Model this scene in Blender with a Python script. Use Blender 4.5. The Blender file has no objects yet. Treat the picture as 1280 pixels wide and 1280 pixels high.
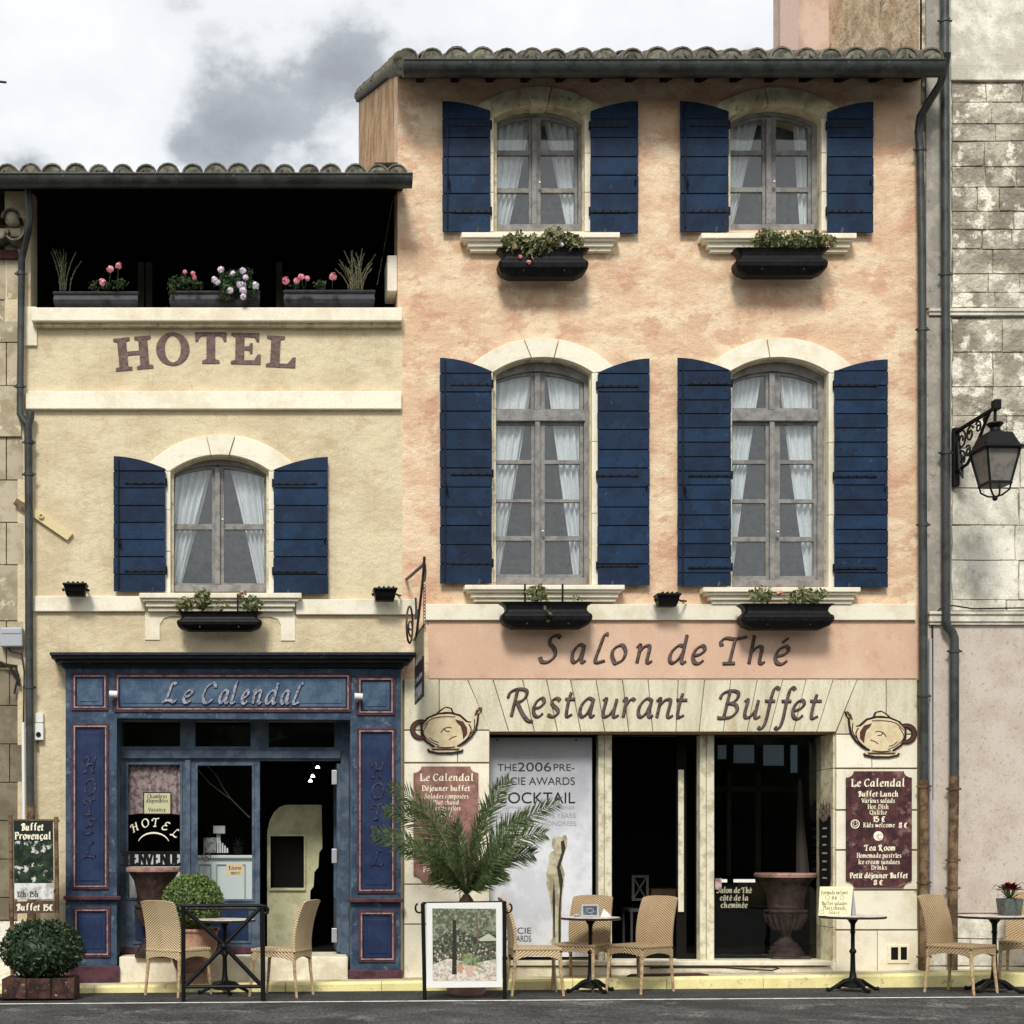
import bpy, bmesh, math, random
from mathutils import Vector, Matrix
from mathutils.geometry import tessellate_polygon

# ------------------------------------------------------------------ camera, sky, sun, exposure
scene = bpy.context.scene
D0 = 16.0                 # metres from the camera to the facade plane y = 0
S0 = 120.0                # photograph pixels per metre on the facade plane
VX, VY = 340.0, 1065.0    # vanishing point of the view axis in the photograph
CX, CZ = (VX - 640) / S0, (1213 - VY) / S0
cam_d = bpy.data.cameras.new('camera')
cam = bpy.data.objects.new('camera', cam_d)
scene.collection.objects.link(cam)
cam.location = (CX, -D0, CZ)
cam.rotation_euler = (math.radians(90), 0, 0)
cam_d.sensor_width = 36
cam_d.lens = D0 * S0 / 1280 * 36
cam_d.shift_x = (640 - VX) / 1280
cam_d.shift_y = (VY - 640) / 1280
cam_d.clip_start = 0.1
cam_d.clip_end = 1500
scene.camera = cam

SUN_EL, SUN_AZ = math.radians(44), math.radians(14)   # azimuth: to the left of the view axis, behind the camera
world = bpy.data.worlds.new('World')
scene.world = world
world.use_nodes = True
scene.view_settings.view_transform = 'Standard'
scene.view_settings.look = 'None'
scene.view_settings.gamma = 1
scene.view_settings.use_curve_mapping = False
scene.view_settings.exposure = 0.92
sun_d = bpy.data.lights.new('sun', 'SUN')
sun_d.energy = 1.5
sun_d.angle = math.radians(14)
sun_d.color = (1.0, 0.97, 0.92)
sun = bpy.data.objects.new('sun', sun_d)
scene.collection.objects.link(sun)
sv = Vector((-math.sin(SUN_AZ) * math.cos(SUN_EL), -math.cos(SUN_AZ) * math.cos(SUN_EL), math.sin(SUN_EL)))
sun.rotation_euler = sv.to_track_quat('Z', 'Y').to_euler()
scene.cycles.max_bounces = 8

def build_world():
    nt = world.node_tree
    N, L = nt.nodes, nt.links
    for n in list(N): N.remove(n)
    out = N.new('ShaderNodeOutputWorld'); bg = N.new('ShaderNodeBackground')
    L.new(bg.outputs[0], out.inputs[0])
    bg.inputs[1].default_value = 0.086
    sky = N.new('ShaderNodeTexSky'); sky.sky_type = 'NISHITA'; sky.sun_disc = False
    sky.sun_elevation = SUN_EL; sky.sun_rotation = math.radians(180) + SUN_AZ
    tc = N.new('ShaderNodeTexCoord')
    nz = N.new('ShaderNodeTexNoise'); nz.inputs['Scale'].default_value = 11.0; nz.inputs['Detail'].default_value = 9
    nz.inputs['Roughness'].default_value = 0.60
    mp = N.new('ShaderNodeMapping'); mp.inputs['Location'].default_value = (3.1, 0.7, 1.9); mp.inputs['Scale'].default_value = (1, 1, 1.5)
    L.new(tc.outputs['Generated'], mp.inputs[0]); L.new(mp.outputs[0], nz.inputs[0])
    def blob(px, py, rad, squash, gain):
        d = Vector(((px - VX) / (S0 * D0), 1, (VY - py) / (S0 * D0))).normalized()
        sub = N.new('ShaderNodeVectorMath'); sub.operation = 'SUBTRACT'; sub.inputs[1].default_value = d
        L.new(tc.outputs['Generated'], sub.inputs[0])
        sc = N.new('ShaderNodeVectorMath'); sc.operation = 'MULTIPLY'; sc.inputs[1].default_value = (1, 1, squash)
        L.new(sub.outputs[0], sc.inputs[0])
        ln = N.new('ShaderNodeVectorMath'); ln.operation = 'LENGTH'; L.new(sc.outputs[0], ln.inputs[0])
        mr = N.new('ShaderNodeMapRange'); mr.inputs[1].default_value = 0; mr.inputs[2].default_value = rad
        mr.inputs[3].default_value = gain; mr.inputs[4].default_value = 0
        L.new(ln.outputs['Value'], mr.inputs[0]); return mr.outputs[0]
    acc = nz.outputs['Fac']
    for b in [(350, 150, .072, 1.05, .37), (425, 70, .040, 1.3, .27), (285, 180, .040, 1.5, .18), (222, 180, .014, 1.0, .14), (25, 206, .042, 2.2, .32)]:
        add = N.new('ShaderNodeMath'); add.operation = 'ADD'
        L.new(acc, add.inputs[0]); L.new(blob(*b), add.inputs[1]); acc = add.outputs[0]
    cr = N.new('ShaderNodeValToRGB')
    e = cr.color_ramp.elements
    e[0].position = 0.40; e[0].color = (6.5, 6.55, 6.6, 1)
    e[1].position = 0.60; e[1].color = (5.9, 5.97, 6.06, 1)
    x = cr.color_ramp.elements.new(0.68); x.color = (4.9, 5.0, 5.15, 1)
    x = cr.color_ramp.elements.new(0.76); x.color = (3.2, 3.34, 3.5, 1)
    x = cr.color_ramp.elements.new(0.92); x.color = (2.4, 2.5, 2.66, 1)
    L.new(acc, cr.inputs[0])
    mx = N.new('ShaderNodeMix'); mx.data_type = 'RGBA'; mx.inputs[0].default_value = 0.90
    L.new(sky.outputs[0], mx.inputs[6]); L.new(cr.outputs[0], mx.inputs[7])
    L.new(mx.outputs[2], bg.inputs[0])
build_world()

# ------------------------------------------------------------------ helpers
def k(y): return (D0 + y) / D0 / S0
def X(px, y=0.0): return CX + (px - VX) * k(y)
def Z(py, y=0.0): return CZ + (VY - py) * k(y)
def gs(x): return 0.0145 * (x - 3.83)              # pavement height
def gr(x): return -0.13 + 0.007 * (x - 3.83)       # road height
ORI = {}
def lin(c):
    return tuple(((v / 255) / 12.92 if v / 255 <= 0.04045 else ((v / 255 + 0.055) / 1.055) ** 2.4) for v in c)

class MB:
    def __init__(s): s.v = []; s.f = []; s.sm = False
    def add(s, vs, fs):
        b = len(s.v); s.v.extend([tuple(p) for p in vs]); s.f.extend([tuple(i + b for i in f) for f in fs]); return s
    def box(s, x0, x1, y0, y1, z0, z1):
        vs = [(x, y, z) for z in (z0, z1) for y in (y0, y1) for x in (x0, x1)]
        return s.add(vs, [(0, 2, 3, 1), (4, 5, 7, 6), (0, 1, 5, 4), (2, 6, 7, 3), (0, 4, 6, 2), (1, 3, 7, 5)])
    def pbox(s, a, b, c, d, y0, y1):               # pixel box: left, right, top, bottom, measured at depth y0
        return s.box(X(a, y0), X(b, y0), y0, y1, Z(d, y0), Z(c, y0))
    def plate(s, outer, holes, y0, y1):            # polygon with holes in the x,z plane, pushed from y0 to y1
        loops = [outer] + list(holes)
        tri = tessellate_polygon([[Vector((p[0], p[1], 0)) for p in lp] for lp in loops])
        flat = [p for lp in loops for p in lp]; n = len(flat)
        vs = [(p[0], y0, p[1]) for p in flat] + [(p[0], y1, p[1]) for p in flat]
        fs = [tuple(t) for t in tri] + [tuple(i + n for i in reversed(t)) for t in tri]
        o = 0
        for lp in loops:
            m = len(lp)
            for i in range(m):
                j = (i + 1) % m; fs.append((o + i, o + j, o + j + n, o + i + n))
            o += m
        return s.add(vs, fs)
    def pplate(s, outer, holes, y0, y1):           # the same with pixel points, measured at y0
        c = lambda lp: [(X(p[0], y0), Z(p[1], y0)) for p in lp]
        return s.plate(c(outer), [c(h) for h in holes], y0, y1)
    def frame(s, a, b, c, d, w, y0, y1):           # mitred rectangular ring, pixels
        return s.pplate([(a, c), (b, c), (b, d), (a, d)], [[(a + w, c + w), (b - w, c + w), (b - w, d - w), (a + w, d - w)]], y0, y1)
    def tube(s, path, r, n=8, closed=False):
        P = [Vector(p) for p in path]; m = len(P)
        rs = r if isinstance(r, (list, tuple)) else [r] * m
        up = None; b = len(s.v); rings = []
        for i in range(m):
            if closed: t = (P[(i + 1) % m] - P[i - 1])
            else: t = P[min(i + 1, m - 1)] - P[max(i - 1, 0)]
            t.normalize()
            if up is None:
                up = Vector((0, 0, 1)) if abs(t.z) < .9 else Vector((0, 1, 0))
            u = (up - t * up.dot(t)); u.normalize(); up = u; w = t.cross(u)
            rings.append([P[i] + (u * math.cos(2 * math.pi * q / n) + w * math.sin(2 * math.pi * q / n)) * rs[i] for q in range(n)])
        vs = [p for rg in rings for p in rg]; fs = []
        for i in range(m if closed else m - 1):
            j = (i + 1) % m
            for q in range(n): fs.append((i * n + q, i * n + (q + 1) % n, j * n + (q + 1) % n, j * n + q))
        if not closed: fs += [tuple(range(n))[::-1], tuple((m - 1) * n + q for q in range(n))]
        return s.add(vs, fs)
    def lathe(s, prof, cx, cy, n=20, cap=True):
        vs = []; fs = []
        for (r, z) in prof:
            for q in range(n): vs.append((cx + r * math.cos(2 * math.pi * q / n), cy + r * math.sin(2 * math.pi * q / n), z))
        for i in range(len(prof) - 1):
            for q in range(n): fs.append((i * n + q, i * n + (q + 1) % n, (i + 1) * n + (q + 1) % n, (i + 1) * n + q))
        if cap: fs += [tuple(range(n))[::-1], tuple((len(prof) - 1) * n + q for q in range(n))]
        return s.add(vs, fs)
    def loft(s, rings):                            # rings of equal length, capped
        n = len(rings[0]); vs = [p for r in rings for p in r]; fs = []
        for i in range(len(rings) - 1):
            for q in range(n): fs.append((i * n + q, i * n + (q + 1) % n, (i + 1) * n + (q + 1) % n, (i + 1) * n + q))
        fs += [tuple(range(n))[::-1], tuple((len(rings) - 1) * n + q for q in range(n))]
        return s.add(vs, fs)
    def ribbon(s, pts, hw, y0, y1, nib=None):
        m = len(pts); L_ = []; R_ = []
        for i in range(m):
            a = pts[max(i - 1, 0)]; b = pts[min(i + 1, m - 1)]
            tx, tz = b[0] - a[0], b[1] - a[1]; l = math.hypot(tx, tz) or 1; nx, nz = -tz / l, tx / l
            if nib:
                w, mnr, th = nib; u = (math.cos(th), math.sin(th))
                h = math.sqrt((w * (nx * u[0] + nz * u[1])) ** 2 + (mnr * (-nx * u[1] + nz * u[0])) ** 2)
            else: h = hw[i] if isinstance(hw, (list, tuple)) else hw
            L_.append((pts[i][0] + nx * h, pts[i][1] + nz * h)); R_.append((pts[i][0] - nx * h, pts[i][1] - nz * h))
        vs = [(p[0], y0, p[1]) for p in L_] + [(p[0], y0, p[1]) for p in R_] + [(p[0], y1, p[1]) for p in L_] + [(p[0], y1, p[1]) for p in R_]
        fs = []
        for i in range(m - 1):
            fs += [(i, i + 1, m + i + 1, m + i), (2 * m + i, 3 * m + i, 3 * m + i + 1, 2 * m + i + 1), (i, 2 * m + i, 2 * m + i + 1, i + 1), (m + i, m + i + 1, 3 * m + i + 1, 3 * m + i)]
        fs += [(0, m, 3 * m, 2 * m), (m - 1, 3 * m - 1, 4 * m - 1, 2 * m - 1)]
        return s.add(vs, fs)
    def sphere(s, c, r, n=10, m=6, sz=1.0):
        prof = [(max(r * math.sin(math.pi * i / m), r * 0.02), c[2] - r * sz * math.cos(math.pi * i / m)) for i in range(m + 1)]
        return s.lathe(prof, c[0], c[1], n)
    def xform(s, M_, start=0):
        s.v[start:] = [tuple(M_ @ Vector(p)) for p in s.v[start:]]; return s
    def build(s, name, m, parent=None, smooth=False, bevel=0, kind=None, normals=True):
        me = bpy.data.meshes.new(name)
        if not s.v: s.v = [(0, 0, 0)]
        lo = [min(p[i] for p in s.v) for i in range(3)]; hi = [max(p[i] for p in s.v) for i in range(3)]
        c = Vector([(lo[i] + hi[i]) / 2 for i in range(3)])
        me.from_pydata([(p[0] - c.x, p[1] - c.y, p[2] - c.z) for p in s.v], [], s.f)
        if normals:
            bm = bmesh.new(); bm.from_mesh(me); bmesh.ops.recalc_face_normals(bm, faces=bm.faces); bm.to_mesh(me); bm.free()
        me.materials.append(m)
        if smooth:
            for p in me.polygons: p.use_smooth = True
            try: me.set_sharp_from_angle(angle=math.radians(38))
            except Exception: pass
        o = bpy.data.objects.new(name, me); scene.collection.objects.link(o)
        ORI[o.name] = c
        if parent is not None:
            o.parent = parent; o.location = c - ORI[parent.name]
        else: o.location = c
        if bevel:
            b = o.modifiers.new('edge_wear', 'BEVEL'); b.width = bevel; b.segments = 2; b.limit_method = 'ANGLE'
        if kind: o['kind'] = kind
        return o

def thing(name, label, cat, loc, group=None):
    o = bpy.data.objects.new(name, None); scene.collection.objects.link(o)
    o.empty_display_size = 0.1
    o.location = loc; ORI[o.name] = Vector(loc)
    o['label'] = label; o['category'] = cat
    if group: o['group'] = group
    return o
def tag(o, label, cat, group=None):
    o['label'] = label; o['category'] = cat
    if group: o['group'] = group
    return o
def copy_tree(o, parent=None):
    c = o.copy(); scene.collection.objects.link(c)
    if parent is not None: c.parent = parent
    for ch in list(o.children): copy_tree(ch, c)
    return c
def arch(xl, xr, ys, yt, n=12):                    # circular segment, pixels, left to right
    c = (xr - xl) / 2; h = ys - yt; R = (c * c + h * h) / (2 * h); cy = yt + R; a = math.asin(min(1, c / R))
    return [((xl + xr) / 2 + R * math.sin(-a + 2 * a * i / n), cy - R * math.cos(-a + 2 * a * i / n)) for i in range(n + 1)]

# ------------------------------------------------------------------ materials
def M(name, col, col2=None, s2=2.0, lo2=.42, hi2=.62, col3=None, s3=9.0, lo3=.58, hi3=.66, a3=1.0, rough=.8, bump=.25, bs=60.0,
      metal=0.0, spec=.3, rand=0.0, sz=1.0, det=6, grain=0.12, gsc=140.0, local=False, streak=0.0, streak_col=(0.06, 0.05, 0.04), alpha=1.0, bump2=0.0, bs2=6.0, trans=0.0, crack=None):
    m = bpy.data.materials.new(name); m.use_nodes = True
    nt = m.node_tree; N, L = nt.nodes, nt.links
    b = N['Principled BSDF']
    if local:
        src = N.new('ShaderNodeTexCoord').outputs['Object']
    else:
        src = N.new('ShaderNodeNewGeometry').outputs['Position']
    mp = N.new('ShaderNodeMapping'); mp.inputs['Scale'].default_value = (1, 1, sz); L.new(src, mp.inputs[0])
    def noise(sc, d=det, rg=.66, off=0.0, stretch=None):
        n = N.new('ShaderNodeTexNoise'); n.inputs['Scale'].default_value = sc; n.inputs['Detail'].default_value = d; n.inputs['Roughness'].default_value = rg
        m2 = N.new('ShaderNodeMapping'); m2.inputs['Location'].default_value = (off, off * 1.7, -off)
        if stretch: m2.inputs['Scale'].default_value = stretch
        L.new(mp.outputs[0], m2.inputs[0]); L.new(m2.outputs[0], n.inputs[0]); return n.outputs['Fac']
    def rng(v, a, b_, c=0.0, d=1.0):
        r = N.new('ShaderNodeMapRange'); r.interpolation_type = 'SMOOTHSTEP'
        for i, q in enumerate((a, b_, c, d)): r.inputs[i + 1].default_value = q
        L.new(v, r.inputs[0]); return r.outputs[0]
    def mix(f, a, b_, mode='MIX'):
        x = N.new('ShaderNodeMix'); x.data_type = 'RGBA'; x.blend_type = mode
        for i, q in ((0, f), (6, a), (7, b_)):
            if isinstance(q, (int, float)): x.inputs[i].default_value = q
            elif isinstance(q, tuple): x.inputs[i].default_value = (*q[:3], 1)
            else: L.new(q, x.inputs[i])
        return x.outputs[2]
    c = tuple(col)
    if col2: c = mix(rng(noise(s2, off=1.3), lo2, hi2), c, tuple(col2))
    if col3: c = mix(rng(noise(s3, off=7.7), lo3, hi3, 0, a3), c, tuple(col3))
    if streak:
        c = mix(rng(noise(4.0, 5, .6, 3.3, (6, 6, .35)), .52, .74, 0, streak), c, tuple(streak_col))
    if crack:
        vo = N.new('ShaderNodeTexVoronoi'); vo.feature = 'DISTANCE_TO_EDGE'; vo.inputs['Scale'].default_value = crack[0]
        nd = N.new('ShaderNodeTexNoise'); nd.inputs['Scale'].default_value = 5; nd.inputs['Detail'].default_value = 6; L.new(mp.outputs[0], nd.inputs[0])
        va = N.new('ShaderNodeVectorMath'); va.operation = 'MULTIPLY_ADD'; va.inputs[1].default_value = (.5, .5, .5); L.new(nd.outputs['Color'], va.inputs[0]); L.new(mp.outputs[0], va.inputs[2])
        L.new(va.outputs[0], vo.inputs[0])
        ck = N.new('ShaderNodeMath'); ck.operation = 'MULTIPLY'; L.new(rng(vo.outputs['Distance'], 0, crack[1], crack[2], 0), ck.inputs[0]); L.new(rng(noise(1.3, 3, .5, 21), .52, .60), ck.inputs[1])
        c = mix(ck.outputs[0], c, tuple(x * .35 for x in col))
    if grain:
        g = rng(noise(gsc, 3, .7, 11), .3, .7, 1 - grain * 1.6, 1 + grain)
        cc = N.new('ShaderNodeCombineColor')
        for i in range(3): L.new(g, cc.inputs[i])
        c = mix(1.0, c, cc.outputs[0], 'MULTIPLY')
    if rand:
        oi = N.new('ShaderNodeObjectInfo'); h = N.new('ShaderNodeHueSaturation')
        L.new(rng(oi.outputs['Random'], 0, 1, 1 - rand, 1 + rand), h.inputs['Value'])
        if isinstance(c, tuple): h.inputs['Color'].default_value = (*c[:3], 1)
        else: L.new(c, h.inputs['Color'])
        c = h.outputs[0]
    if isinstance(c, tuple): b.inputs['Base Color'].default_value = (*c[:3], 1)
    else: L.new(c, b.inputs['Base Color'])
    b.inputs['Roughness'].default_value = rough; b.inputs['Metallic'].default_value = metal
    b.inputs['Specular IOR Level'].default_value = spec
    if trans:
        b.inputs['Subsurface Weight'].default_value = 0
        tr = N.new('ShaderNodeBsdfTranslucent'); ms = N.new('ShaderNodeMixShader'); ms.inputs[0].default_value = trans
        if isinstance(c, tuple): tr.inputs[0].default_value = (*c[:3], 1)
        else: L.new(c, tr.inputs[0])
        L.new(b.outputs[0], ms.inputs[1]); L.new(tr.outputs[0], ms.inputs[2]); L.new(ms.outputs[0], N['Material Output'].inputs[0])
    if bump:
        bp = N.new('ShaderNodeBump'); bp.inputs['Strength'].default_value = bump; bp.inputs['Distance'].default_value = .01
        L.new(noise(bs, 5, .65, 5), bp.inputs['Height']); last = bp
        if bump2:
            b2 = N.new('ShaderNodeBump'); b2.inputs['Strength'].default_value = bump2; b2.inputs['Distance'].default_value = .05
            L.new(noise(bs2, 4, .6, 9), b2.inputs['Height']); L.new(bp.outputs[0], b2.inputs['Normal']); last = b2
        L.new(last.outputs[0], b.inputs['Normal'])
    return m

m_peach = M('peach_limewash', lin((224, 189, 155)), lin((238, 214, 180)), 2.2, .43, .60, lin((202, 152, 124)), 3.0, .53, .60, .55, sz=1.35, crack=(.8, .006, .3), rough=.9, bump=.5, bs=38, bump2=.45, bs2=7, grain=.11, gsc=80, det=9, streak=.10, streak_col=lin((150, 112, 88)))
m_peach_low = M('pink_render', lin((216, 180, 154)), lin((224, 192, 164)), 2.0, .40, .65, lin((205, 150, 122)), 5, .52, .7, .5, rough=.9, bump=.3, bs=70, grain=.07)
m_cream = M('cream_render', lin((222, 207, 172)), lin((208, 190, 156)), 1.9, .42, .62, lin((190, 163, 130)), 3.0, .54, .66, .4, sz=1.2, crack=(.7, .006, .3), rough=.9, bump=.45, bs=40, bump2=.4, bs2=7, grain=.11, gsc=80, det=9, streak=.10, streak_col=lin((140, 120, 96)))
m_stone = M('pale_limestone', lin((243, 236, 214)), lin((230, 218, 190)), 3.0, .45, .65, lin((206, 188, 150)), 8, .60, .72, .55, rough=.85, bump=.3, bs=50, grain=.09, rand=.045)
m_lintel = M('veined_limestone', lin((226, 218, 192)), lin((206, 196, 166)), 5.0, .42, .66, lin((186, 168, 128)), 8, .55, .7, .6, rough=.85, bump=.35, bs=50, grain=.1, rand=.04, sz=.25)
m_joint = M('tan_mortar', lin((150, 132, 98)), rough=.95, bump=.3)  # plain tan-brown joint colour
m_oldstone = M('mossy_cut_stone', lin((222, 213, 180)), lin((190, 180, 146)), 5, .42, .62, lin((136, 124, 94)), 11, .52, .68, .7, rough=.9, bump=.5, bs=40, grain=.12, rand=.06)
m_rough = M('rough_ochre_render', lin((216, 194, 162)), lin((190, 162, 128)), 2.2, .42, .62, lin((124, 100, 78)), 5, .56, .66, .7, rough=.95, bump=.9, bs=22, bump2=1.0, bs2=5, grain=.16)
m_gable = M('weathered_gable_render', lin((214, 178, 136)), lin((176, 138, 100)), 2.4, .40, .6, rough=.95, bump=.9, bs=20, bump2=.8, bs2=7, grain=.16, streak=.75, streak_col=lin((104, 78, 56)))
m_pinkr = M('pink_grey_render', lin((208, 196, 182)), lin((196, 180, 166)), 4, .40, .66, lin((140, 112, 102)), 30, .55, .68, .5, rough=.95, bump=.5, bs=70, grain=.14)
m_greyst = M('lichen_grey_stone', lin((148, 140, 124)), lin((196, 188, 168)), 3.4, .42, .60, lin((246, 240, 220)), 4.4, .52, .60, .9, rough=.95, bump=.9, bs=30, bump2=.9, bs2=8, grain=.2, rand=.12, det=9)
m_palest = M('pale_pitted_stone', lin((198, 193, 176)), lin((242, 237, 220)), 1.8, .42, .60, lin((150, 142, 126)), 14, .56, .70, .6, rough=.95, bump=.6, bs=40, grain=.16, rand=.05)
m_mortar = M('white_mortar', lin((222, 215, 194)), lin((130, 122, 106)), 5, .42, .58, rough=.95, bump=.5, grain=.14)
m_greywall = M('grey_cement_render', lin((158, 152, 142)), lin((184, 178, 166)), 4, .42, .62, lin((120, 110, 100)), 12, .56, .68, .6, rough=.95, bump=.4, grain=.14)
m_leftst = M('beige_ashlar', lin((190, 178, 152)), lin((164, 150, 122)), 4, .42, .62, lin((222, 212, 186)), 6, .58, .66, .8, rough=.95, bump=.5, grain=.13, rand=.08)
m_leftdk = M('brown_grey_ashlar', lin((138, 128, 106)), lin((116, 106, 86)), 4, .42, .62, rough=.95, bump=.4, grain=.14, rand=.06)
m_blue = M('blue_shutter_paint', lin((22, 48, 76)), lin((16, 36, 60)), 5, .4, .6, lin((86, 106, 122)), 16, .60, .74, .35, rough=.68, bump=.35, bs=70, grain=.2, rand=.17, spec=.25)
m_bluedk = M('navy_shutter_iron', lin((10, 17, 32)), rough=.5, bump=.1, grain=.1)
m_shop = M('washed_blue_paint', lin((66, 86, 106)), lin((42, 60, 82)), 6, .40, .60, lin((122, 136, 144)), 13, .57, .68, .6, rough=.6, bump=.25, bs=60, grain=.16)
m_panel = M('deep_blue_panel_paint', lin((24, 40, 76)), lin((36, 54, 88)), 4, .42, .66, rough=.55, bump=.2, bs=60, grain=.16)
m_panel2 = M('slate_blue_panel_paint', lin((60, 84, 110)), lin((84, 106, 126)), 6, .42, .62, rough=.6, bump=.2, bs=60, grain=.16)
m_maroon = M('maroon_paint', lin((88, 54, 62)), lin((62, 38, 44)), 10, .42, .62, rough=.6, bump=.15, grain=.15)
m_pinkln = M('faded_pink_paint', lin((168, 142, 146)), lin((118, 94, 102)), 14, .42, .62, rough=.6, bump=.1, grain=.1)
m_cornice = M('dark_navy_cornice_paint', lin((26, 29, 40)), lin((42, 40, 46)), 8, .42, .62, lin((120, 114, 110)), 12, .62, .7, .5, rough=.5, bump=.25, grain=.15)
m_grey = M('grey_window_paint', lin((146, 143, 139)), lin((120, 118, 115)), 9, .42, .62, lin((98, 94, 88)), 22, .60, .7, .5, rough=.6, bump=.2, bs=80, grain=.12)
m_doorp = M('grey_blue_door_paint', lin((88, 102, 118)), lin((62, 76, 94)), 7, .42, .62, rough=.6, bump=.2, grain=.15)
m_zinc = M('dark_green_zinc', lin((68, 71, 68)), lin((44, 47, 45)), 5, .42, .62, rough=.45, bump=.1, grain=.1, spec=.5, metal=.2)
m_rusty = M('rusty_cast_iron', lin((128, 104, 76)), lin((84, 62, 44)), 9, .42, .6, lin((60, 56, 52)), 16, .55, .66, .8, rough=.7, bump=.4, grain=.15)
m_tile = M('weathered_roof_tile', lin((108, 105, 93)), lin((128, 118, 102)), 8, .42, .62, lin((62, 61, 53)), 14, .50, .64, .8, rough=.95, bump=.6, bs=35, grain=.16, rand=.18)
m_tiled = M('terracotta_roof', lin((140, 100, 78)), lin((110, 84, 66)), 6, rough=.95)
m_black = M('black_iron', (.005, .005, .0055), rough=.5, bump=.15, grain=.2, spec=.2)
m_trough = M('black_plastic_trough', (.006, .0055, .006), (.012, .011, .013), 20, rough=.5, bump=.15, grain=.2, spec=.15)
m_shadewood = M('shade_black_timber', (.006, .0055, .005), (.010, .009, .008), 6, rough=.8, bump=.3, spec=.1)  # shade of eaves and loggia put into a near-black timber colour
m_inner = M('dark_parts_and_room_shade', (.010, .009, .008), rough=.9, bump=0, grain=0, spec=.1)  # near-black in place of room shade; also colours small dark parts
m_room = M('grey_room_plaster', (.10, .11, .105), rough=.9, bump=0, grain=0)
m_curtain = M('white_voile', (.93, .95, .95), (.84, .88, .89), 14, .4, .6, rough=.9, bump=.3, bs=120, grain=.1, sz=.3, trans=.2)
m_letter = M('brown_letter_paint', lin((108, 90, 82)), lin((78, 62, 56)), 28, .42, .60, lin((156, 140, 134)), 45, .60, .68, .6, rough=.7, bump=.3, bs=120, grain=.15)
m_letbig = M('grey_brown_letter_paint', lin((118, 98, 92)), lin((96, 76, 70)), 28, .42, .60, lin((172, 160, 152)), 40, .60, .68, .6, rough=.7, bump=.3, bs=120, grain=.15)
m_letteredge = M('dark_brown_letter_edge', lin((52, 36, 30)), rough=.7, bump=.1)
m_silver = M('silvered_lettering', lin((172, 174, 184)), lin((104, 112, 132)), 40, .42, .6, rough=.5, bump=.3, metal=.3)
m_gilt = M('dark_raised_lettering', lin((30, 42, 76)), lin((84, 76, 92)), 40, .46, .6, rough=.45, bump=.2, metal=.2)
m_board = M('marbled_maroon_board', lin((88, 50, 52)), lin((56, 30, 34)), 9, .40, .60, lin((176, 140, 126)), 9, .53, .70, .6, rough=.6, bump=.1, grain=.1)
m_board2 = M('faded_marbled_board', lin((156, 116, 104)), lin((128, 88, 80)), 9, .40, .60, lin((190, 154, 138)), 11, .56, .70, .6, rough=.6, bump=.1, grain=.1)
m_text = M('cream_print', lin((246, 238, 210)), rough=.7, bump=0, grain=0)
m_textdk = M('dark_grey_print', lin((58, 52, 56)), rough=.7, bump=0, grain=0)
m_textgr = M('light_grey_print', lin((168, 166, 168)), rough=.7, bump=0, grain=0)
m_textbk = M('black_print', (.01, .01, .01), rough=.7, bump=0, grain=0)
m_white = M('white_plastic', lin((232, 232, 226)), rough=.5, bump=.05, grain=.05)
m_greyplastic = M('grey_plastic', lin((172, 176, 180)), rough=.5, bump=.05, grain=.05)
m_paper = M('cream_paper', lin((240, 228, 184)), rough=.8, bump=.05, grain=.04)
m_ptop = M('poster_silver_paper', lin((176, 178, 182)), lin((205, 207, 210)), 1.6, .4, .6, rough=.5, bump=.03, grain=.04)
m_ptop2 = M('poster_white_paper', lin((226, 227, 230)), lin((204, 206, 212)), 3, .42, .62, rough=.5, bump=.03, grain=.04)
m_gold = M('olive_gold_print', lin((196, 188, 160)), lin((150, 142, 116)), 9, .42, .6, rough=.6, bump=0, grain=.05)
m_golddk = M('dark_bronze_print', lin((52, 46, 34)), rough=.6, bump=0, grain=.05)
m_postpaint = M('cream_post_paint', lin((226, 220, 194)), lin((186, 178, 150)), 8, .44, .64, rough=.7, bump=.2, grain=.08)
m_terra = M('terracotta_pot', lin((190, 152, 134)), lin((160, 122, 104)), 7, .42, .62, lin((206, 178, 158)), 12, .58, .68, .6, rough=.9, bump=.3, grain=.1)
m_urn = M('brown_cast_urn', lin((74, 54, 48)), lin((46, 33, 30)), 10, .42, .62, lin((128, 100, 90)), 18, .60, .70, .5, rough=.7, bump=.3, grain=.12)
m_urnlip = M('pinkish_urn_lip', lin((176, 136, 124)), lin((140, 100, 92)), 10, rough=.8, bump=.2)
m_trough2 = M('mottled_brown_trough', lin((84, 58, 48)), lin((50, 34, 30)), 12, .42, .58, lin((196, 170, 146)), 17, .60, .68, .7, rough=.9, bump=.4, grain=.15)
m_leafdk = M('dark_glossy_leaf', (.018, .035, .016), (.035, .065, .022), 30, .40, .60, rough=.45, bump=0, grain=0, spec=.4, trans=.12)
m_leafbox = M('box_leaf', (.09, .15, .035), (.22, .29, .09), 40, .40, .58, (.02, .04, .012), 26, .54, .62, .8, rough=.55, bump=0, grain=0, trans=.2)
m_palm = M('palm_leaflet', (.05, .085, .028), (.17, .21, .09), 24, .40, .62, rough=.5, bump=0, grain=0, trans=.15)
m_leafmix = M('window_box_leaf', (.09, .115, .04), (.32, .32, .16), 44, .42, .58, (.15, .07, .04), 36, .62, .68, .6, rough=.6, bump=0, grain=0, trans=.2)
m_leafgr = M('pelargonium_leaf', (.035, .07, .025), (.07, .11, .04), 34, .4, .6, rough=.6, bump=0, grain=0, trans=.2)
m_dry = M('dry_lavender', (.14, .14, .08), (.22, .20, .12), 20, rough=.8, bump=0, grain=0)
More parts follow.
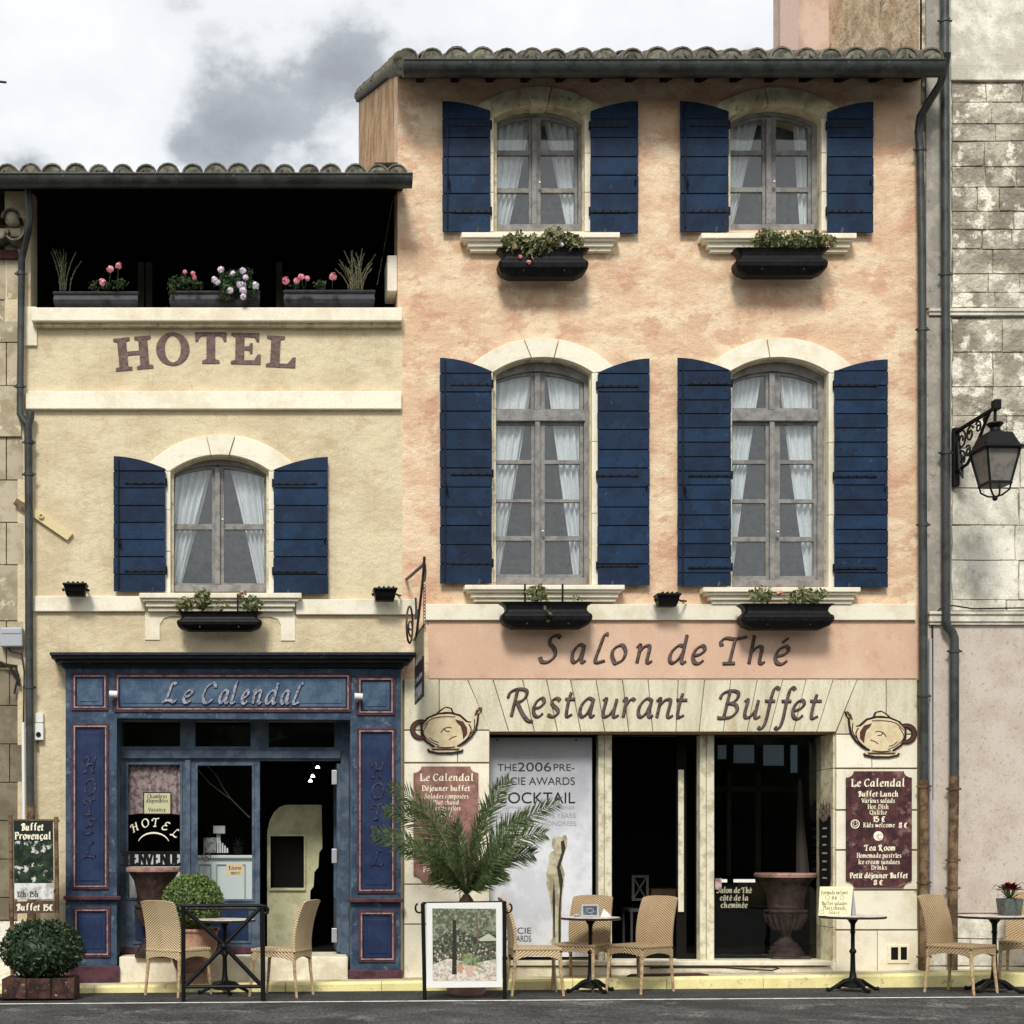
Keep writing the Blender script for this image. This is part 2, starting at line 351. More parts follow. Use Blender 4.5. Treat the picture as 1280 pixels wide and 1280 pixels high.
m_rosem = M('rosemary_sprig', (.07, .09, .05), (.11, .12, .07), 20, rough=.8, bump=0, grain=0)
m_pinkf = M('pink_petal', lin((250, 184, 196)), lin((240, 150, 170)), 60, rough=.7, bump=0, grain=0, trans=.2)
m_whitef = M('white_petal', lin((248, 242, 248)), lin((226, 206, 228)), 60, rough=.7, bump=0, grain=0, trans=.2)
m_salmon = M('salmon_petal', lin((224, 160, 142)), rough=.7, bump=0, grain=0)
m_rose = M('crimson_petal', lin((130, 20, 40)), lin((80, 10, 26)), 40, rough=.6, bump=0, grain=0)
m_marble = M('marble_table_top', lin((226, 216, 204)), lin((190, 172, 160)), 14, rough=.35, bump=.05, grain=.06, spec=.5)
m_tabledk = M('dark_table_rim', (.03, .025, .022), rough=.4, bump=.05)
m_asphalt = M('grey_asphalt', (.10, .098, .094), (.052, .05, .048), 1.3, .42, .6, (.24, .23, .22), 1.9, .55, .66, .7, crack=(1.1, .012, .8), rough=.95, bump=1.0, bs=60, grain=.6, gsc=42)
m_asphdk = M('dark_gutter_asphalt', (.052, .050, .048), (.075, .072, .068), 3, .42, .62, rough=.95, bump=.8, bs=60, grain=.55, gsc=42)
m_pave = M('pale_pavement_stone', lin((206, 196, 168)), lin((176, 164, 138)), 4, .42, .62, lin((140, 128, 106)), 12, .58, .70, .5, rough=.9, bump=.3, grain=.12)
m_yellow = M('yellow_kerb_paint', lin((250, 238, 170)), lin((240, 226, 160)), 5, .42, .62, lin((176, 168, 140)), 11, .56, .68, .75, rough=.85, bump=.3, grain=.1)
m_line = M('white_road_paint', lin((240, 240, 236)), lin((196, 194, 186)), 12, .45, .65, rough=.9, bump=.3, grain=.12)
m_threshold = M('cream_threshold_stone', lin((240, 232, 208)), lin((218, 208, 182)), 5, .42, .62, rough=.9, bump=.25, grain=.1)
m_teacream = M('teapot_cream_paint', lin((226, 208, 170)), lin((212, 192, 152)), 12, rough=.7, bump=.05, grain=.06)
m_teadk = M('teapot_brown_paint', lin((84, 52, 44)), rough=.7, bump=.05, grain=.1)
m_teaol = M('teapot_dark_outline', lin((44, 30, 26)), rough=.7, bump=.05, grain=.1)
m_anchor = M('cream_painted_bar', lin((222, 206, 156)), rough=.8, bump=.2)
m_mat = M('maroon_door_mat', lin((84, 48, 46)), lin((60, 34, 34)), 30, rough=1, bump=.6, bs=150)
m_lampglass = M('frosted_lamp_glass', lin((128, 124, 116)), lin((104, 100, 94)), 9, rough=.35, bump=.05, spec=.5)
m_steel = M('hinge_steel', lin((206, 208, 210)), rough=.35, bump=.1, metal=.6)
m_cable = M('black_cable', (.015, .015, .015), rough=.6, bump=0)
m_soil = M('dark_soil', (.02, .015, .01), rough=1, bump=.5)
m_cloth = M('tan_tablecloth', lin((110, 88, 66)), rough=.9, bump=.1)
m_counter = M('white_counter_panel', lin((234, 238, 234)), rough=.6, bump=.05, grain=.05)
m_hallw = M('olive_cream_hall_wall', lin((206, 202, 164)), lin((180, 176, 138)), 5, rough=.9, bump=.3)
m_pinkcurt = M('pink_lace_curtain', lin((214, 188, 184)), lin((150, 122, 122)), 16, .44, .60, rough=.9, bump=.3, grain=.1, trans=.2)

def wicker(name, base, dark):
    m = M(name, base, rough=.6, bump=0, grain=0)
    nt = m.node_tree; N, L = nt.nodes, nt.links; b = N['Principled BSDF']
    tc = N.new('ShaderNodeTexCoord'); sx = N.new('ShaderNodeSeparateXYZ'); L.new(tc.outputs['Object'], sx.inputs[0])
    def mth(op, a, c=None):
        n = N.new('ShaderNodeMath'); n.operation = op
        for i, q in enumerate((a, c)):
            if q is None: continue
            if isinstance(q, (int, float)): n.inputs[i].default_value = q
            else: L.new(q, n.inputs[i])
        return n.outputs[0]
    ax = mth('ABSOLUTE', sx.outputs[0])
    axy = mth('ADD', ax, sx.outputs[1])
    t = mth('ADD', mth('MULTIPLY', axy, .75), sx.outputs[2])
    w = mth('SINE', mth('MULTIPLY', t, 2 * math.pi / .027))
    nz = N.new('ShaderNodeTexNoise'); nz.inputs['Scale'].default_value = 70; L.new(tc.outputs['Object'], nz.inputs[0])
    h = mth('ADD', w, mth('MULTIPLY', nz.outputs['Fac'], .9))
    mr = N.new('ShaderNodeMapRange'); mr.inputs[1].default_value = -.9; mr.inputs[2].default_value = .5; L.new(h, mr.inputs[0])
    mx = N.new('ShaderNodeMix'); mx.data_type = 'RGBA'; L.new(mr.outputs[0], mx.inputs[0])
    mx.inputs[6].default_value = (*dark, 1); mx.inputs[7].default_value = (*base, 1)
    n3 = N.new('ShaderNodeTexNoise'); n3.inputs['Scale'].default_value = 6; L.new(tc.outputs['Object'], n3.inputs[0])
    oi = N.new('ShaderNodeObjectInfo'); hs = N.new('ShaderNodeHueSaturation'); vr = mth('ADD', mth('MULTIPLY', oi.outputs['Random'], .22), mth('ADD', mth('MULTIPLY', n3.outputs['Fac'], .4), .66))
    L.new(vr, hs.inputs['Value']); L.new(mx.outputs[2], hs.inputs['Color'])
    L.new(hs.outputs[0], b.inputs['Base Color'])
    bp = N.new('ShaderNodeBump'); bp.inputs['Strength'].default_value = .8; bp.inputs['Distance'].default_value = .004
    L.new(h, bp.inputs['Height']); L.new(bp.outputs[0], b.inputs['Normal'])
    return m
m_wicker = wicker('woven_rattan', lin((216, 192, 152)), lin((142, 114, 80)))
m_wicker2 = wicker('brown_woven_rattan', lin((192, 166, 128)), lin((100, 78, 54)))
m_canelegs = M('cane_leg', lin((198, 172, 132)), lin((156, 128, 92)), 30, rough=.5, bump=.1, grain=.08)

def emis(name, col, s):
    m = bpy.data.materials.new(name); m.use_nodes = True; b = m.node_tree.nodes['Principled BSDF']
    b.inputs['Base Color'].default_value = (*col, 1); b.inputs['Emission Color'].default_value = (*col, 1); b.inputs['Emission Strength'].default_value = s
    return m
m_bulb = emis('lit_bulb', (1, .92, .8), 6)

def glass(name, tint, refl, rough=.02, dif=0.0, difc=(.5, .55, .55)):
    m = bpy.data.materials.new(name); m.use_nodes = True; nt = m.node_tree; N, L = nt.nodes, nt.links
    N.remove(N['Principled BSDF'])
    t = N.new('ShaderNodeBsdfTransparent'); t.inputs[0].default_value = (*tint, 1)
    g = N.new('ShaderNodeBsdfGlossy'); g.inputs['Roughness'].default_value = rough
    lw = N.new('ShaderNodeLayerWeight'); pw = N.new('ShaderNodeMath'); pw.operation = 'POWER'; pw.inputs[1].default_value = 5
    L.new(lw.outputs['Facing'], pw.inputs[0])
    mr = N.new('ShaderNodeMapRange'); mr.inputs[1].default_value = 0; mr.inputs[2].default_value = 1; mr.inputs[3].default_value = refl; mr.inputs[4].default_value = .9
    L.new(pw.outputs[0], mr.inputs[0])
    tc = N.new('ShaderNodeNewGeometry'); nz = N.new('ShaderNodeTexNoise'); nz.inputs['Scale'].default_value = 2.5; L.new(tc.outputs['Position'], nz.inputs[0])
    bp = N.new('ShaderNodeBump'); bp.inputs['Strength'].default_value = .12; bp.inputs['Distance'].default_value = .02
    L.new(nz.outputs['Fac'], bp.inputs['Height']); L.new(bp.outputs[0], g.inputs['Normal'])
    ms = N.new('ShaderNodeMixShader'); L.new(mr.outputs[0], ms.inputs[0]); L.new(t.outputs[0], ms.inputs[1]); L.new(g.outputs[0], ms.inputs[2])
    last = ms
    if dif:
        d = N.new('ShaderNodeBsdfDiffuse'); n2 = N.new('ShaderNodeTexNoise'); n2.inputs['Scale'].default_value = 30; n2.inputs['Detail'].default_value = 9; L.new(tc.outputs['Position'], n2.inputs[0])
        cr = N.new('ShaderNodeMapRange'); cr.inputs[1].default_value = .3; cr.inputs[2].default_value = .7; cr.inputs[3].default_value = dif * .3; cr.inputs[4].default_value = dif * 1.9
        L.new(n2.outputs['Fac'], cr.inputs[0]); d.inputs[0].default_value = (*difc, 1)
        m3 = N.new('ShaderNodeMixShader'); L.new(cr.outputs[0], m3.inputs[0]); L.new(ms.outputs[0], m3.inputs[1]); L.new(d.outputs[0], m3.inputs[2]); last = m3
    L.new(last.outputs[0], N['Material Output'].inputs[0])
    return m
m_glass = glass('dusty_window_glass', (.93, .96, .96), .13, .05, .05, (.50, .57, .58))
m_shopglass = glass('shop_glass', (.93, .95, .95), .03)

# ------------------------------------------------------------------ lettering
def cat(pts, seg=6):
    if len(pts) == 2: return list(pts)
    out = []; n = len(pts); closed = pts[0] == pts[-1]
    for i in range(n - 1):
        p0 = pts[i - 1] if i > 0 else (pts[-2] if closed else pts[0]); p1 = pts[i]; p2 = pts[i + 1]
        p3 = pts[i + 2] if i + 2 < n else (pts[1] if closed else pts[-1])
        for q in range(seg):
            t = q / seg
            out.append(tuple(.5 * (2 * p1[d] + (p2[d] - p0[d]) * t + (2 * p0[d] - 5 * p1[d] + 4 * p2[d] - p3[d]) * t * t + (3 * p1[d] - p0[d] - 3 * p2[d] + p3[d]) * t ** 3) for d in (0, 1)))
    out.append(pts[-1]); return out
def G(s): return [[tuple(float(q) / 100 for q in p.split(',')) for p in st.split()] for st in s.split('|')]
GL = {  # pen strokes: x height 50, capitals 74, ascenders 80; several strokes split by |
 'a': G('40,48 24,50 8,32 6,10 16,1 30,12 40,36|42,50 40,30 38,8 44,1 52,6'),
 'b': G('10,80 10,4|10,30 24,49 38,42 40,24 32,4 18,0 10,8'), 'c': G('38,42 26,50 11,40 7,22 16,3 28,1 38,9'),
 'd': G('40,48 24,50 8,32 6,10 16,1 30,12 40,34|43,80 40,30 39,8 44,1 52,6'), 'e': G('8,22 26,26 37,38 30,50 14,42 6,22 12,4 26,0 38,9'),
 'f': G('40,74 32,79 24,72 20,52 19,0|6,48 36,48'), 'F2': G('56,78 46,84 36,76 29,48 22,0 14,-22 4,-28 -4,-24|10,47 46,47'),
 'g': G('38,44 22,50 8,36 10,20 24,16 38,26|40,50 40,-8 30,-24 12,-24 6,-14'), 'h': G('11,80 9,0|9,28 22,46 34,48 37,38 36,8 42,1 50,6'),
 'i': G('12,49 11,0|12,66 13,70'), 'j': G('16,49 15,-8 8,-22 0,-22|16,66 17,70'), 'k': G('11,80 11,0|38,49 13,26|18,30 40,0'), 'l': G('20,80 14,78 12,40 11,8 16,1 26,6'),
 'm': G('9,50 8,0|9,30 22,48 31,44 31,0|31,30 44,48 54,44 54,6 60,2'), 'n': G('2,44 11,50 9,0|9,28 22,46 34,49 38,40 36,8 42,1 50,6'),
 'o': G('24,50 9,40 6,22 16,1 24,0 38,10 42,30 34,47 24,50'), 'p': G('10,50 10,-24|10,30 24,49 38,42 40,24 32,4 18,0 10,8'),
 'q': G('40,48 24,50 8,32 6,10 16,1 30,8 40,26|42,50 41,-24'), 'r': G('2,43 11,50 9,0|9,26 20,44 30,50 36,45'), 's': G('34,44 24,50 12,44 14,33 30,20 32,8 20,0 5,5'),
 't': G('20,66 15,40 13,10 18,1 32,7|4,48 36,48'), 'u': G('4,45 12,49 9,14 14,2 26,6 37,24|40,49 37,8 43,1 51,6'), 'v': G('6,49 20,0|38,49 20,0'), 'w': G('5,49 16,0|28,44 16,0|28,44 40,0|52,49 40,0'),
 'x': G('6,49 36,0|38,49 4,0'), 'y': G('6,49 22,2|40,49 22,2 10,-22 2,-22'), 'z': G('6,48 38,48|38,48 4,2|4,2 40,2'),
 'A': G('4,0 32,74|32,74 58,0|14,26 48,26'), 'B': G('26,72 22,0|6,52 10,66 26,74 44,70 46,54 36,42 24,40|26,40 44,36 50,20 40,4 22,0 8,1'),
 'C': G('54,62 42,74 22,68 8,44 10,18 24,2 40,2 54,14'), 'D': G('12,74 12,0|12,74 38,70 54,50 52,22 36,2 12,0'), 'E': G('12,74 12,0|12,72 46,72|12,38 40,38|12,2 50,2|50,2 52,12'),
 'F': G('12,74 12,0|12,72 46,72|12,38 40,38'), 'G': G('54,62 40,74 20,66 8,40 14,12 32,0 52,8|52,8 52,32'), 'H': G('12,74 12,0|50,74 50,0|12,38 50,38'), 'I': G('12,74 12,0'),
 'K': G('12,74 12,0|48,74 14,36|20,42 52,0'), 'L': G('12,74 12,0|12,2 48,2|48,2 50,14'), 'M': G('8,0 12,74|12,74 34,10|34,10 58,74|58,74 62,0'), 'N': G('10,0 10,74|10,74 52,0|52,0 52,74'),
 'O': G('32,74 12,62 6,36 16,8 32,0 52,12 58,38 50,64 32,74'), 'P': G('12,74 12,0|12,72 36,74 46,60 38,40 12,36'), 'Q': G('32,74 12,62 6,36 16,8 32,0 52,12 58,38 50,64 32,74|34,8 60,-12'),
 'R': G('24,72 20,0|4,50 8,66 24,74 44,71 47,56 38,42 22,38|28,38 44,10 60,-10 74,-14'), 'S': G('56,70 44,76 28,70 26,54 42,38 46,18 30,2 10,2 2,14'),
 'T': G('4,50 0,62 10,72 34,70 62,76|34,70 30,0|14,0 44,1'), 'U': G('10,74 10,20 20,2 40,2 50,20 50,74'), 'V': G('4,74 28,0|54,74 28,0'), 'W': G('4,74 20,0|36,70 20,0|36,70 52,0|70,74 52,0'), 'Y': G('4,74 28,34|52,74 28,34|28,34 28,0'),
 '0': G('24,66 8,52 6,24 22,0 40,14 42,46 24,66'), '1': G('6,56 20,66|20,66 20,0'), '2': G('6,54 20,68 38,58 34,38 6,2|6,2 42,2'), '5': G('38,66 12,66|12,66 10,38|10,38 30,42 40,22 26,0 4,4'),
 '6': G('38,64 18,52 8,24 18,1 36,8 38,28 22,40 10,26'), '8': G('24,68 10,58 16,40 34,26 38,10 22,0 8,10 14,28 34,44 36,60 24,68'), '€': G('42,56 28,66 14,50 12,20 26,0 42,8|2,40 34,40|2,26 32,26'),
 '-': G('4,25 24,26|4,30 24,31'), ',': G('8,4 4,-10'), '.': G('8,2 9,4'), "'": G('8,74 6,60'), ' ': [],
}
ACC = {'é': ('e', '18,60 32,74'), 'ç': ('c', '24,0 22,-14'), 'è': ('e', '14,74 26,60')}
for q, (b_, s_) in ACC.items(): GL[q] = GL[b_] + G(s_)
# swash forms of the raised italic capitals
GL['H_'] = G('2,50 4,64 16,70 24,64|24,72 14,0|2,0 20,1|56,74 46,8 56,1|16,40 50,40'); GL['L_'] = G('44,70 34,76 26,66 20,20 10,4 2,2|6,3 28,8 50,2 60,12'); GL['C_'] = G('58,58 52,72 38,76 16,60 6,30 16,4 36,1 54,14')
GL['E_'] = G('52,66 40,74 22,66 24,46 38,40|24,44 8,26 10,4 28,0 48,10'); GL['T_'] = GL['T']; GL['O_'] = GL['O']
def glyph_pts(ch, slant=0.0, seg=6):
    return [[(x + slant * z, z) for x, z in cat(st, seg)] for st in GL[ch]]
def put_glyph(mb, strokes, x0, z0, sx, sz, y0, y1, nib, eps=.0004, serif=0.0, rot=0.0):
    for i, st in enumerate(strokes):
        pts = [(x0 + p[0] * sx, z0 + p[1] * sz) for p in st]
        if rot:
            c, s_ = math.cos(rot), math.sin(rot); pts = [(x0 + (p[0] - x0) * c - (p[1] - z0) * s_, z0 + (p[0] - x0) * s_ + (p[1] - z0) * c) for p in pts]
        mb.ribbon(pts, 0, y0 - eps * i, y1, nib)
        if serif and len(st) == 2 and abs(st[0][0] - st[1][0]) < .06:
            for j, p in enumerate(pts):
                mb.ribbon([(p[0] - serif, p[1]), (p[0] + serif, p[1])], serif * .28, y0 - eps * (i + 4 + j), y1)
def adv(ch):
    if ch == ' ': return .26
    g = GL[ch]; return max(p[0] for st in g for p in st) + .12
def text_line(mb, s, cxp, base, wpx, hpx, y, bold=.075, slant=0.0, serif=True, ang=.45, seg=3, th=.002):
    """one printed line centred on pixel cxp with its baseline on pixel row base; hpx is the capital height in pixels"""
    tot = sum(adv(c) for c in s); sc = k(y); sz = hpx / .74 * sc; sx = wpx / tot * sc
    x = X(cxp, y) - wpx / 2 * sc
    for ch in s:
        put_glyph(mb, glyph_pts(ch, slant, seg), x, Z(base, y), sx, sz, y - th, y + .0005, (bold * sz, bold * .42 * sz, ang), .00025, serif * .11 * sz if serif else 0)
        x += adv(ch) * sx
R = random.Random(7)
# ------------------------------------------------------------------ the ground
def sheet(name, x0, x1, y0, y1, zf, m, dz=0.0):
    b = MB(); b.add([(x0, y0, zf(x0) + dz), (x1, y0, zf(x1) + dz), (x1, y1, zf(x1) + dz), (x0, y1, zf(x0) + dz)], [(0, 1, 2, 3)])
    o = b.build(name, m); o['kind'] = 'structure'; return o
sheet('ground', -150, 150, -300, 300, lambda x: -1.6, m_asphalt)
sheet('road', -30, 30, -40, -1.2, gr, m_asphalt)
sheet('road_gutter', -30, 30, -1.2, -0.53, gr, m_asphdk)
sheet('white_edge_line', -12, 12, -1.66, -1.59, gr, m_line, .004)
b = MB(); b.add([(x, y, z) for x in (-14, 14) for y, z in ((-1.5901, gr(x) + .003), (-1.1999, gr(x) + .003))], [(0, 2, 3, 1)])
o = b.build('road_edge_strip', m_asphdk); o['kind'] = 'structure'
b = MB(); xs = [-14 + i for i in range(29)]
b.add([(x, y, gs(x) + dz) for x in (-14, 14) for y, dz in ((-.4, 0), (.6, 0))], [(0, 2, 3, 1)])
o = b.build('pavement', m_pave); o['kind'] = 'structure'
kerb = MB(); kerb.add([(-14, -.40, gs(-14)), (14, -.40, gs(14))], [])
ke = bpy.data.objects.new('kerb', None); scene.collection.objects.link(ke); ke['kind'] = 'structure'; ORI[ke.name] = Vector((0, 0, 0))
x = -7.2
while x < 7.4:
    w = 0.98 + R.uniform(-.04, .04); b = MB()
    vs = [(xx, yy, zz) for xx in (x, x + w - .006) for yy, zz in ((-.53, gr(xx) - .02), (-.53, gs(xx) + .001 - .02), (-.512, gs(xx) + .003), (-.40, gs(xx) + .003), (-.40, gr(xx) - .02))]
    b.add(vs, [(0, 1, 6, 5), (1, 2, 7, 6), (2, 3, 8, 7), (3, 4, 9, 8), (0, 4, 3, 2, 1), (5, 6, 7, 8, 9)])
    b.build('kerb_stone', m_yellow, ke); x += w

# ------------------------------------------------------------------ hotel building (left, cream)
hotel = thing('hotel_building', 'cream rendered hotel building on the left with a dark open loggia under its roof', 'building', (X(270), 0, 0))
resto = thing('restaurant_building', 'tall peach rendered three storey building with blue shutters and four arched windows', 'building', (X(825), 0, 0))
YB = .46
def P2(a, b, c, d): return [(a, c), (b, c), (b, d), (a, d)]
w_h = dict(xl=213, xr=337, ys=589, yt=568, yb=741)
hole = lambda w: [(w['xl'], w['yb'])] + arch(w['xl'], w['xr'], w['ys'], w['yt']) + [(w['xr'], w['yb'])]
b = MB(); b.pplate([(22, 1245), (22, 400), (503, 400), (503, 1245), (440, 1245), (440, 898), (145, 898), (145, 1245)], [hole(w_h)], 0, YB)
b.build('wall', m_cream, hotel)
MB().pbox(6, 38, 225, 402, 0, YB).build('wall', m_cream, hotel)
# loggia sill, its drip, string courses
MB().pbox(39, 503, 384, 401, -.13, .20).build('loggia_sill', m_stone, hotel, bevel=.01)
MB().pbox(42, 502, 403, 408, -.07, .1).build('sill_drip', m_oldstone, hotel)
MB().pbox(30, 46, 383, 432, -.03, .1).build('corner_stone', m_stone, hotel, bevel=.008)
MB().pbox(32, 502, 489, 511, -.06, .02).build('string_course', m_stone, hotel, bevel=.008)
MB().pbox(41, 181, 745, 764, -.045, .02).build('string_course', m_stone, hotel, bevel=.006)
MB().pbox(370, 520, 749, 768, -.045, .02).build('string_course', m_stone, hotel, bevel=.006)
# stone apron below the hotel window
b = MB(); b.pplate([(181, 752), (369, 756), (369, 801), (351, 801), (351, 781), (347, 774), (338, 771), (214, 770), (205, 773), (200, 780), (200, 800), (181, 800)], [], -.012, .01)
b.build('apron_stone', m_stone, hotel, bevel=.005)
# loggia interior, its shade put into near-black timber colour
b = MB(); b.pbox(-30, 40, 225, 402, .47, .6); b.build('loggia_partition', m_shadewood, hotel)
b = MB(); b.box(X(10), X(38), YB, 3.2, Z(405), Z(205)); b.build('loggia_side_wall', m_shadewood, hotel)
MB().box(X(38), X(500), .2, 3.2, Z(402) - .1, Z(398)).build('loggia_floor', m_shadewood, hotel)
MB().box(X(10), X(501), 3.0, 3.2, Z(402), Z(223)).build('loggia_back_wall', m_shadewood, hotel)
MB().box(X(500) - .03, X(500) - .005, .42, 3.0, Z(400), Z(223)).build('loggia_side_shade', m_shadewood, hotel)  # dark sheet added where the side wall lies in shade
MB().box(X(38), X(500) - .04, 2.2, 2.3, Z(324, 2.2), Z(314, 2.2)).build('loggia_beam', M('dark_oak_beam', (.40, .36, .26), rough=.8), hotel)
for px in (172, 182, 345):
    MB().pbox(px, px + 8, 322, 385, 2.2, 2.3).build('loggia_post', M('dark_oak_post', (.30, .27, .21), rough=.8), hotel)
MB().box(X(20), X(500), -.10, .12, Z(232), Z(224)).build('loggia_lintel', m_shadewood, hotel)
MB().box(X(20), X(500) - .04, .12, 3.2, Z(226), Z(222)).build('loggia_ceiling', m_shadewood, hotel)

m_tmort = M('tile_end_mortar', lin((128, 126, 110)), lin((84, 82, 70)), 12, .4, .6, rough=.95, bump=.5, grain=.15, rand=.15)
def roof(bld, x0, x1, zt, pitch, depth, ymin, tiles, r, name_g):
    """slab, front row of barrel tiles, gutter"""
    t = math.tan(pitch)
    b = MB(); vs = [(x, y, zt + (y - ymin) * t - dz) for x in (x0, x1) for y in (ymin, depth) for dz in (.05, .14)]
    b.add(vs, [(0, 2, 3, 1), (4, 5, 7, 6), (0, 1, 5, 4), (2, 6, 7, 3), (0, 4, 6, 2), (1, 3, 7, 5)]); b.build('roof_deck', m_shadewood, bld)
    # soffit closing the eave back to the wall
    rest = MB()
    me = None
    for i, xc in enumerate(tiles):
        def barrel(mb, xc, ya, yb, rr, tilt=0):
            n = 8; vs = []
            for yy, q in ((ya, rr), (yb, rr * .86)):
                for ro in (q, q - .016):
                    for j in range(n + 1):
                        a = math.pi * j / n
                        vs.append((xc + ro * math.cos(a) + tilt * (yy - ya), yy, zt + (yy - ymin) * t + ro * math.sin(a) * 1.0 - .035))
            fs = []
            m_ = n + 1
            for j in range(n):
                fs += [(j, j + 1, 2 * m_ + j + 1, 2 * m_ + j), (m_ + j, 3 * m_ + j, 3 * m_ + j + 1, m_ + j + 1), (j, m_ + j, m_ + j + 1, j + 1), (2 * m_ + j, 2 * m_ + j + 1, 3 * m_ + j + 1, 3 * m_ + j)]
            mb.add(vs, fs)
        b = MB(); dx = R.uniform(-.012, .012); rr = r * R.uniform(.92, 1.08); jy = R.uniform(0, .05)
        barrel(b, xc + dx, ymin - jy, ymin + .45, rr, R.uniform(-.03, .03)); b.build('roof_tile', m_tile, bld, smooth=True)
        b = MB(); vs = [(xc + dx + (rr - .01) * math.cos(math.pi * j / 8), ymin - jy + R.uniform(.004, .02), zt + (rr - .012) * math.sin(math.pi * j / 8) - .035 - (0 if 0 < j < 8 else .02)) for j in range(9)]
        b.add(vs, [tuple(range(9))]); b.build('tile_mortar', m_tmort, bld)
        y = ymin + .36
        while y < depth - .3: barrel(rest, xc + R.uniform(-.01, .01), y, y + .45, r); y += .36
    rest.build('upper_tiles', m_tile, bld, kind='stuff')
    # curved under tiles between
    b = MB()
    for i in range(len(tiles) - 1):
        xc = (tiles[i] + tiles[i + 1]) / 2
        n = 6; vs = [(xc + r * .8 * math.cos(math.pi + math.pi * j / n), yy, zt + (yy - ymin) * t + r * .5 * math.sin(math.pi + math.pi * j / n) + .02) for yy in (ymin - .02, depth) for j in range(n + 1)]
        b.add(vs, [(j, j + 1, n + 2 + j, n + 1 + j) for j in range(n)])
    b.build('under_tiles', m_tile, bld, kind='stuff')
def gutter(bld, x0, x1, y, ztop, r, seams):
    b = MB(); n = 10; vs = []
    for xx in (x0, x1):
        for ro in (r, r - .006):
            for j in range(n + 1):
                a = math.pi + math.pi * j / n; vs.append((xx, y + ro * math.cos(a), ztop + ro * 1.15 * math.sin(a)))
    m_ = n + 1; fs = []
    for j in range(n): fs += [(j, j + 1, 2 * m_ + j + 1, 2 * m_ + j), (m_ + j, 3 * m_ + j, 3 * m_ + j + 1, m_ + j + 1)]
    fs += [tuple(range(m_)), tuple(range(2 * m_, 3 * m_))]
    b.add(vs, fs); g = b.build('gutter', m_zinc, bld, smooth=True)
    MB().tube([(x0, y - r, ztop), (x1, y - r, ztop)], .011, 8).build('gutter_bead', m_zinc, g, smooth=True)
    for xx in seams:
        p = [(xx, y + (r + .003) * math.cos(math.pi + math.pi * j / 10), ztop + (r + .003) * 1.15 * math.sin(math.pi + math.pi * j / 10)) for j in range(11)]
        b = MB(); b.add([(q[0] + dx, q[1], q[2]) for q in p for dx in (-.014, .014)], [(2 * j, 2 * j + 1, 2 * j + 3, 2 * j + 2) for j in range(10)]); b.build('gutter_strap', m_zinc, g)
ye = -.50
ht = [X(9 + 28.95 * i, ye + .06) for i in range(-1, 17)] + [X(497, ye + .06)]
roof(hotel, X(-20, ye), X(502, 0), Z(214, ye + .05), math.radians(16), 3.6, ye + .05, ht, .115, 'h')
gutter(hotel, X(-20, ye), X(515, ye), ye, Z(217, ye - .088), .092, [X(p, ye) for p in (80, 148, 221, 292, 362, 434, 500)])
mt = [X(508 + 31.2 * i, ye + .06) for i in range(22)]
roof(resto, X(500, 0) - .06, X(1168, ye), Z(69.5, ye + .05), math.radians(24), 7.3, ye + .05, mt, .122, 'm')
gutter(resto, X(504, ye), X(1177, ye), ye, Z(74, ye - .108), .105, [X(p, ye) for p in (586, 640, 705, 748, 820, 870, 928, 988, 1056, 1106)])
# curled tile and flashing on the gable edge
b = MB(); b.tube([(X(500), -.5, Z(78, -.5)), (X(500), 1.2, Z(78, -.5) + 1.7 * math.tan(math.radians(24)) + .02), (X(500), 7.3, Z(78, -.5) + 7.8 * math.tan(math.radians(24)) + .03)], [.12, .09, .09], 10); b.build('verge_tiles', m_tile, resto, smooth=True)
b = MB(); b.add([(X(500) - .02, .0, Z(186)), (X(500) - .02, 1.6, Z(186) + .35), (X(500) - .30, 1.6, Z(200) + .25), (X(500) - .26, 0, Z(203)), (X(500) - .02, .0, Z(203))], [(0, 1, 2, 3, 4)]); b.build('flashing', m_greyplastic, resto)

# ------------------------------------------------------------------ restaurant building body
w_a = dict(xl=616, xr=741, ys=466, yt=446, yb=731)
w_b = dict(xl=911, xr=1037, ys=466, yt=446, yb=734)
w_c = dict(xl=617, xr=732, ys=148, yt=131, yb=289)
w_d = dict(xl=909, xr=1028, ys=148, yt=131, yb=288)
b = MB(); b.pplate([(503, 850), (503, 84), (1151, 84), (1151, 850)], [hole(w) for w in (w_a, w_b, w_c, w_d)], 0, YB)
b.build('wall', m_peach, resto)
b = MB(); b.pplate([(503, 1230), (503, 850), (1151, 850), (1151, 1230), (1045, 1230), (1045, 916), (612, 916), (612, 1230)], [], .03, .56)
b.build('ground_floor_wall', m_joint, resto)
# pink lower band is its own coat of render
MB().pbox(536, 1146, 776, 848, -.012, .005).build('render_band', m_peach_low, resto)
MB().pbox(532, 1145, 755, 775, -.05, .02).build('string_course', m_stone, resto, bevel=.006)
ang = math.tan(math.radians(24))
b = MB(); zt = Z(80); y1 = 7.27
b.add([(x, y, z) for x in (X(500) - .02, X(500) + .35) for y, z in ((YB, 3.8), (YB, zt + YB * ang), (y1, zt + y1 * ang), (y1, 3.8))], [(0, 1, 2, 3), (4, 7, 6, 5), (0, 4, 5, 1), (1, 5, 6, 2), (2, 6, 7, 3), (0, 3, 7, 4)])
b.build('side_wall', m_gable, resto)
b = MB(); b.add([(x, y, z) for x in (X(500) - .025, X(503)) for y, z in ((-.001, Z(403)), (-.001, Z(84)), (YB, Z(84) + .2), (YB, Z(403)))], [(0, 1, 2, 3), (4, 7, 6, 5), (0, 4, 5, 1), (1, 5, 6, 2), (2, 6, 7, 3), (0, 3, 7, 4)])
b.build('corner_render', m_peach, resto)
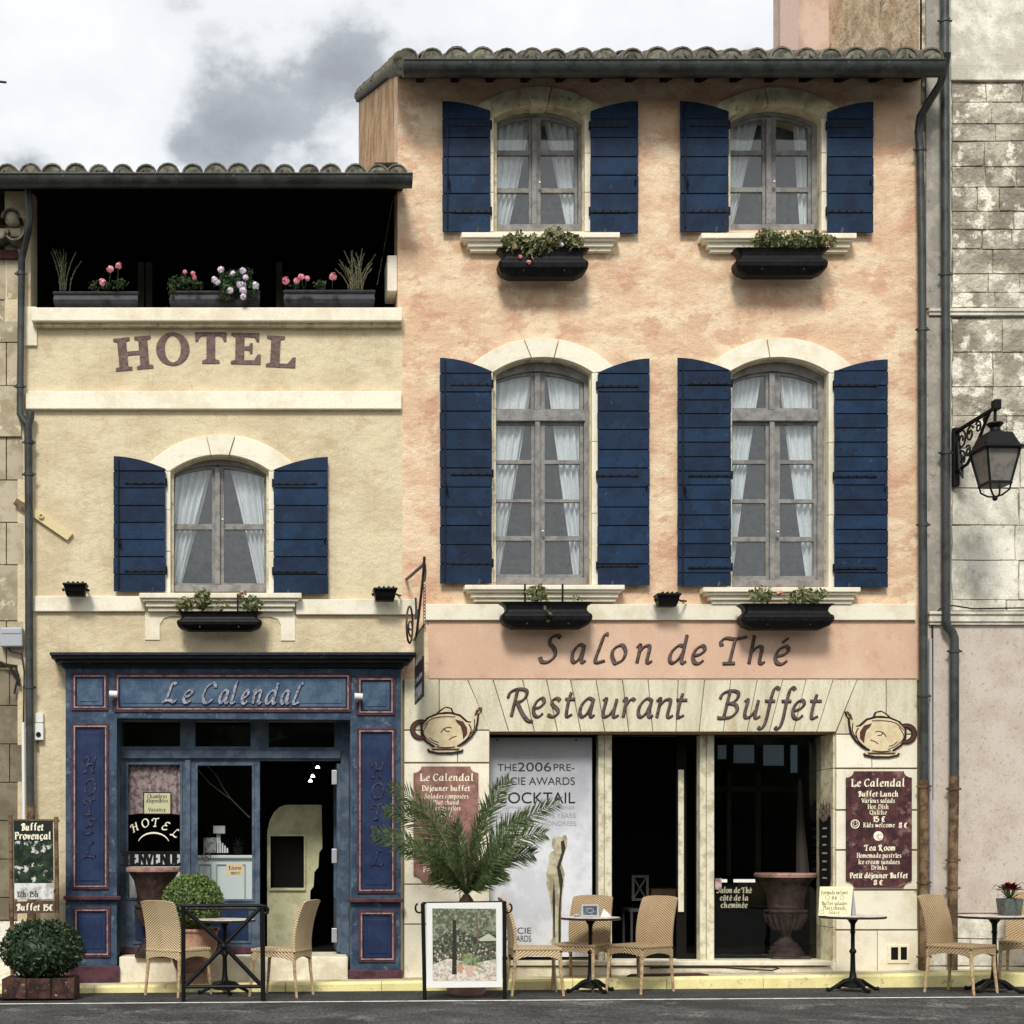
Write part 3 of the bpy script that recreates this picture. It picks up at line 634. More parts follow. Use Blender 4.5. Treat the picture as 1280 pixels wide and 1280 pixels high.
MB().box(X(500) - .13, X(500) - .026, .02, .41, Z(363), Z(318)).build('corbel_block', m_stone, resto, bevel=.01)
MB().box(X(500), X(1151), 7.2, 7.35, 3.8, zt + 7.1 * ang).build('back_wall', m_gable, resto)
MB().box(X(1151) - .3, X(1151), YB, 7.2, 3.8, zt + .4 * ang).build('side_wall', m_gable, resto)
MB().box(X(500) + .36, X(1151) - .31, YB, 7.2, 3.82, 4.0).build('upper_floor', m_room, resto)
MB().box(X(500) + .36, X(1151) - .31, YB, 7.2, Z(385), Z(372)).build('upper_floor', m_room, resto)
MB().box(X(500) + .36, X(1151) - .31, YB, 7.2, Z(112), Z(106)).build('ceiling', m_room, resto)
for (za, zb) in ((Z(372), Z(112)), (4.0, Z(385))):
    MB().box(X(500) + .36, X(1151) - .31, 2.6, 2.7, za, zb).build('partition', m_room, resto)
    MB().box(X(820) - .05, X(820) + .05, YB, 2.6, za, zb).build('partition', m_room, resto)
# eave soffit, the eave shadow put into its near-black colour
b = MB(); b.add([(x, y, z) for x in (X(500), X(1151)) for y, z in ((ye + .08, Z(86, ye) - .01), (ye + .08, Z(86, ye) + .02), (-.001, Z(98)), (-.001, Z(98) + .03))], [(0, 2, 3, 1), (4, 5, 7, 6), (0, 1, 5, 4), (2, 6, 7, 3), (0, 4, 6, 2), (1, 3, 7, 5)])
b.build('soffit', m_shadewood, resto)
for i in range(15):
    xx = X(520 + i * 43.5); b = MB(); b.add([(x, y, z) for x in (xx, xx + .07) for y, z in ((ye + .10, Z(86, ye) - .03), (ye + .10, Z(86, ye)), (-.002, Z(98) - .045), (-.002, Z(98)))], [(0, 2, 3, 1), (4, 5, 7, 6), (0, 1, 5, 4), (2, 6, 7, 3), (0, 4, 6, 2), (1, 3, 7, 5)]); b.build('rafter_end', m_shadewood, resto)

# ------------------------------------------------------------------ arched windows
def window(bld, w, cols, rows, fr_l, fr_r, fr_b, transom=None, curtain=(0.9, .35), seed=1):
    """cols: pane columns, rows: pane rows in pixels; the first row has a curved head"""
    RR = random.Random(seed); yf, ys_, yp = .13, .16, .20
    o = [(w['xl'] - 3, fr_b + 4)] + arch(w['xl'] - 3, w['xr'] + 3, w['ys'] - 1, w['yt'] - 3) + [(w['xr'] + 3, fr_b + 4)]
    il, ir = cols[0][0] - 5, cols[1][1] + 5
    inner = [(il, fr_b - 4)] + arch(il, ir, rows[0][0] + 9, rows[0][0] - 5) + [(ir, fr_b - 4)]
    b = MB(); b.pplate(o, [inner], yf, yf + .07); win = b.build('window', m_grey, bld, bevel=.004)
    cxm = (cols[0][1] + cols[1][0]) / 2
    for ci, (a, c) in enumerate(cols):
        oa, oc = (il + 1, cxm - 1) if ci == 0 else (cxm + 1, ir - 1)
        top = rows[0][0]
        full = arch(cols[0][0], cols[1][1], top + 10, top, 24)
        ftop = [p for p in full if a <= p[0] <= c]
        def yat(px):
            for i in range(23):
                if full[i][0] <= px <= full[i + 1][0]:
                    t = (px - full[i][0]) / (full[i + 1][0] - full[i][0]); return full[i][1] * (1 - t) + full[i + 1][1] * t
            return full[0][1] if px < 500 and px <= full[0][0] else full[-1][1]
        head = [(a, yat(a))] + [p for p in ftop if a + 1 < p[0] < c - 1] + [(c, yat(c))]
        ofull = arch(il + 1, ir - 1, top + 10, top - 4, 24)
        oh = [p for p in ofull if oa < p[0] < oc]
        def oat(px): return min(ofull, key=lambda p: abs(p[0] - px))[1]
        outer = [(oa, fr_b - 5), (oa, oat(oa))] + oh + [(oc, oat(oc)), (oc, fr_b - 5)]
        holes = [[(a, rows[0][1])] + head + [(c, rows[0][1])]]
        for (r0, r1) in rows[1:]: holes.append(P2(a, c, r0, r1))
        s = MB(); s.pplate(outer, holes, ys_, ys_ + .045); s.build('sash', m_grey, win, bevel=.003)
        for hl in holes:
            g = MB(); n = len(hl); g.add([(X(p[0], yp - .02), yp - .02, Z(p[1], yp - .02)) for p in [((p[0] - (a + c) / 2) * 1.06 + (a + c) / 2, p[1]) for p in hl]], [tuple(range(n))]); g.build('pane', m_glass, win)
    # meeting stile and weather bar
    MB().pbox(cxm - 3.5, cxm + 2.5, rows[1][0] - 4 if transom else rows[0][0] - 2, fr_b - 6, yf - .012, yf + .05).build('meeting_stile', m_grey, win, bevel=.004)
    if transom:
        MB().pbox(il - 2, ir + 2, transom[0], transom[1], yf - .02, yf + .06).build('transom', m_grey, win, bevel=.006)
        MB().pbox(cxm - 4, cxm + 3, rows[0][0] - 3, transom[0], yf - .01, yf + .05).build('mullion', m_grey, win, bevel=.004)
    MB().pbox(il - 4, ir + 4, fr_b - 6, fr_b + 3, yf - .03, yf + .06).build('weather_bar', m_grey, win, bevel=.006)
    MB().sphere((X(cxm + 6, yf - .02), yf - .03, Z((rows[-1][0] + rows[-2][1]) / 2 - 8, yf)), .018, 8, 5).build('window_knob', m_steel, win, smooth=True)
    # curtains
    yc = .25; H0, H1 = w['yt'] - 4, fr_b
    for ci, (wt, wb, bow) in enumerate(curtain):
        n, m_ = 40, 18; vs = []; fold = RR.uniform(5, 7)
        for j in range(m_ + 1):
            t = j / m_; tt = t ** bow
            wd = wt * (1 - tt) + wb * tt
            for i in range(n + 1):
                u = i / n
                px = (w['xl'] - 8 + u * wd) if ci == 0 else (w['xr'] + 8 - u * wd)
                yy = yc + .024 * math.sin(u * fold * 6.28 + .6 * math.sin(t * 3 + ci)) + .01 * math.sin(u * 37 + t * 5)
                vs.append((X(px, yc), yy, Z(H0 + (H1 - H0) * t, yc)))
        fs = [(j * (n + 1) + i, j * (n + 1) + i + 1, (j + 1) * (n + 1) + i + 1, (j + 1) * (n + 1) + i) for j in range(m_) for i in range(n)]
        cb = MB(); cb.add(vs, fs); cb.build('curtain', m_curtain, win, smooth=True)
    return win
window(resto, w_a, [(620, 664), (681, 725)], [(469, 511), (531, 575), (580, 624), (628, 670), (676, 718)], 617, 733, 728, (512, 526), [(64, 15, 1.0), (70, 32, 1.0)], 1)
window(resto, w_b, [(915, 957), (975, 1017)], [(469, 510), (531, 575), (580, 624), (629, 671), (677, 720)], 912, 1026, 731, (512, 526), [(52, 10, 1.0), (76, 38, 1.0)], 2)
window(resto, w_c, [(620, 661), (676, 718)], [(149, 188), (194, 235), (241, 281)], 619, 724, 286, None, [(56, 26, 1.3), (66, 32, .9)], 3)
window(resto, w_d, [(913, 953), (970, 1010)], [(149, 188), (194, 234), (240, 281)], 912, 1018, 286, None, [(52, 14, 1.0), (46, 36, .8)], 4)
window(hotel, w_h, [(217, 265), (280, 330)], [(586, 655), (662, 729)], 214, 336, 737, None, [(66, 20, 1.0), (64, 22, .9)], 5)

# stone surrounds: arch stones, jambs
def surround(bld, w, outer, joints, keyst, jl, jr, proud=-.03):
    """outer: (left, right, spring, top) of the outer arch; joints: pixel x of the joints on the inner arch"""
    n = 48; oa = arch(outer[0], outer[1], outer[2], outer[3], n); ia = arch(w['xl'] - 1, w['xr'] + 1, w['ys'], w['yt'], n)
    js = [0] + [int(round(j * n)) for j in joints] + [n]
    for q in range(len(js) - 1):
        i0, i1 = js[q], js[q + 1]; pts = []
        g = .6 if q else 0
        for i in range(i0, i1 + 1): p = oa[i]; pts.append((p[0] + (g if i == i0 else 0) - (.6 if i == i1 and i1 < n else 0), p[1]))
        for i in range(i1, i0 - 1, -1): p = ia[i]; pts.append((p[0] + (g if i == i0 else 0) - (.6 if i == i1 and i1 < n else 0), p[1]))
        key = keyst is not None and q == keyst
        b = MB(); b.pplate(pts, [], proud - (.022 if key else 0), .14); b.build('arch_stone', m_stone if bld is hotel or w in (w_a, w_b) else m_oldstone, bld, bevel=.006)
    # moulded inner edge following the arch
    ia2 = arch(w['xl'] + 4, w['xr'] - 4, w['ys'] + 2, w['yt'] + 4, n)
    pts = [(w['xl'] + 4, w['yb'])] + ia2 + [(w['xr'] - 4, w['yb'])] + [(w['xr'] + 2, w['yb'])] + ia[::-1] + [(w['xl'] - 2, w['yb'])]
    b = MB(); b.pplate(pts, [], .05, .125); b.build('window_rebate', m_oldstone, bld, bevel=.008)
    for (a, c) in (jl, jr):
        h = (w['yb'] - outer[2]) / 3
        for i in range(3):
            MB().pbox(a, c, outer[2] + i * h + (.6 if i else 4), outer[2] + (i + 1) * h, proud + .006, .05).build('jamb_stone', m_stone, bld, bevel=.005)
surround(resto, w_a, (583, 771, 462, 422), (.40, .60), 1, (610, 616), (740, 748))
surround(resto, w_b, (882, 1070, 462, 422), (.42,), None, (908, 912), (1036, 1045))
surround(resto, w_c, (583, 763, 142, 108), (.41, .58), 1, (610, 617), (731, 739))
surround(resto, w_d, (880, 1057, 142, 109), (.43,), None, (905, 910), (1027, 1035))
surround(hotel, w_h, (180, 372, 585, 543), (.42, .58), 1, (205, 213), (336, 344))

# moulded sills
def sill(bld, a, c, y0, y1, prof=((0, 0, .16), (.28, 4, .135), (.45, 8, .10), (.75, 11, .07))):
    h = y1 - y0; ys_ = [q[0] for q in prof] + [1]
    for i, (t, inset, dp) in enumerate(prof):
        MB().pbox(a + inset, c - inset, y0 + h * t, y0 + h * ys_[i + 1], -dp, .2 if i == 0 else .02).build('sill_moulding', m_stone, bld, bevel=.007)
sill(resto, 581, 781, 731, 752); sill(resto, 879, 1076, 734, 755); sill(resto, 577, 775, 290, 314); sill(resto, 877, 1071, 291, 315)
sill(hotel, 174, 377, 741, 764)

# shutters: each plank is an object, ironwork on top
def shutter(bld, xo, xi, yo, yi, yb, joints, straps, rod=False, dog=True):
    """xo outer edge, xi inner (hinged) edge; yo and yi the top at those edges"""
    a, c = min(xo, xi), max(xo, xi); y0 = -.075
    def top(px):
        t = (px - xo) / (xi - xo); return yo + (yi - yo) * t ** 1.8
    back = MB(); tp = [(a + (c - a) * i / 10, top(a + (c - a) * i / 10) + 1.2) for i in range(11)]
    back.pplate([(a + 1, yb - 1)] + [(min(max(p[0], a + 1), c - 1), p[1]) for p in tp] + [(c - 1, yb - 1)], [], y0 + .012, y0 + .035)
    sh = back.build('shutter', m_bluedk, bld)
    js = [None] + list(joints) + [yb]
    for i in range(len(js) - 1):
        if js[i] is None:
            pts = [(a, js[1] - .8)] + [(p[0], p[1] - 1.2) for p in tp] + [(c, js[1] - .8)]
        else: pts = P2(a + R.uniform(-.4, .4), c + R.uniform(-.4, .4), js[i] + .7, js[i + 1] - .7)
        yy = y0 + R.uniform(-.003, .003)
        b = MB(); b.pplate(pts, [], yy, y0 + .011); b.build('plank', m_blue, sh, bevel=.004)
    for st in straps:
        L_ = (c - a) * .80; s0, s1 = (xi, xi - L_) if xi > xo else (xi, xi + L_)
        b = MB(); b.pbox(min(s0, s1), max(s0, s1), st - 1.3, st + 1.3, y0 - .012, y0 - .003)
        for q in range(5):
            px = s0 + (s1 - s0) * (.12 + .2 * q); b.sphere((X(px, y0), y0 - .014, Z(st, y0)), .009, 6, 4)
        b.build('hinge_strap', m_bluedk, sh)
        MB().tube([(X(xi, -.05), -.05, Z(st + 5, -.05)), (X(xi, -.05), -.05, Z(st - 5, -.05))], .018, 8).build('hinge_pin', m_black, sh)
    if rod:
        xr_ = a + 6
        b = MB(); b.tube([(X(xr_, y0), y0 - .02, Z(top(xr_) + 4, y0)), (X(xr_, y0), y0 - .02, Z(yb - 5, y0))], .009, 6)
        b.build('shutter_bolt_rod', m_bluedk, sh)
        ym = (yo + yb) / 2 + 20
        b = MB(); b.tube([(X(xr_, y0), y0 - .03, Z(ym - 6, y0)), (X(xr_ + 1, y0), y0 - .05, Z(ym, y0)), (X(xr_ + 3, y0), y0 - .045, Z(ym + 7, y0))], .013, 6); b.build('bolt_handle', m_black, sh)
    else:
        xr_ = c - 5 if xi < xo else a + 5; ym = (yo + yb) / 2 + 18
        b = MB(); b.tube([(X(xr_ + 2, y0), y0 - .012, Z(ym - 4, y0)), (X(xr_, y0), y0 - .03, Z(ym, y0)), (X(xr_ + 1, y0), y0 - .012, Z(ym + 4, y0))], .008, 6); b.build('shutter_catch', m_bluedk, sh)
    if dog:
        xd = xi + (-17 if xi > xo else 17)
        b = MB(); b.tube([(X(xd - 3, -.1), -.09, Z(yb + 5, -.1)), (X(xd, -.1), -.12, Z(yb + 1, -.1)), (X(xd + 2, -.1), -.11, Z(yb - 5, -.1))], [.016, .012, .016], 6); b.build('shutter_dog', m_zinc, sh)
    # nails
    b = MB()
    for i in range(1, len(js) - 1):
        for px in (a + (c - a) * .12, a + (c - a) * .5, a + (c - a) * .88):
            b.sphere((X(px + R.uniform(-2, 2), y0), y0 - .001, Z(js[i] + R.uniform(6, 9), y0)), .006, 5, 3)
    b.build('nails', m_bluedk, sh, kind='stuff')
    return sh
jA = [467, 490, 514, 537, 562, 585, 609, 634, 657, 681, 705]
jB = [463.4, 481.9, 500, 517.2, 535, 552.8, 571, 589, 606.3, 625, 643.8, 662, 679.7, 697, 716]
jC = [149, 172, 196, 219, 242, 266]
jH = [589, 610, 632, 653, 674.5, 696, 718]
shutter(resto, 550, 615, 447, 464, 730, jA, [480, 592, 704], True)
shutter(resto, 812, 747, 448, 466, 732, jA, [482, 594, 707])
shutter(resto, 847, 914, 447, 463, 733, jB, [479, 594, 709], True)
shutter(resto, 1110, 1043, 449, 464, 735, jB, [481, 595, 710])
shutter(resto, 553, 613, 126, 138, 290, jC, [156, 264], True)
shutter(resto, 798, 738, 126, 139, 292, jC, [157, 264])
shutter(resto, 850, 911, 126, 139, 290, jC, [156, 264], True)
shutter(resto, 1092, 1034, 127, 140, 291, jC, [157, 264])
shutter(hotel, 142, 207, 570, 586, 740, jH, [603, 713], True)
shutter(hotel, 410, 342, 571, 587, 743, jH, [604, 714])

# ------------------------------------------------------------------ restaurant ground floor stones
def stone(pts, y0=0.0, m=m_stone, name='stone_block', par=None, y1=.05):
    b = MB(); b.pplate(pts, [], y0 + R.uniform(-.002, .002), y1); return b.build(name, m, par or resto, bevel=.004)
lt = [526.5, 549, 584, 615, 646, 676, 695, 715, 747, 778, 810, 842, 848, 882, 913, 946, 979, 1012, 1034, 1062, 1108, 1147]
tops = [505, 549, 584, 616, 653, 683, 713, 745, 778, 810, 848, 881, 914, 947, 979, 1008, 1042, 1072, 1108, 1147]
bots = [505, 549, 612, 636, 668, 697, 726, 756, 786, 816, 845, 874, 904, 934, 962, 992, 1021, 1045, 1108, 1147]
for i in range(len(tops) - 1):
    end = i in (0, 1, len(tops) - 2, len(tops) - 3)
    yb_ = 912 if i < 2 else (914.5 if i < len(tops) - 3 else 917)
    stone([(tops[i] + .5, 848.5), (tops[i + 1] - .5, 848.5), (bots[i + 1] - .5, yb_), (bots[i] + .5, yb_)], 0, m_lintel, 'lintel_stone', y1=.2 if not end else .05)
for (r0, r1, js) in ((913, 953, (505, 572, 612)), (954, 1005, (505, 612)), (1005.5, 1055, (505, 560, 612)), (1055.5, 1105, (505, 612)), (1105.5, 1155, (505, 575, 612)), (1155.5, 1226, (505, 612))):
    for i in range(len(js) - 1): stone(P2(js[i] + .5, js[i + 1] - .5, r0 + .5, r1 - .5), y1=.1)
for (r0, r1, js) in ((918, 960, (1045, 1090, 1147)), (961, 1012, (1045, 1147)), (1013, 1062, (1045, 1147)), (1063, 1112, (1045, 1147)), (1113, 1162, (1045, 1147)), (1163, 1219, (1045, 1097, 1148))):
    for i in range(len(js) - 1): stone(P2(js[i] + .5, js[i + 1] - .5, r0 + .5, r1 - .5), y1=.1, m=m_stone)
# right reveal blocks
xr_ = X(1045)
for (r0, r1) in ((916, 960), (960, 1010), (1010, 1060), (1060, 1110), (1110, 1160), (1160, 1216)):
    MB().box(xr_ - .012, xr_ + .02, .05 if r0 else 0, .54, Z(r1) + .003, Z(r0) - .003).build('reveal_stone', m_oldstone, resto, bevel=.003)
# threshold and base ledge of the restaurant
b = MB(); b.box(X(560), X(1045) + .8, .56, 3.0, -.2, Z(1203)); b.box(X(612), X(1045), .0, .56, -.2, Z(1203)); b.build('restaurant_floor', m_threshold, resto)
b = MB(); b.pbox(628, 1042, 1201.5, 1207, -.10, .0); b.build('threshold_slab', m_threshold, resto, bevel=.006)
b = MB(); b.pbox(634, 1040, 1209, 1226, -.06, .0); b.build('threshold_riser', m_threshold, resto, bevel=.006)
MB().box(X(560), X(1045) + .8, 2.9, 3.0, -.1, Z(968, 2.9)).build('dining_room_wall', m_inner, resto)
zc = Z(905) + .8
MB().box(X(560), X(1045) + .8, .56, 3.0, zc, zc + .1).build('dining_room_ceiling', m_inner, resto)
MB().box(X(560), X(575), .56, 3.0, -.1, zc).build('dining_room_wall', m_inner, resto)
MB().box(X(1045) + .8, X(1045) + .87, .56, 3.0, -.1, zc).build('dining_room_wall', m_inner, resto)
MB().box(X(575), X(1045) + .8, .6, 2.9, Z(1203) + .002, Z(1203) + .006).build('dining_room_floor', m_inner, resto)  # near-black sheet over the cream floor stands for room shade
# added pane shapes standing in for reflections in the right-hand glass
yk = 2.9
b = MB(); holes = [P2(p, q, r, s) for p, q, r, s in ((897, 909, 931, 949), (917, 944, 931, 954), (954, 981, 931, 957), (988, 998, 931, 966))]
b.pplate([(590, 968), (590, 830), (1018, 830), (1018, 972)], holes, yk - .06, yk - .02); b.build('reflection_frame', m_inner, resto)
for hl in holes:
    g = MB(); g.pplate(hl, [], yk + .12, yk + .125); g.build('reflection_pane', M('pale_reflection_pane', (.42, .47, .50), rough=.4, trans=.8, bump=0, grain=.1), resto)
# posts of the restaurant front
def post(a, c, name='front_post'):
    b = MB(); b.pbox(a, c, 900, 1203, .30, .44); o = b.build(name, m_postpaint, resto, bevel=.01)
    MB().pbox(a + (c - a) * .42, a + (c - a) * .46, 916, 1202, .294, .31).build('post_groove', m_joint, o)
post(748, 765); post(875, 893)
MB().box(X(612), X(1045), .28, .46, Z(919, .28), Z(905)).build('front_lintel_board', m_inner, resto)
# ------------------------------------------------------------------ blue timber shopfront of the hotel
shop = thing('wooden_shopfront', 'blue panelled timber shopfront with maroon mouldings, double doors and a dark cornice', 'shopfront', (X(290), -.1, 0))
ys = -.12
b = MB(); b.pplate([(82, 1212), (82, 833), (501, 836), (501, 1215), (439, 1215), (439, 900), (146, 898), (146, 1212)], [], ys, .10)
b.build('surround_board', m_shop, shop, bevel=.004)
for i, (a, c, y0, y1, dp) in enumerate(((62, 520, 815, 819, .36), (64, 518, 819, 823, .33), (69, 513, 823, 828, .27), (76, 507, 828, 831, .20), (78, 505, 831, 834, .17))):
    MB().pbox(a, c, y0, y1, -dp, .0).build('cornice_moulding', m_cornice, shop, bevel=.006)
def panel(a, c, y0, y1, mi, par=shop, yy=ys):
    f = MB(); f.frame(a, c, y0, y1, 3.0, yy - .018, yy + .01); fr = f.build('panel_moulding', m_maroon, par, bevel=.004)
    f = MB(); f.frame(a + 3, c - 3, y0 + 3, y1 - 3, 1.8, yy - .026, yy + .01); f.build('moulding_line', m_pinkln, fr, bevel=.003)
    f = MB(); f.frame(a + 4.8, c - 4.8, y0 + 4.8, y1 - 4.8, 2.2, yy - .012, yy + .01); f.build('moulding_inner', m_cornice, fr, bevel=.003)
    f = MB(); f.pplate(P2(a + 7, c - 7, y0 + 7, y1 - 7), [], yy - .004, yy + .01); f.build('panel_field', mi, fr)
    f = MB(); f.pplate(P2(a + 11, c - 11, y0 + 11, y1 - 11), [], yy - .011, yy); f.build('raised_panel', mi, fr, bevel=.004)
panel(89, 135, 841, 888, m_panel2); panel(143, 439, 841, 890, m_panel2); panel(446, 494, 845, 894, m_panel2)
panel(89, 136, 904, 1112, m_panel); panel(446, 495, 910, 1117, m_panel)
panel(91, 138, 1134, 1197, m_panel); panel(448, 495, 1138, 1203, m_panel)
MB().pbox(79, 151, 1120, 1125, ys - .06, ys + .02).build('pilaster_ledge', m_maroon, shop, bevel=.008)
MB().pbox(434, 505, 1123, 1128, ys - .06, ys + .02).build('pilaster_ledge', m_maroon, shop, bevel=.008)
MB().pbox(82, 149, 1208, 1240, ys - .035, .10).build('pilaster_base', m_maroon, shop, bevel=.006)
MB().pbox(436, 503, 1213, 1236, ys - .035, .10).build('pilaster_base', m_maroon, shop, bevel=.006)
MB().box(X(146) - .005, X(146) + .012, ys + .002, .6, Z(1212), Z(898)).build('reveal_board', m_doorp, shop)
MB().box(X(439) - .012, X(439) + .005, ys + .002, .6, Z(1215), Z(900)).build('reveal_board', m_doorp, shop)
# entrance block and floor
b = MB(); b.pbox(149, 435, 1196, 1245, -.10, .7); b.build('entrance_step', m_threshold, hotel, bevel=.012)
yd = .28
b = MB(); b.pplate(P2(140, 450, 892, 1200), [P2(150, 225, 901, 933), P2(244, 313, 901, 933), P2(336, 418, 901, 934), P2(148, 426, 951, 1200)], yd, yd + .08)
b.build('transom_frame', m_doorp, shop, bevel=.005)
for a, c in ((150, 225), (244, 313), (336, 418)):
    MB().pplate(P2(a - 2, c + 2, 899, 936), [], yd + .04, yd + .046).build('transom_pane', m_shopglass, shop)
MB().pbox(147, 426, 938, 948, yd - .035, yd).build('transom_rail', m_doorp, shop, bevel=.006)
def leaf(a, c, gx0, gx1, gy0, gy1, px0, px1, py0, py1, yb=1193):
    b = MB(); b.pplate(P2(a, c, 951, yb), [P2(gx0, gx1, gy0, gy1)], yd + .01, yd + .06); d = b.build('door', m_doorp, shop, bevel=.005)
    f = MB(); f.frame(gx0 - 3, gx1 + 3, gy0 - 3, gy1 + 3, 3, yd - .004, yd + .02); f.build('glazing_bead', m_doorp, d, bevel=.004)
    MB().pplate(P2(gx0 - 1, gx1 + 1, gy0 - 1, gy1 + 1), [], yd + .035, yd + .04).build('pane', m_shopglass, d)
    f = MB(); f.frame(px0, px1, py0, py1, 3, yd - .006, yd + .02); f.build('door_moulding', m_doorp, d, bevel=.004)
    MB().pplate(P2(px0 + 4, px1 - 4, py0 + 4, py1 - 4), [], yd + .0, yd + .02).build('door_panel', m_panel, d, bevel=.004)
    MB().pbox(a + 1, c - 1, 1184, yb - 1, yd - .012, yd + .02).build('kick_board', m_maroon, d, bevel=.004)
    return d
d1 = leaf(149, 234, 160, 225, 956, 1122, 166, 216, 1131, 1180)
d2 = leaf(235, 325, 247, 315, 957, 1124, 262, 314, 1134, 1179)
MB().pbox(231, 238, 950, 1192, yd - .02, yd + .02).build('door_astragal', m_doorp, shop, bevel=.005)
# right leaf folded inwards
xo = X(421, yd + .02)
b = MB(); ly0, ly1 = yd + .03, yd + .92
holes = [[(ly0 + .11, Z(1125)), (ly0 + .11, Z(960)), (ly1 - .11, Z(960)), (ly1 - .11, Z(1125))]]
b.plate([(ly0, Z(1193)), (ly0, Z(952)), (ly1, Z(952)), (ly1, Z(1193))], holes, 0, .05)
b.v = [(xo + p[1] - .0, p[0], p[2]) for p in b.v]; d3 = b.build('open_door', m_doorp, shop, bevel=.004)
for py in (970, 1070, 1171):
    MB().box(xo - .055, xo + .0, ly0 - .03, ly0 - .012, Z(py + 9), Z(py - 9)).build('door_hinge', m_steel, d3, bevel=.003)
b = MB(); b.pbox(426, 438, 951, 1196, yd + .01, yd + .07); b.build('side_jamb', m_cornice, shop)

# entrance hall, its darkness put into near-black surfaces
hx0, hx1 = X(100), X(470)
zc = Z(878)
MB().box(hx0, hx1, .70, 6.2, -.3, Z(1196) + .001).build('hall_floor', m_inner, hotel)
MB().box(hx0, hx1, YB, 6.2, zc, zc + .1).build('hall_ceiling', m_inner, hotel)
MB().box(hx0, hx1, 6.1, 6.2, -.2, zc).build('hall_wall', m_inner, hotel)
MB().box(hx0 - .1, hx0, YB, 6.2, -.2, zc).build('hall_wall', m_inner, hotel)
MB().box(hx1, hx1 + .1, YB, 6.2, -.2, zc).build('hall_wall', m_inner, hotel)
yh = 1.25
b = MB(); b.pplate([(334, 1183), (334, 1040), (337, 1026), (342, 1016), (349, 1009), (357, 1006), (402, 1006), (403, 1060), (399, 1066), (398, 1084), (393, 1090), (392, 1108), (388, 1113), (387, 1150), (384, 1183)], [P2(337, 380, 1045, 1110)], yh, yh + .15)
b.build('hall_arch', m_hallw, hotel)
b = MB(); b.frame(336, 382, 1043, 1113, 2, yh - .03, yh + .02); b.build('hatch_frame', m_hallw, hotel)
MB().pplate(P2(336, 382, 1043, 1112), [], yh + .12, yh + .14).build('hatch_board', m_inner, hotel)
# hotel upper room so that the window does not look through
MB().box(X(30), X(499), 2.7, 2.8, Z(790), Z(412)).build('upstairs_wall', m_room, hotel)
MB().box(X(24), X(30), YB, 2.8, Z(790), Z(412)).build('upstairs_wall', m_room, hotel)
MB().box(X(499), X(503), YB, 6.2, -.2, Z(400)).build('party_wall', m_room, hotel)
MB().box(X(24), X(499), YB, 2.8, Z(800), Z(790)).build('upstairs_floor', m_room, hotel)
MB().box(X(24), X(499), YB, 2.8, Z(418), Z(409)).build('upstairs_ceiling', m_room, hotel)
MB().box(X(24), X(34), YB, 6.2, -.3, Z(800)).build('side_wall', m_cream, hotel)

# ------------------------------------------------------------------ right-hand building
rb = thing('grey_stone_building', 'tall grey weathered stone house at the right edge with a street lamp on it', 'building', (X(1230), 0, 0))
XR1 = X(1762)
b = MB(); b.box(X(1151), XR1, .02, 2.6, -.3, Z(-600)); b.build('wall', m_mortar, rb)
b = MB(); b.pbox(1158, 1189, -110, 385, -.012, .05); b.build('pier_render', m_greywall, rb)
b = MB(); b.pbox(1158, 1189, 396, 766, -.012, .05); b.build('pier_render', m_greywall, rb)
b = MB(); b.box(X(1151) - .012, X(1151) + .02, .02, 2.62, Z(110), Z(-600)); b.build('side_wall', m_rough, rb)
b = MB(); b.pbox(1155, 1760, 782, 1141, -.014, .05); b.build('render_coat', m_pinkr, rb)
b = MB(); b.pbox(1189, 1760, -110, 82, -.014, .05); b.build('upper_render', m_palest, rb)
b = MB(); b.pbox(1189, 1760, 82, 100, -.03, .05); b.build('ledge', m_palest, rb, bevel=.008)
def ashlar(x0, x1, y0, y1, hmin, hmax, wmin, wmax, m, par, seed, dy=.0, smooth_p=0):
    RR = random.Random(seed); y = y0
    while y < y1 - 4:
        h = min(RR.uniform(hmin, hmax), y1 - y)
        if y1 - y - h < 8: h = y1 - y
        x = x0
        while x < x1 - 3:
            w = min(RR.uniform(wmin, wmax), x1 - x)
            if x1 - x - w < 10: w = x1 - x
            g = RR.uniform(.3, 1.1); j = lambda: RR.uniform(-.9, .9)
            pts = [(x + g + j(), y + h - g + j() * .6), (x + g + j(), y + h / 2), (x + g + j(), y + g + j() * .6), (x + w / 2, y + g + j() * .5), (x + w - g + j(), y + g + j() * .6), (x + w - g + j(), y + h / 2), (x + w - g + j(), y + h - g + j() * .6), (x + w / 2, y + h - g + j() * .5)]
            bb = MB(); bb.pplate(pts, [], dy - RR.uniform(.0, .007) + .006, dy + .04); bb.build('stone_block', m, par, bevel=.006)
            x += w
        y += h
ashlar(1190, 1758, 104, 384, 21, 32, 26, 56, m_greyst, rb, 3)
ashlar(1190, 1758, 398, 560, 36, 46, 44, 70, m_greyst, rb, 5)
ashlar(1190, 1758, 560, 764, 42, 52, 60, 90, m_palest, rb, 6)
ashlar(1158, 1758, 1141, 1216, 30, 40, 50, 90, m_palest, rb, 8)
for (y0, y1, dp) in ((385, 389, .05), (389, 394, .035)):
    MB().pbox(1162, 1760, y0, y1, -dp, .03).build('moulded_string', m_palest, rb, bevel=.006)
for (y0, y1, dp) in ((764, 768, .09), (768, 777, .07), (777, 781, .05)):
    MB().pbox(1162, 1760, y0, y1, -dp, .03).build('moulded_string', m_palest, rb, bevel=.008)
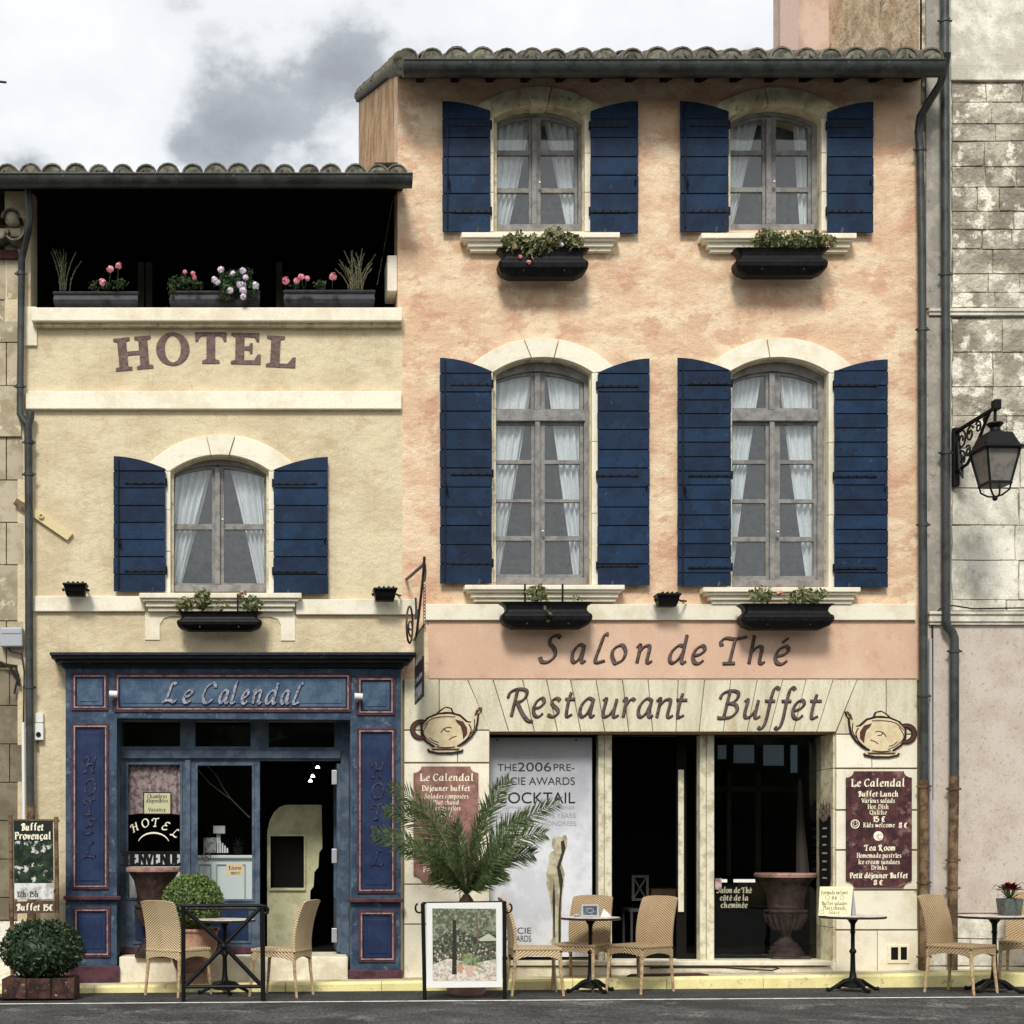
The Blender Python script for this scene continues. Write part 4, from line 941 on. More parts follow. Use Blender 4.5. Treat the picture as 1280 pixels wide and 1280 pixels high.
# chimney of the tall building behind the roof
ch = thing('chimney_stack', 'pinkish rendered chimney stack rising behind the right end of the peach building roof', 'chimney', (X(1010, 2.6), 2.8, Z(60, 2.6)))
zb_, zt_ = Z(110, 2.6), Z(-60, 2.6)
MB().box(X(975, 2.6), X(1052, 2.6), 2.6, 2.85, zb_, zt_).build('stack', M('chimney_render', lin((216, 190, 172)), lin((196, 168, 152)), 3, rough=.95, bump=.3), ch)
MB().box(X(975, 2.57), X(998, 2.57), 2.56, 2.6, zb_, zt_).build('corner_band', M('chimney_band', lin((196, 174, 164)), rough=.95, bump=.3), ch)

# ------------------------------------------------------------------ left-hand building (a sliver)
lb = thing('ashlar_house', 'narrow slice of a cut stone house at the left edge with tiled eaves', 'building', (X(0), 0, 0))
b = MB(); b.box(X(-520), X(21), .03, 6, -.4, Z(318)); b.build('wall', m_joint, lb)
rows = [322, 375, 428, 482, 546, 600, 653, 706, 776, 832]
for i in range(len(rows) - 1):
    js = [-515, -430, -330, -240, -150, -60, (12 if i % 2 else 8), 27 if rows[i] < 500 else 30] if i % 2 == 0 else [-515, -470, -380, -290, -200, -110, -20, 27 if rows[i] < 500 else 30]
    for q in range(len(js) - 1): stone(P2(js[q] + .6, js[q + 1] - .6, rows[i] + .6, rows[i + 1] - .6), .0 if i != 3 else -.03, m_leftst, par=lb)
rows = [836, 882, 930, 978, 1026, 1074, 1122, 1150]
for i in range(len(rows) - 1):
    js = [-515, -450, -370, -290, -210, -130, -50, 12, 28] if i % 2 == 0 else [-515, -410, -330, -250, -170, -90, -10, 26]
    for q in range(len(js) - 1): stone(P2(js[q] + .5, js[q + 1] - .5, rows[i] + .5, rows[i + 1] - .5), .0, m_leftdk, par=lb)
stone(P2(-515, 34, 1152, 1240), -.03, m_palest, par=lb)
for i, (px, py) in enumerate(((-14, 281), (18, 283), (-30, 306), (3, 306), (34 - 12, 308))):
    b = MB(); r_ = .105; zz = Z(py); n = 10; vs = []
    for yy in (-.22, .1):
        for ro in (r_, r_ - .02):
            for j in range(n + 1):
                a = math.pi * j / n * (1 if i < 2 else 1); vs.append((X(px) + ro * math.cos(a), yy, zz + (ro * math.sin(a) if i < 2 else -ro * math.sin(a) + .08)))
    m_ = n + 1; fs = []
    for j in range(n): fs += [(j, j + 1, 2 * m_ + j + 1, 2 * m_ + j), (m_ + j, 3 * m_ + j, 3 * m_ + j + 1, m_ + j + 1), (j, m_ + j, m_ + j + 1, j + 1)]
    b.add(vs, fs); b.build('roof_tile', m_tile, lb, smooth=True)
    if i < 2: b = MB(); b.sphere((X(px), -.12, zz + .03), .085, 10, 6); b.build('tile_mortar', m_leftst, lb, smooth=True)
MB().pbox(-520, 26, 285, 296, -.10, .1).build('eaves_course', m_leftst, lb, bevel=.01)
MB().pbox(-520, 22, 312, 322, -.06, .1).build('eaves_board', M('red_brown_board', lin((84, 50, 46)), rough=.8), lb)
b = MB(); b.add([(X(-520), -.1, Z(286)), (X(6), -.1, Z(286)), (X(6), 5, Z(240)), (X(-520), 5, Z(240))], [(0, 1, 2, 3)]); b.build('roof_slope', m_tile, lb)

# ------------------------------------------------------------------ drainpipes
def pipe(par, pts, r, m=m_zinc, name='downpipe', clips=(), y=-.10):
    pp = [(X(p[0], y), (p[2] if len(p) > 2 else y), Z(p[1], y)) for p in pts]
    b = MB(); b.tube(pp, r, 12); o = b.build(name, m, par, smooth=True)
    for (px, py) in clips:
        b = MB(); b.tube([(X(px, y), y, Z(py - 2, y)), (X(px, y), y, Z(py + 2, y))], r + .009, 12); b.tube([(X(px, y) - r - .03, y, Z(py, y)), (X(px, y) + r + .03, y, Z(py, y))], .011, 6); b.tube([(X(px, y), y, Z(py, y)), (X(px, y), .02, Z(py, y))], .010, 6)
        b.build('pipe_clip', m, o, smooth=True)
    return o
pipe(hotel, [(40, 226, -.42), (40.5, 250, -.36), (41, 282, -.30), (38, 297, -.24), (31, 312, -.14), (27, 325), (26, 420), (25, 518), (28, 523), (33, 530)], .036, clips=((26, 342), (25, 483)))
pipe(hotel, [(38, 515), (38, 522), (35, 532), (35.5, 560), (36, 640), (36.5, 800), (38, 1008)], .042, clips=((36, 553), (36, 593), (37, 859)))
pipe(hotel, [(38.5, 1006), (39, 1060), (40, 1232)], .046, m_rusty)
pipe(hotel, [(29, 903), (30, 1030)], .018, m_white, 'conduit')
pipe(resto, [(1165, 88, -.46), (1165, 104, -.40), (1164, 118, -.32), (1156, 133, -.22), (1149, 147, -.13), (1148, 165), (1150, 186), (1152, 300), (1153, 412)], .040, clips=((1150, 187),))
pipe(resto, [(1152.5, 410), (1153, 600), (1154, 780), (1155, 980)], .043, clips=((1153, 412), (1154, 656), (1155, 870)))
pipe(resto, [(1155, 975), (1155.5, 1215)], .046, m_rusty, clips=((1155, 983), (1155, 1103), (1155, 1196)))
pipe(resto, [(1163, 798), (1164, 1130)], .017, m_greyplastic, 'conduit', y=-.05)
pipe(rb, [(1181, -60), (1181, 28), (1182, 345)], .044, clips=((1181, 26), (1182, 343)))
pipe(rb, [(1182, 343), (1182.5, 567)], .042, clips=((1182, 566),))
pipe(rb, [(1182.5, 566), (1182.5, 776), (1184, 784), (1190, 790), (1193, 798), (1193, 815)], .044)
pipe(rb, [(1193, 812), (1193, 972)], .046, clips=((1193, 814),))
pipe(rb, [(1193, 970), (1191, 1100), (1191, 1216)], .048, m_rusty, clips=((1192, 986), (1191, 1075), (1191, 1110)))
b = MB()
b.tube([(X(1164), -.03, Z(1000)), (X(1164), -.03, Z(772)), (X(1172), -.06, Z(762)), (X(1185), -.11, Z(759)), (X(1210), -.11, Z(763)), (X(1270), -.11, Z(762)), (X(1400), -.11, Z(764))], .009, 6)
tag(b.build('wall_cable', m_cable), 'thin black cable running along the stone moulding right of the drainpipes', 'cable')
b = MB()
b.tube([(X(0), -.05, Z(830)), (X(20), -.05, Z(833)), (X(24), -.05, Z(845)), (X(20), -.05, Z(862)), (X(19), -.05, Z(868))], .012, 6)
b.tube([(X(-20), -.05, Z(836)), (X(2), -.06, Z(829)), (X(14), -.06, Z(835)), (X(24), -.05, Z(850)), (X(25), -.05, Z(858))], .016, 6)
b.tube([(X(10), -.05, Z(808)), (X(14), -.05, Z(815)), (X(28), -.05, Z(818)), (X(31), -.04, Z(840)), (X(30), -.04, Z(905))], .008, 6)
tag(b.build('cable_bundle', m_cable), 'tangle of black cables below the grey junction box at the left edge', 'cable')

# ------------------------------------------------------------------ lettering signs
def letters_thing(name, label, items, base, xh, y, mat_f, nibw, slant=.16, th=.012, edge=True, cap=1.0, pname='letter'):
    t = thing(name, label, 'lettering', (X(sum(i[1] for i in items) / len(items)), y, Z(base[0] if isinstance(base, tuple) else base)))
    for ch, l, r in items:
        st = glyph_pts(ch, slant, 8)
        xs_ = [p[0] for q in st for p in q]; lo, hi = min(xs_), max(xs_)
        bl = base if not isinstance(base, tuple) else base[0] + (base[1] - base[0]) * (l - items[0][1]) / max(1, items[-1][1] - items[0][1])
        sz = xh / .5 * k(y) * cap; sx = (r - l - nibw * 1.1) * k(y) / (hi - lo)
        x0 = X(l + nibw * .55, y) - lo * sx
        st2 = [q for q in st]
        mb = MB(); put_glyph(mb, st2, x0, Z(bl, y), sx, sz, y - th, y + .002, (nibw / 2 * k(y), nibw * .17 * k(y), math.radians(40)), .0006)
        o = mb.build(pname, mat_f, t)
        if edge:
            mb = MB(); put_glyph(mb, st2, x0 + .004, Z(bl, y) - .005, sx, sz, y - th * .45, y + .0025, ((nibw / 2 + .5) * k(y), (nibw * .17 + .5) * k(y), math.radians(40)), .0004)
            mb.build('letter_edge', m_letteredge, o)
    return t
letters_thing('salon_lettering', 'raised brown italic words Salon de Thé on the pink band under the flower boxes', [('S', 672, 703), ('a', 712, 734), ('l', 741, 763), ('o', 762, 784), ('n', 793, 817), ('d', 834, 861), ('e', 863, 883), ('T', 898, 936), ('h', 933, 958), ('é', 966, 988)], (827.5, 829.5), 22, -.014, m_letter, 4.7)
letters_thing('restaurant_lettering', 'raised brown italic words Restaurant Buffet on the stone lintel over the openings', [('R', 632, 668), ('e', 664, 682), ('s', 682, 702), ('t', 704, 721), ('a', 722, 745), ('u', 751, 775), ('r', 776, 795), ('a', 795, 818), ('n', 818, 843), ('t', 843, 861), ('B', 894, 925), ('u', 928, 952), ('F2', 945, 976), ('F2', 966, 996), ('e', 988, 1007), ('t', 1010, 1029)], (895, 898), 23, -.003, m_letter, 4.3)
letters_thing('calendal_lettering', 'silver italic name sign Le Calendal on the blue fascia panel', [('L_', 200, 223), ('e', 227, 243), ('C_', 251, 272), ('a', 272, 288), ('l', 287, 300), ('e', 300, 313), ('n', 313, 329), ('d', 330, 350), ('a', 349, 364), ('l', 364, 382)], (878, 880), 16, ys - .012, m_silver, 4.6, .25, .012)
for side, px, rows_, lab in (('l', 112, (965, 993, 1018, 1042, 1072), 'dark raised italic letters spelling HOTEL down the left blue pilaster'), ('r', 471, (972, 998, 1024, 1050, 1082), 'dark raised italic letters spelling HOTEL down the right blue pilaster behind the palm')):
    t = thing('vertical_lettering', lab, 'lettering', (X(px, ys), ys, Z(1020)), 'vertical hotel lettering on the pilasters')
    for ch, bl in zip(('H_', 'O_', 'T_', 'E_', 'L_'), rows_):
        st = glyph_pts(ch, .1, 7); w_ = max(p[0] for q in st for p in q); sz = 19 / .74 * k(ys)
        mb = MB(); put_glyph(mb, st, X(px - 8, ys), Z(bl, ys), 15 / w_ * k(ys) * 1.05, sz, ys - .021, ys - .010, (1.7 * k(ys), .8 * k(ys), .7), .0006); mb.build('letter', m_gilt, t)
# HOTEL in slab capitals on the cream wall
t = thing('hotel_lettering', 'large grey-brown slab serif word HOTEL arched across the cream wall below the loggia', 'lettering', (X(256), 0, Z(455)))
def slab(ch, x0, x1, y0, y1, rot):
    w = x1 - x0; h = y1 - y0; loops = []
    q = lambda u, v: (x0 + u * w, y0 + v * h)
    if ch == 'H':
        loops = [[q(*p) for p in ((0, 0), (.44, 0), (.44, .09), (.34, .12), (.34, .43), (.66, .43), (.66, .12), (.56, .09), (.56, 0), (1, 0), (1, .09), (.9, .12), (.9, .88), (1, .91), (1, 1), (.56, 1), (.56, .91), (.66, .88), (.66, .55), (.34, .55), (.34, .88), (.44, .91), (.44, 1), (0, 1), (0, .91), (.1, .88), (.1, .12), (0, .09))]]
    elif ch == 'T':
        loops = [[q(*p) for p in ((0, 0), (1, 0), (1, .3), (.92, .3), (.86, .16), (.78, .12), (.64, .12), (.64, .86), (.78, .91), (.78, 1), (.22, 1), (.22, .91), (.36, .86), (.36, .12), (.22, .12), (.14, .16), (.08, .3), (0, .3))]]
    elif ch == 'E':
        loops = [[q(*p) for p in ((0, 0), (.94, 0), (.94, .28), (.86, .28), (.78, .14), (.44, .12), (.44, .43), (.6, .42), (.64, .32), (.72, .32), (.72, .66), (.64, .66), (.6, .55), (.44, .55), (.44, .88), (.78, .87), (.9, .68), (1, .68), (1, 1), (0, 1), (0, .91), (.14, .87), (.14, .13), (0, .09))]]
    elif ch == 'L':
        loops = [[q(*p) for p in ((0, 0), (.6, 0), (.6, .09), (.46, .13), (.46, .88), (.74, .87), (.9, .66), (1, .66), (1, 1), (0, 1), (0, .91), (.14, .87), (.14, .13), (0, .09))]]
    else:
        e = lambda rx, ry: [q(.5 + rx * math.cos(a * math.pi / 14), .5 + ry * math.sin(a * math.pi / 14)) for a in range(28)]
        loops = [e(.5, .52), e(.24, .42)]
    cx_, cy_ = (x0 + x1) / 2, (y0 + y1) / 2; c, s_ = math.cos(rot), math.sin(rot)
    loops = [[(cx_ + (p[0] - cx_) * c - (p[1] - cy_) * s_, cy_ + (p[0] - cx_) * s_ + (p[1] - cy_) * c) for p in lp] for lp in loops]
    b = MB(); b.pplate(loops[0], loops[1:], -.010, .004); o = b.build('letter', m_letbig, t, bevel=.002)
for a in (('H', 143, 190, 421, 462, -.09), ('O', 195, 237, 416, 456, -.04), ('T', 244, 283, 415, 454, 0), ('E', 289, 326, 416, 455, .02), ('L', 333, 370, 420, 459, .05)): slab(*a)

# ------------------------------------------------------------------ teapot boards
def teapot(label, cx_, cy_, flip):
    t = thing('teapot_sign', label, 'sign', (X(cx_), 0, Z(cy_)), 'painted teapot boards on the stone piers')
    f = lambda p: (cx_ + (p[0] if not flip else -p[0]), cy_ + p[1])
    ell = lambda x, y, rx, ry, n=28, a0=0, a1=2 * math.pi: [f((x + rx * math.cos(a0 + (a1 - a0) * i / n), y + ry * math.sin(a0 + (a1 - a0) * i / n))) for i in range(n)]
    def lay(pts, y, m, name, holes=()):
        if flip: pts = pts[::-1]
        b = MB(); b.pplate(pts, list(holes), y, y + .006 if y < -.02 else .0); b.build(name, m, t)
    body = [(-30, -10), (-22, -19), (-10, -24), (6, -25), (18, -22), (27, -14), (33, -13), (36, -20), (37, -28), (41, -31), (45, -31), (44, -27), (41, -24), (40, -14), (38, -4), (32, 5), (24, 12), (15, 17), (14, 19.5), (22, 19.5), (21, 23), (8, 25.5), (-10, 25.5), (-21, 23), (-22, 19.5), (-14, 19.5), (-15, 17), (-25, 10), (-30, 1)]
    def grow(pts, g): 
        cxm, cym = sum(p[0] for p in pts) / len(pts), sum(p[1] for p in pts) / len(pts)
        return [(p[0] + g * (p[0] - cxm) / max(6, math.hypot(p[0] - cxm, p[1] - cym)), p[1] + g * (p[1] - cym) / max(6, math.hypot(p[0] - cxm, p[1] - cym))) for p in pts]
    lay([f(p) for p in grow(body, 1.2)], -.020, m_teaol, 'outline_board')
    lay([f(p) for p in grow(body, -1.6)], -.024, m_teacream, 'body')
    ring = ell(-31, -4, 13.5, 13); hole_ = ell(-30, -4, 8, 7.5)
    b = MB(); b.pplate(ring, [hole_], -.0195, .0); b.build('handle', m_teaol, t)
    ring = ell(-31, -4, 12.3, 11.8); hole_ = ell(-30, -4, 9, 8.5)
    b = MB(); b.pplate(ring, [hole_], -.023, -.019); b.build('handle_paint', m_teadk, t)
    lay([f(p) for p in ((-14, -22), (-9, -27), (-5, -30), (1, -33), (8, -31), (10, -26), (16, -22), (2, -25))], -.0185, m_teaol, 'lid')
    lay([f(p) for p in ((-8, -25), (-4, -28.5), (0, -31), (6, -30), (8, -26), (0, -26.3))], -.0235, m_teacream, 'lid_paint')
    lay([f(p) for p in ((12, -17), (22, -14), (27, -6), (27, 2), (22, 8), (21, 0), (19, -8), (14, -13))], -.0265, m_teadk, 'brown_crescent')  # brown crescent drawn near the spout
    lay([f(p) for p in ((36, -21), (38, -28), (42, -30), (44, -29), (41, -26), (39, -22))], -.0265, m_teadk, 'spout_tip')
    lay([f(p) for p in ((-18, 19.5), (18, 19.5), (16, 22), (-16, 22))], -.0265, m_teadk, 'foot_paint')
    b = MB()
    def ln(ps, w=.5): b.ribbon([(X(f(p)[0], -.027), Z(f(p)[1], -.027)) for p in cat(ps, 5)], w / S0, -.0268, -.0245)
    ln([(-28, -8), (-18, -17), (-4, -20), (12, -20)]); ln([(-22, -12), (-28, 0), (-20, 10), (-8, 16)]); ln([(-6, 0), (-2, -5), (4, -7), (8, -6)]); ln([(-2, -5), (1, -2), (5, -2)]); ln([(4, 9), (8, 6), (14, 4)]); ln([(-20, 6), (-15, 10), (-9, 12)]); ln([(-12, 17.5), (0, 18.6), (12, 17.5)], .7); ln([(29, -11), (32, -4), (28, 6), (20, 13)], .7); ln([(36, -17), (36, -6), (30, 3)], .6)
    b.build('drawn_lines', m_teaol, t)
teapot('painted teapot board with its spout to the right, on the pier left of the poster', 557, 916, False)
teapot('painted teapot board with its spout to the left, above the maroon lunch menu', 1102, 921, True)

# ------------------------------------------------------------------ menu boards
def menu_shape(a, c, y0, y1, n=8, nx=10, ny=8):
    pts = []
    def cor(cx_, cy_, a0, a1, rx, ry): return [(cx_ + rx * math.cos(math.radians(a0 + (a1 - a0) * i / n)), cy_ + ry * math.sin(math.radians(a0 + (a1 - a0) * i / n))) for i in range(n + 1)]
    pts += cor(a, y0, 90, 0, nx, ny) + cor(c, y0, 180, 90, nx, ny) + cor(c, y1, 270, 180, nx, ny) + cor(a, y1, 0, -90, nx, ny)
    return pts
def menu(label, a, c, y0, y1, mb_, lines, name='menu_board'):
    t = thing(name, label, 'menu board', (X((a + c) / 2), -.02, Z((y0 + y1) / 2)))
    b = MB(); b.pplate(menu_shape(a, c, y0, y1), [], -.026, -.006); b.build('board', mb_, t, bevel=.002)
    b = MB()
    for (s, cx_, base, w, h, bold) in lines: text_line(b, s, cx_, base, w, h, -.026, bold)
    b.build('printed_text', m_text, t, kind='stuff'); return t
mn = menu('dark maroon marbled lunch menu board with the teapot board above it', 1058, 1140, 964, 1109, m_board, [
    ('Le Calendal', 1098, 983, 68, 9, .075), ('Buffet Lunch', 1098, 995.5, 51, 6.4, .08), ('Various salads', 1098, 1003.5, 42, 5.6, .06), ('Hot Dish', 1098, 1011, 27, 5.4, .06), ('Quiche', 1098, 1018, 22, 5.2, .06),
    ('15 €', 1099, 1027, 16, 7, .10), ('Kids welcome', 1099, 1034, 40, 5.6, .06), ('8 €', 1129, 1034.5, 11, 6.6, .10), ('Tea Room', 1100, 1063, 39, 6.8, .08), ('Homemade pastries', 1099, 1072, 56, 5.6, .06), ('Ice cream sundaes', 1099, 1080, 52, 5.6, .06), ('Drinks', 1099, 1087, 20, 5.4, .06), ('Petit déjeuner Buffet', 1099, 1097.5, 73, 6.4, .085), ('8 €', 1098, 1106, 12, 6.4, .10)])
b = MB(); b.lathe([(.05, 0), (.05, .004)], 0, 0, 24); b.v = [(X(1098, -.03) + p[0], -.030 + p[2], Z(1045, -.03) + p[1]) for p in b.v]; b.build('round_emblem', m_text, mn)
b = MB(); 
for q in range(3): b.ribbon([(X(1098) + .030 * math.cos(a_) * (1 - .25 * q), Z(1045 + q * .6) + .03 * math.sin(a_) * (.6 + .2 * q)) for a_ in [i * .5 + q for i in range(9)]], .0018, -.0325 - q * .0003, -.029)
b.build('emblem_drawing', m_textgr, mn)
b = MB(); ccx, ccz = X(1069, -.028), Z(1030, -.028)
b.ribbon([(ccx + .042 * math.cos(i * math.pi / 12), ccz + .042 * math.sin(i * math.pi / 12)) for i in range(25)], .005, -.028, -.025)
b.ribbon([(ccx + .024 * math.cos(math.pi + i * math.pi / 8), ccz + .004 + .026 * math.sin(math.pi + i * math.pi / 8)) for i in range(9)], .0035, -.0283, -.025)
for sx_ in (-.014, .014): b.ribbon([(ccx + sx_, ccz + .008), (ccx + sx_, ccz + .024)], .004, -.0286, -.025)
b.build('smiling_face', m_text, mn)
menu('faded pinkish marbled breakfast menu board partly hidden behind the palm fronds', 517, 598, 958, 1102, m_board2, [
    ('Le Calendal', 559, 976, 68, 8.5, .075), ('Déjeuner buffet', 558, 988.5, 61, 6.4, .08), ('Salades composées', 558, 998, 56, 5.6, .055), ('Plat chaud', 558, 1005.5, 32, 5.4, .055), ('Tartes salées', 558, 1013, 36, 5.4, .055), ('15 €', 558, 1021, 16, 7, .1), ('Tea Room', 558, 1058, 39, 6.4, .08), ('Drinks', 558, 1067, 22, 5.4, .06), ('Petit déjeuner', 556, 1090, 54, 6.2, .08)])

# ------------------------------------------------------------------ the large poster in the first opening
yp = .31
pst = thing('event_poster', 'tall silver-white cocktail event poster with a golden figure behind the palm', 'poster', (X(677, yp), yp, Z(1060, yp)))
def poster_ink():
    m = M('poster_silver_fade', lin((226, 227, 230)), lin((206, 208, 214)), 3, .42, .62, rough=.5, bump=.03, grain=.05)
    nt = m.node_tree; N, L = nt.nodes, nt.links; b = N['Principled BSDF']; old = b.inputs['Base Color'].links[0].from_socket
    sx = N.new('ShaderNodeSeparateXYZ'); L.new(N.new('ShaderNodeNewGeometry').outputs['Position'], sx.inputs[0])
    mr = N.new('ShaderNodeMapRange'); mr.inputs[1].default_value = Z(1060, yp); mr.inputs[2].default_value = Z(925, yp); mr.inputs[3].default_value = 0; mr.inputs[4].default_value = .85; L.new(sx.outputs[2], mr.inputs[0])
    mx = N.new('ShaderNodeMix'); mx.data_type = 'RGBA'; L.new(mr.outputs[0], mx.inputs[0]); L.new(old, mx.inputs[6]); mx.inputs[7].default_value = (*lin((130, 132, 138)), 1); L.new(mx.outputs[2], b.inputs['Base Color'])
    return m
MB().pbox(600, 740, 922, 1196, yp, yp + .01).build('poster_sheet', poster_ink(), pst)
def sans(body, cx_, base, w, h, y, m, par, th=.0015, name='printed_text'):
    cu = bpy.data.curves.new(name, 'FONT'); cu.body = body; cu.size = 1; cu.extrude = 0.0
    ob = bpy.data.objects.new(name, cu); scene.collection.objects.link(ob)
    dg = bpy.context.evaluated_depsgraph_get(); me = bpy.data.meshes.new_from_object(ob.evaluated_get(dg))
    bpy.data.objects.remove(ob)
    xs_ = [v.co.x for v in me.vertices]; zs_ = [v.co.y for v in me.vertices]; lo, hi = min(xs_), max(xs_)
    mb = MB(); sx = w * k(y) / (hi - lo); sz = h * k(y) / .73
    mb.v = [(X(cx_, y) + (v.co.x - (lo + hi) / 2) * sx, y - th, Z(base, y) + v.co.y * sz) for v in me.vertices]
    mb.f = [tuple(p.vertices) for p in me.polygons]; bpy.data.meshes.remove(me)
    return mb.build(name, m, par, kind='stuff')
for (s, cx_, base, w, h, m) in (('WELCOME TO', 670, 948, 70, 7.5, m_textgr), ('THE', 634, 963.5, 24, 9, m_textdk), ('2006', 668, 964, 42, 11.5, m_textdk), ('PRE-', 705, 963.5, 26, 9, m_textdk), ('LUCIE AWARDS', 670, 981, 97, 10, m_textdk), ('COCKTAIL', 670, 1004, 98, 14.5, m_textbk), ('A COMING TOGETHER OF FRIENDS', 670, 1011, 96, 3.6, m_textgr), ('CELEBRATING THIS YEARS', 670, 1022, 99, 6, m_textgr), ('LUCIE AWARD HONOREES.', 671, 1032, 101, 6, m_textgr)):
    sans(s, cx_, base, w, h, yp - .0025, m, pst)
for (s, base, h) in (('LUCIE', 1167, 8), ('AWARDS', 1177, 8)): sans(s, 648, base, 32, h, yp - .002, m_textdk, pst)
# plain stand-in figurine print
fig = [(686, 1179), (690, 1172), (690, 1150), (685, 1118), (681, 1104), (681, 1090), (685, 1078), (684, 1070), (688, 1065), (693, 1063), (689, 1058), (689, 1050), (693, 1046), (699, 1045), (704, 1047), (706, 1044), (710, 1044), (712, 1049), (711, 1058), (706, 1070), (703, 1079), (708, 1092), (707, 1106), (704, 1124), (703, 1150), (703, 1170), (701, 1179)]
fig = [(695 + (p[0] - 695) * .84, p[1]) for p in fig]
b = MB(); b.pplate(fig, [], yp - .0035, yp - .002); b.build('golden_figure', m_gold, pst)
b = MB(); b.pplate([(698, 1178), (698, 1150), (700, 1110), (696, 1084), (702, 1066), (701, 1052), (705, 1050), (707, 1060), (703, 1074), (700, 1084), (704, 1100), (701, 1130), (701, 1178)], [], yp - .0045, yp - .0036); b.build('figure_stripe', m_golddk, pst)  # dark stripe printed on the figure
b = MB(); b.pplate([(690.5, 1125), (692.5, 1098), (694, 1125), (693.5, 1172), (692, 1172)], [], yp - .0045, yp - .0036); b.build('figure_stripe', m_golddk, pst)
for px in (622, 720):
    b = MB(); b.sphere((X(px, yp), yp - .006, Z(925, yp)), .010, 8, 4); b.build('poster_clip', m_black, pst)
# dining room: inner door with white edge, chair, table, glass with lettering
gd = thing('glass_door', 'open dark glass door with a long pale pull bar in the middle bay', 'door', (X(852, .5), .5, .1))
MB().pbox(848, 855, 962, 1140, .47, .49).build('pull_bar', m_postpaint, gd, bevel=.005)
b = MB(); b.pplate(P2(846, 876, 920, 1200), [P2(858, 870, 930, 1192)], .50, .54); b.build('door_frame', m_inner, gd)
rg = thing('fixed_shop_window', 'dark fixed window of the right bay with an urn behind its glass', 'window', (X(957, .40), .4, .1))
MB().pplate(P2(893, 1045, 918, 1203), [], .40, .406).build('pane', m_shopglass, rg)
m_munt = M('dark_olive_frame', (.05, .045, .036), rough=.7)
for px, w_ in ((909, 5), (945, 6)):
    MB().pbox(px, px + w_, 965, 1095, 2.4, 2.45).build('inner_mullion', m_munt, rg)
MB().pbox(893, 1000, 983, 989, 2.4, 2.46).build('inner_rail', m_munt, rg)
b = MB()
for s, base, w_ in (('Salon de Thé', 1116, 44), ('côté de la', 1125.5, 36), ('cheminée', 1134.5, 34)):
    GL['ô'] = GL['o'] + G('14,60 24,70 34,60'); text_line(b, s, 918, base, w_, 6.6, .398, .09)
b.build('window_lettering', M('worn_cream_lettering', lin((170, 164, 140)), rough=.7), rg, kind='stuff')
MB().pbox(897, 909, 1099, 1103, .39, .398).build('white_label', m_white, rg); MB().pbox(917, 944, 1099, 1103, .39, .398).build('white_label', m_white, rg)
b = MB(); b.pbox(894, 902, 1098, 1112, .385, .395); b.build('small_sticker', m_pinkcurt, rg)
# folded parasol leaning in the window
ps = MB(); ps.tube([(X(1000, 1.2), 1.2, Z(975, 1.2)), (X(1001, 1.2), 1.2, Z(1040, 1.2)), (X(1004, 1.2), 1.2, Z(1100, 1.2))], [.02, .05, .08], 8)
tag(ps.build('folded_parasol', M('faded_brown_canvas', (.10, .075, .06), rough=.9), smooth=True), 'folded brown parasol standing behind the urn in the right window', 'parasol')
dt = thing('dining_table', 'small table under a tan cloth in the dark dining room', 'table', (X(835, 2.0), 2.2, .1))
b = MB(); b.box(X(814, 2.0), X(858, 2.0), 2.0, 2.6, Z(1130, 2.0), Z(1111, 2.0)); b.build('tablecloth_top', m_cloth, dt, bevel=.02)
for px in (818, 854):
    for yy in (2.05, 2.5): MB().tube([(X(px, 2.0), yy, Z(1203) + .005), (X(px, 2.0), yy, Z(1125, 2.0))], .025, 6).build('leg', m_inner, dt)
dc = thing('dining_chair', 'cross-backed dark chair just visible inside the middle bay', 'chair', (X(800, 1.8), 1.8, .1))
mc = M('dim_painted_chair', (.09, .085, .075), rough=.6)
b = MB(); b.frame(790, 811, 1094, 1126, 3, 1.8, 1.83); b.build('backrest_frame', mc, dc)
for p, q in (((792, 1124), (808, 1097)), ((808, 1124), (792, 1097))):
    MB().tube([(X(p[0], 1.8), 1.815, Z(p[1], 1.8)), (X(q[0], 1.8), 1.815, Z(q[1], 1.8))], .010, 6).build('cross_bar', mc, dc)
MB().box(X(788, 1.8), X(813, 1.8), 1.84, 2.25, Z(1140, 1.8), Z(1136, 1.8)).build('seat', mc, dc)
for px in (790, 811):
    for yy in (1.82, 2.22): MB().tube([(X(px, 1.8), yy, Z(1203) + .005), (X(px, 1.8), yy, Z(1137, 1.8))], .016, 6).build('leg', mc, dc)
# ------------------------------------------------------------------ plants
def leaves(mb, c, rad, n, size, rr, shell=.55, aspect=1.8, droop=0.0, bias=None):
    for _ in range(n):
        while True:
            d = Vector((rr.uniform(-1, 1), rr.uniform(-1, 1), rr.uniform(-1, 1)))
            if 0.05 < d.length < 1: break
        d = d.normalized() * (shell + (1 - shell) * rr.random() ** .6)
        p = Vector((c[0] + d.x * rad[0], c[1] + d.y * rad[1], c[2] + d.z * rad[2]))
        out = (d + Vector((rr.gauss(0, .45), rr.gauss(0, .45), rr.gauss(0, .45) - droop))).normalized()
        side = out.cross(Vector((rr.gauss(0, 1), rr.gauss(0, 1), rr.gauss(0, 1)))).normalized()
        s = size * rr.uniform(.6, 1.25); l = s * aspect
        u = (out * .55 + side.cross(out) * .8).normalized()
        mb.add([p - u * l * .5, p - side * s * .5 + out * s * .12, p + u * l * .5, p + side * s * .5 + out * s * .12], [(0, 1, 2, 3)])
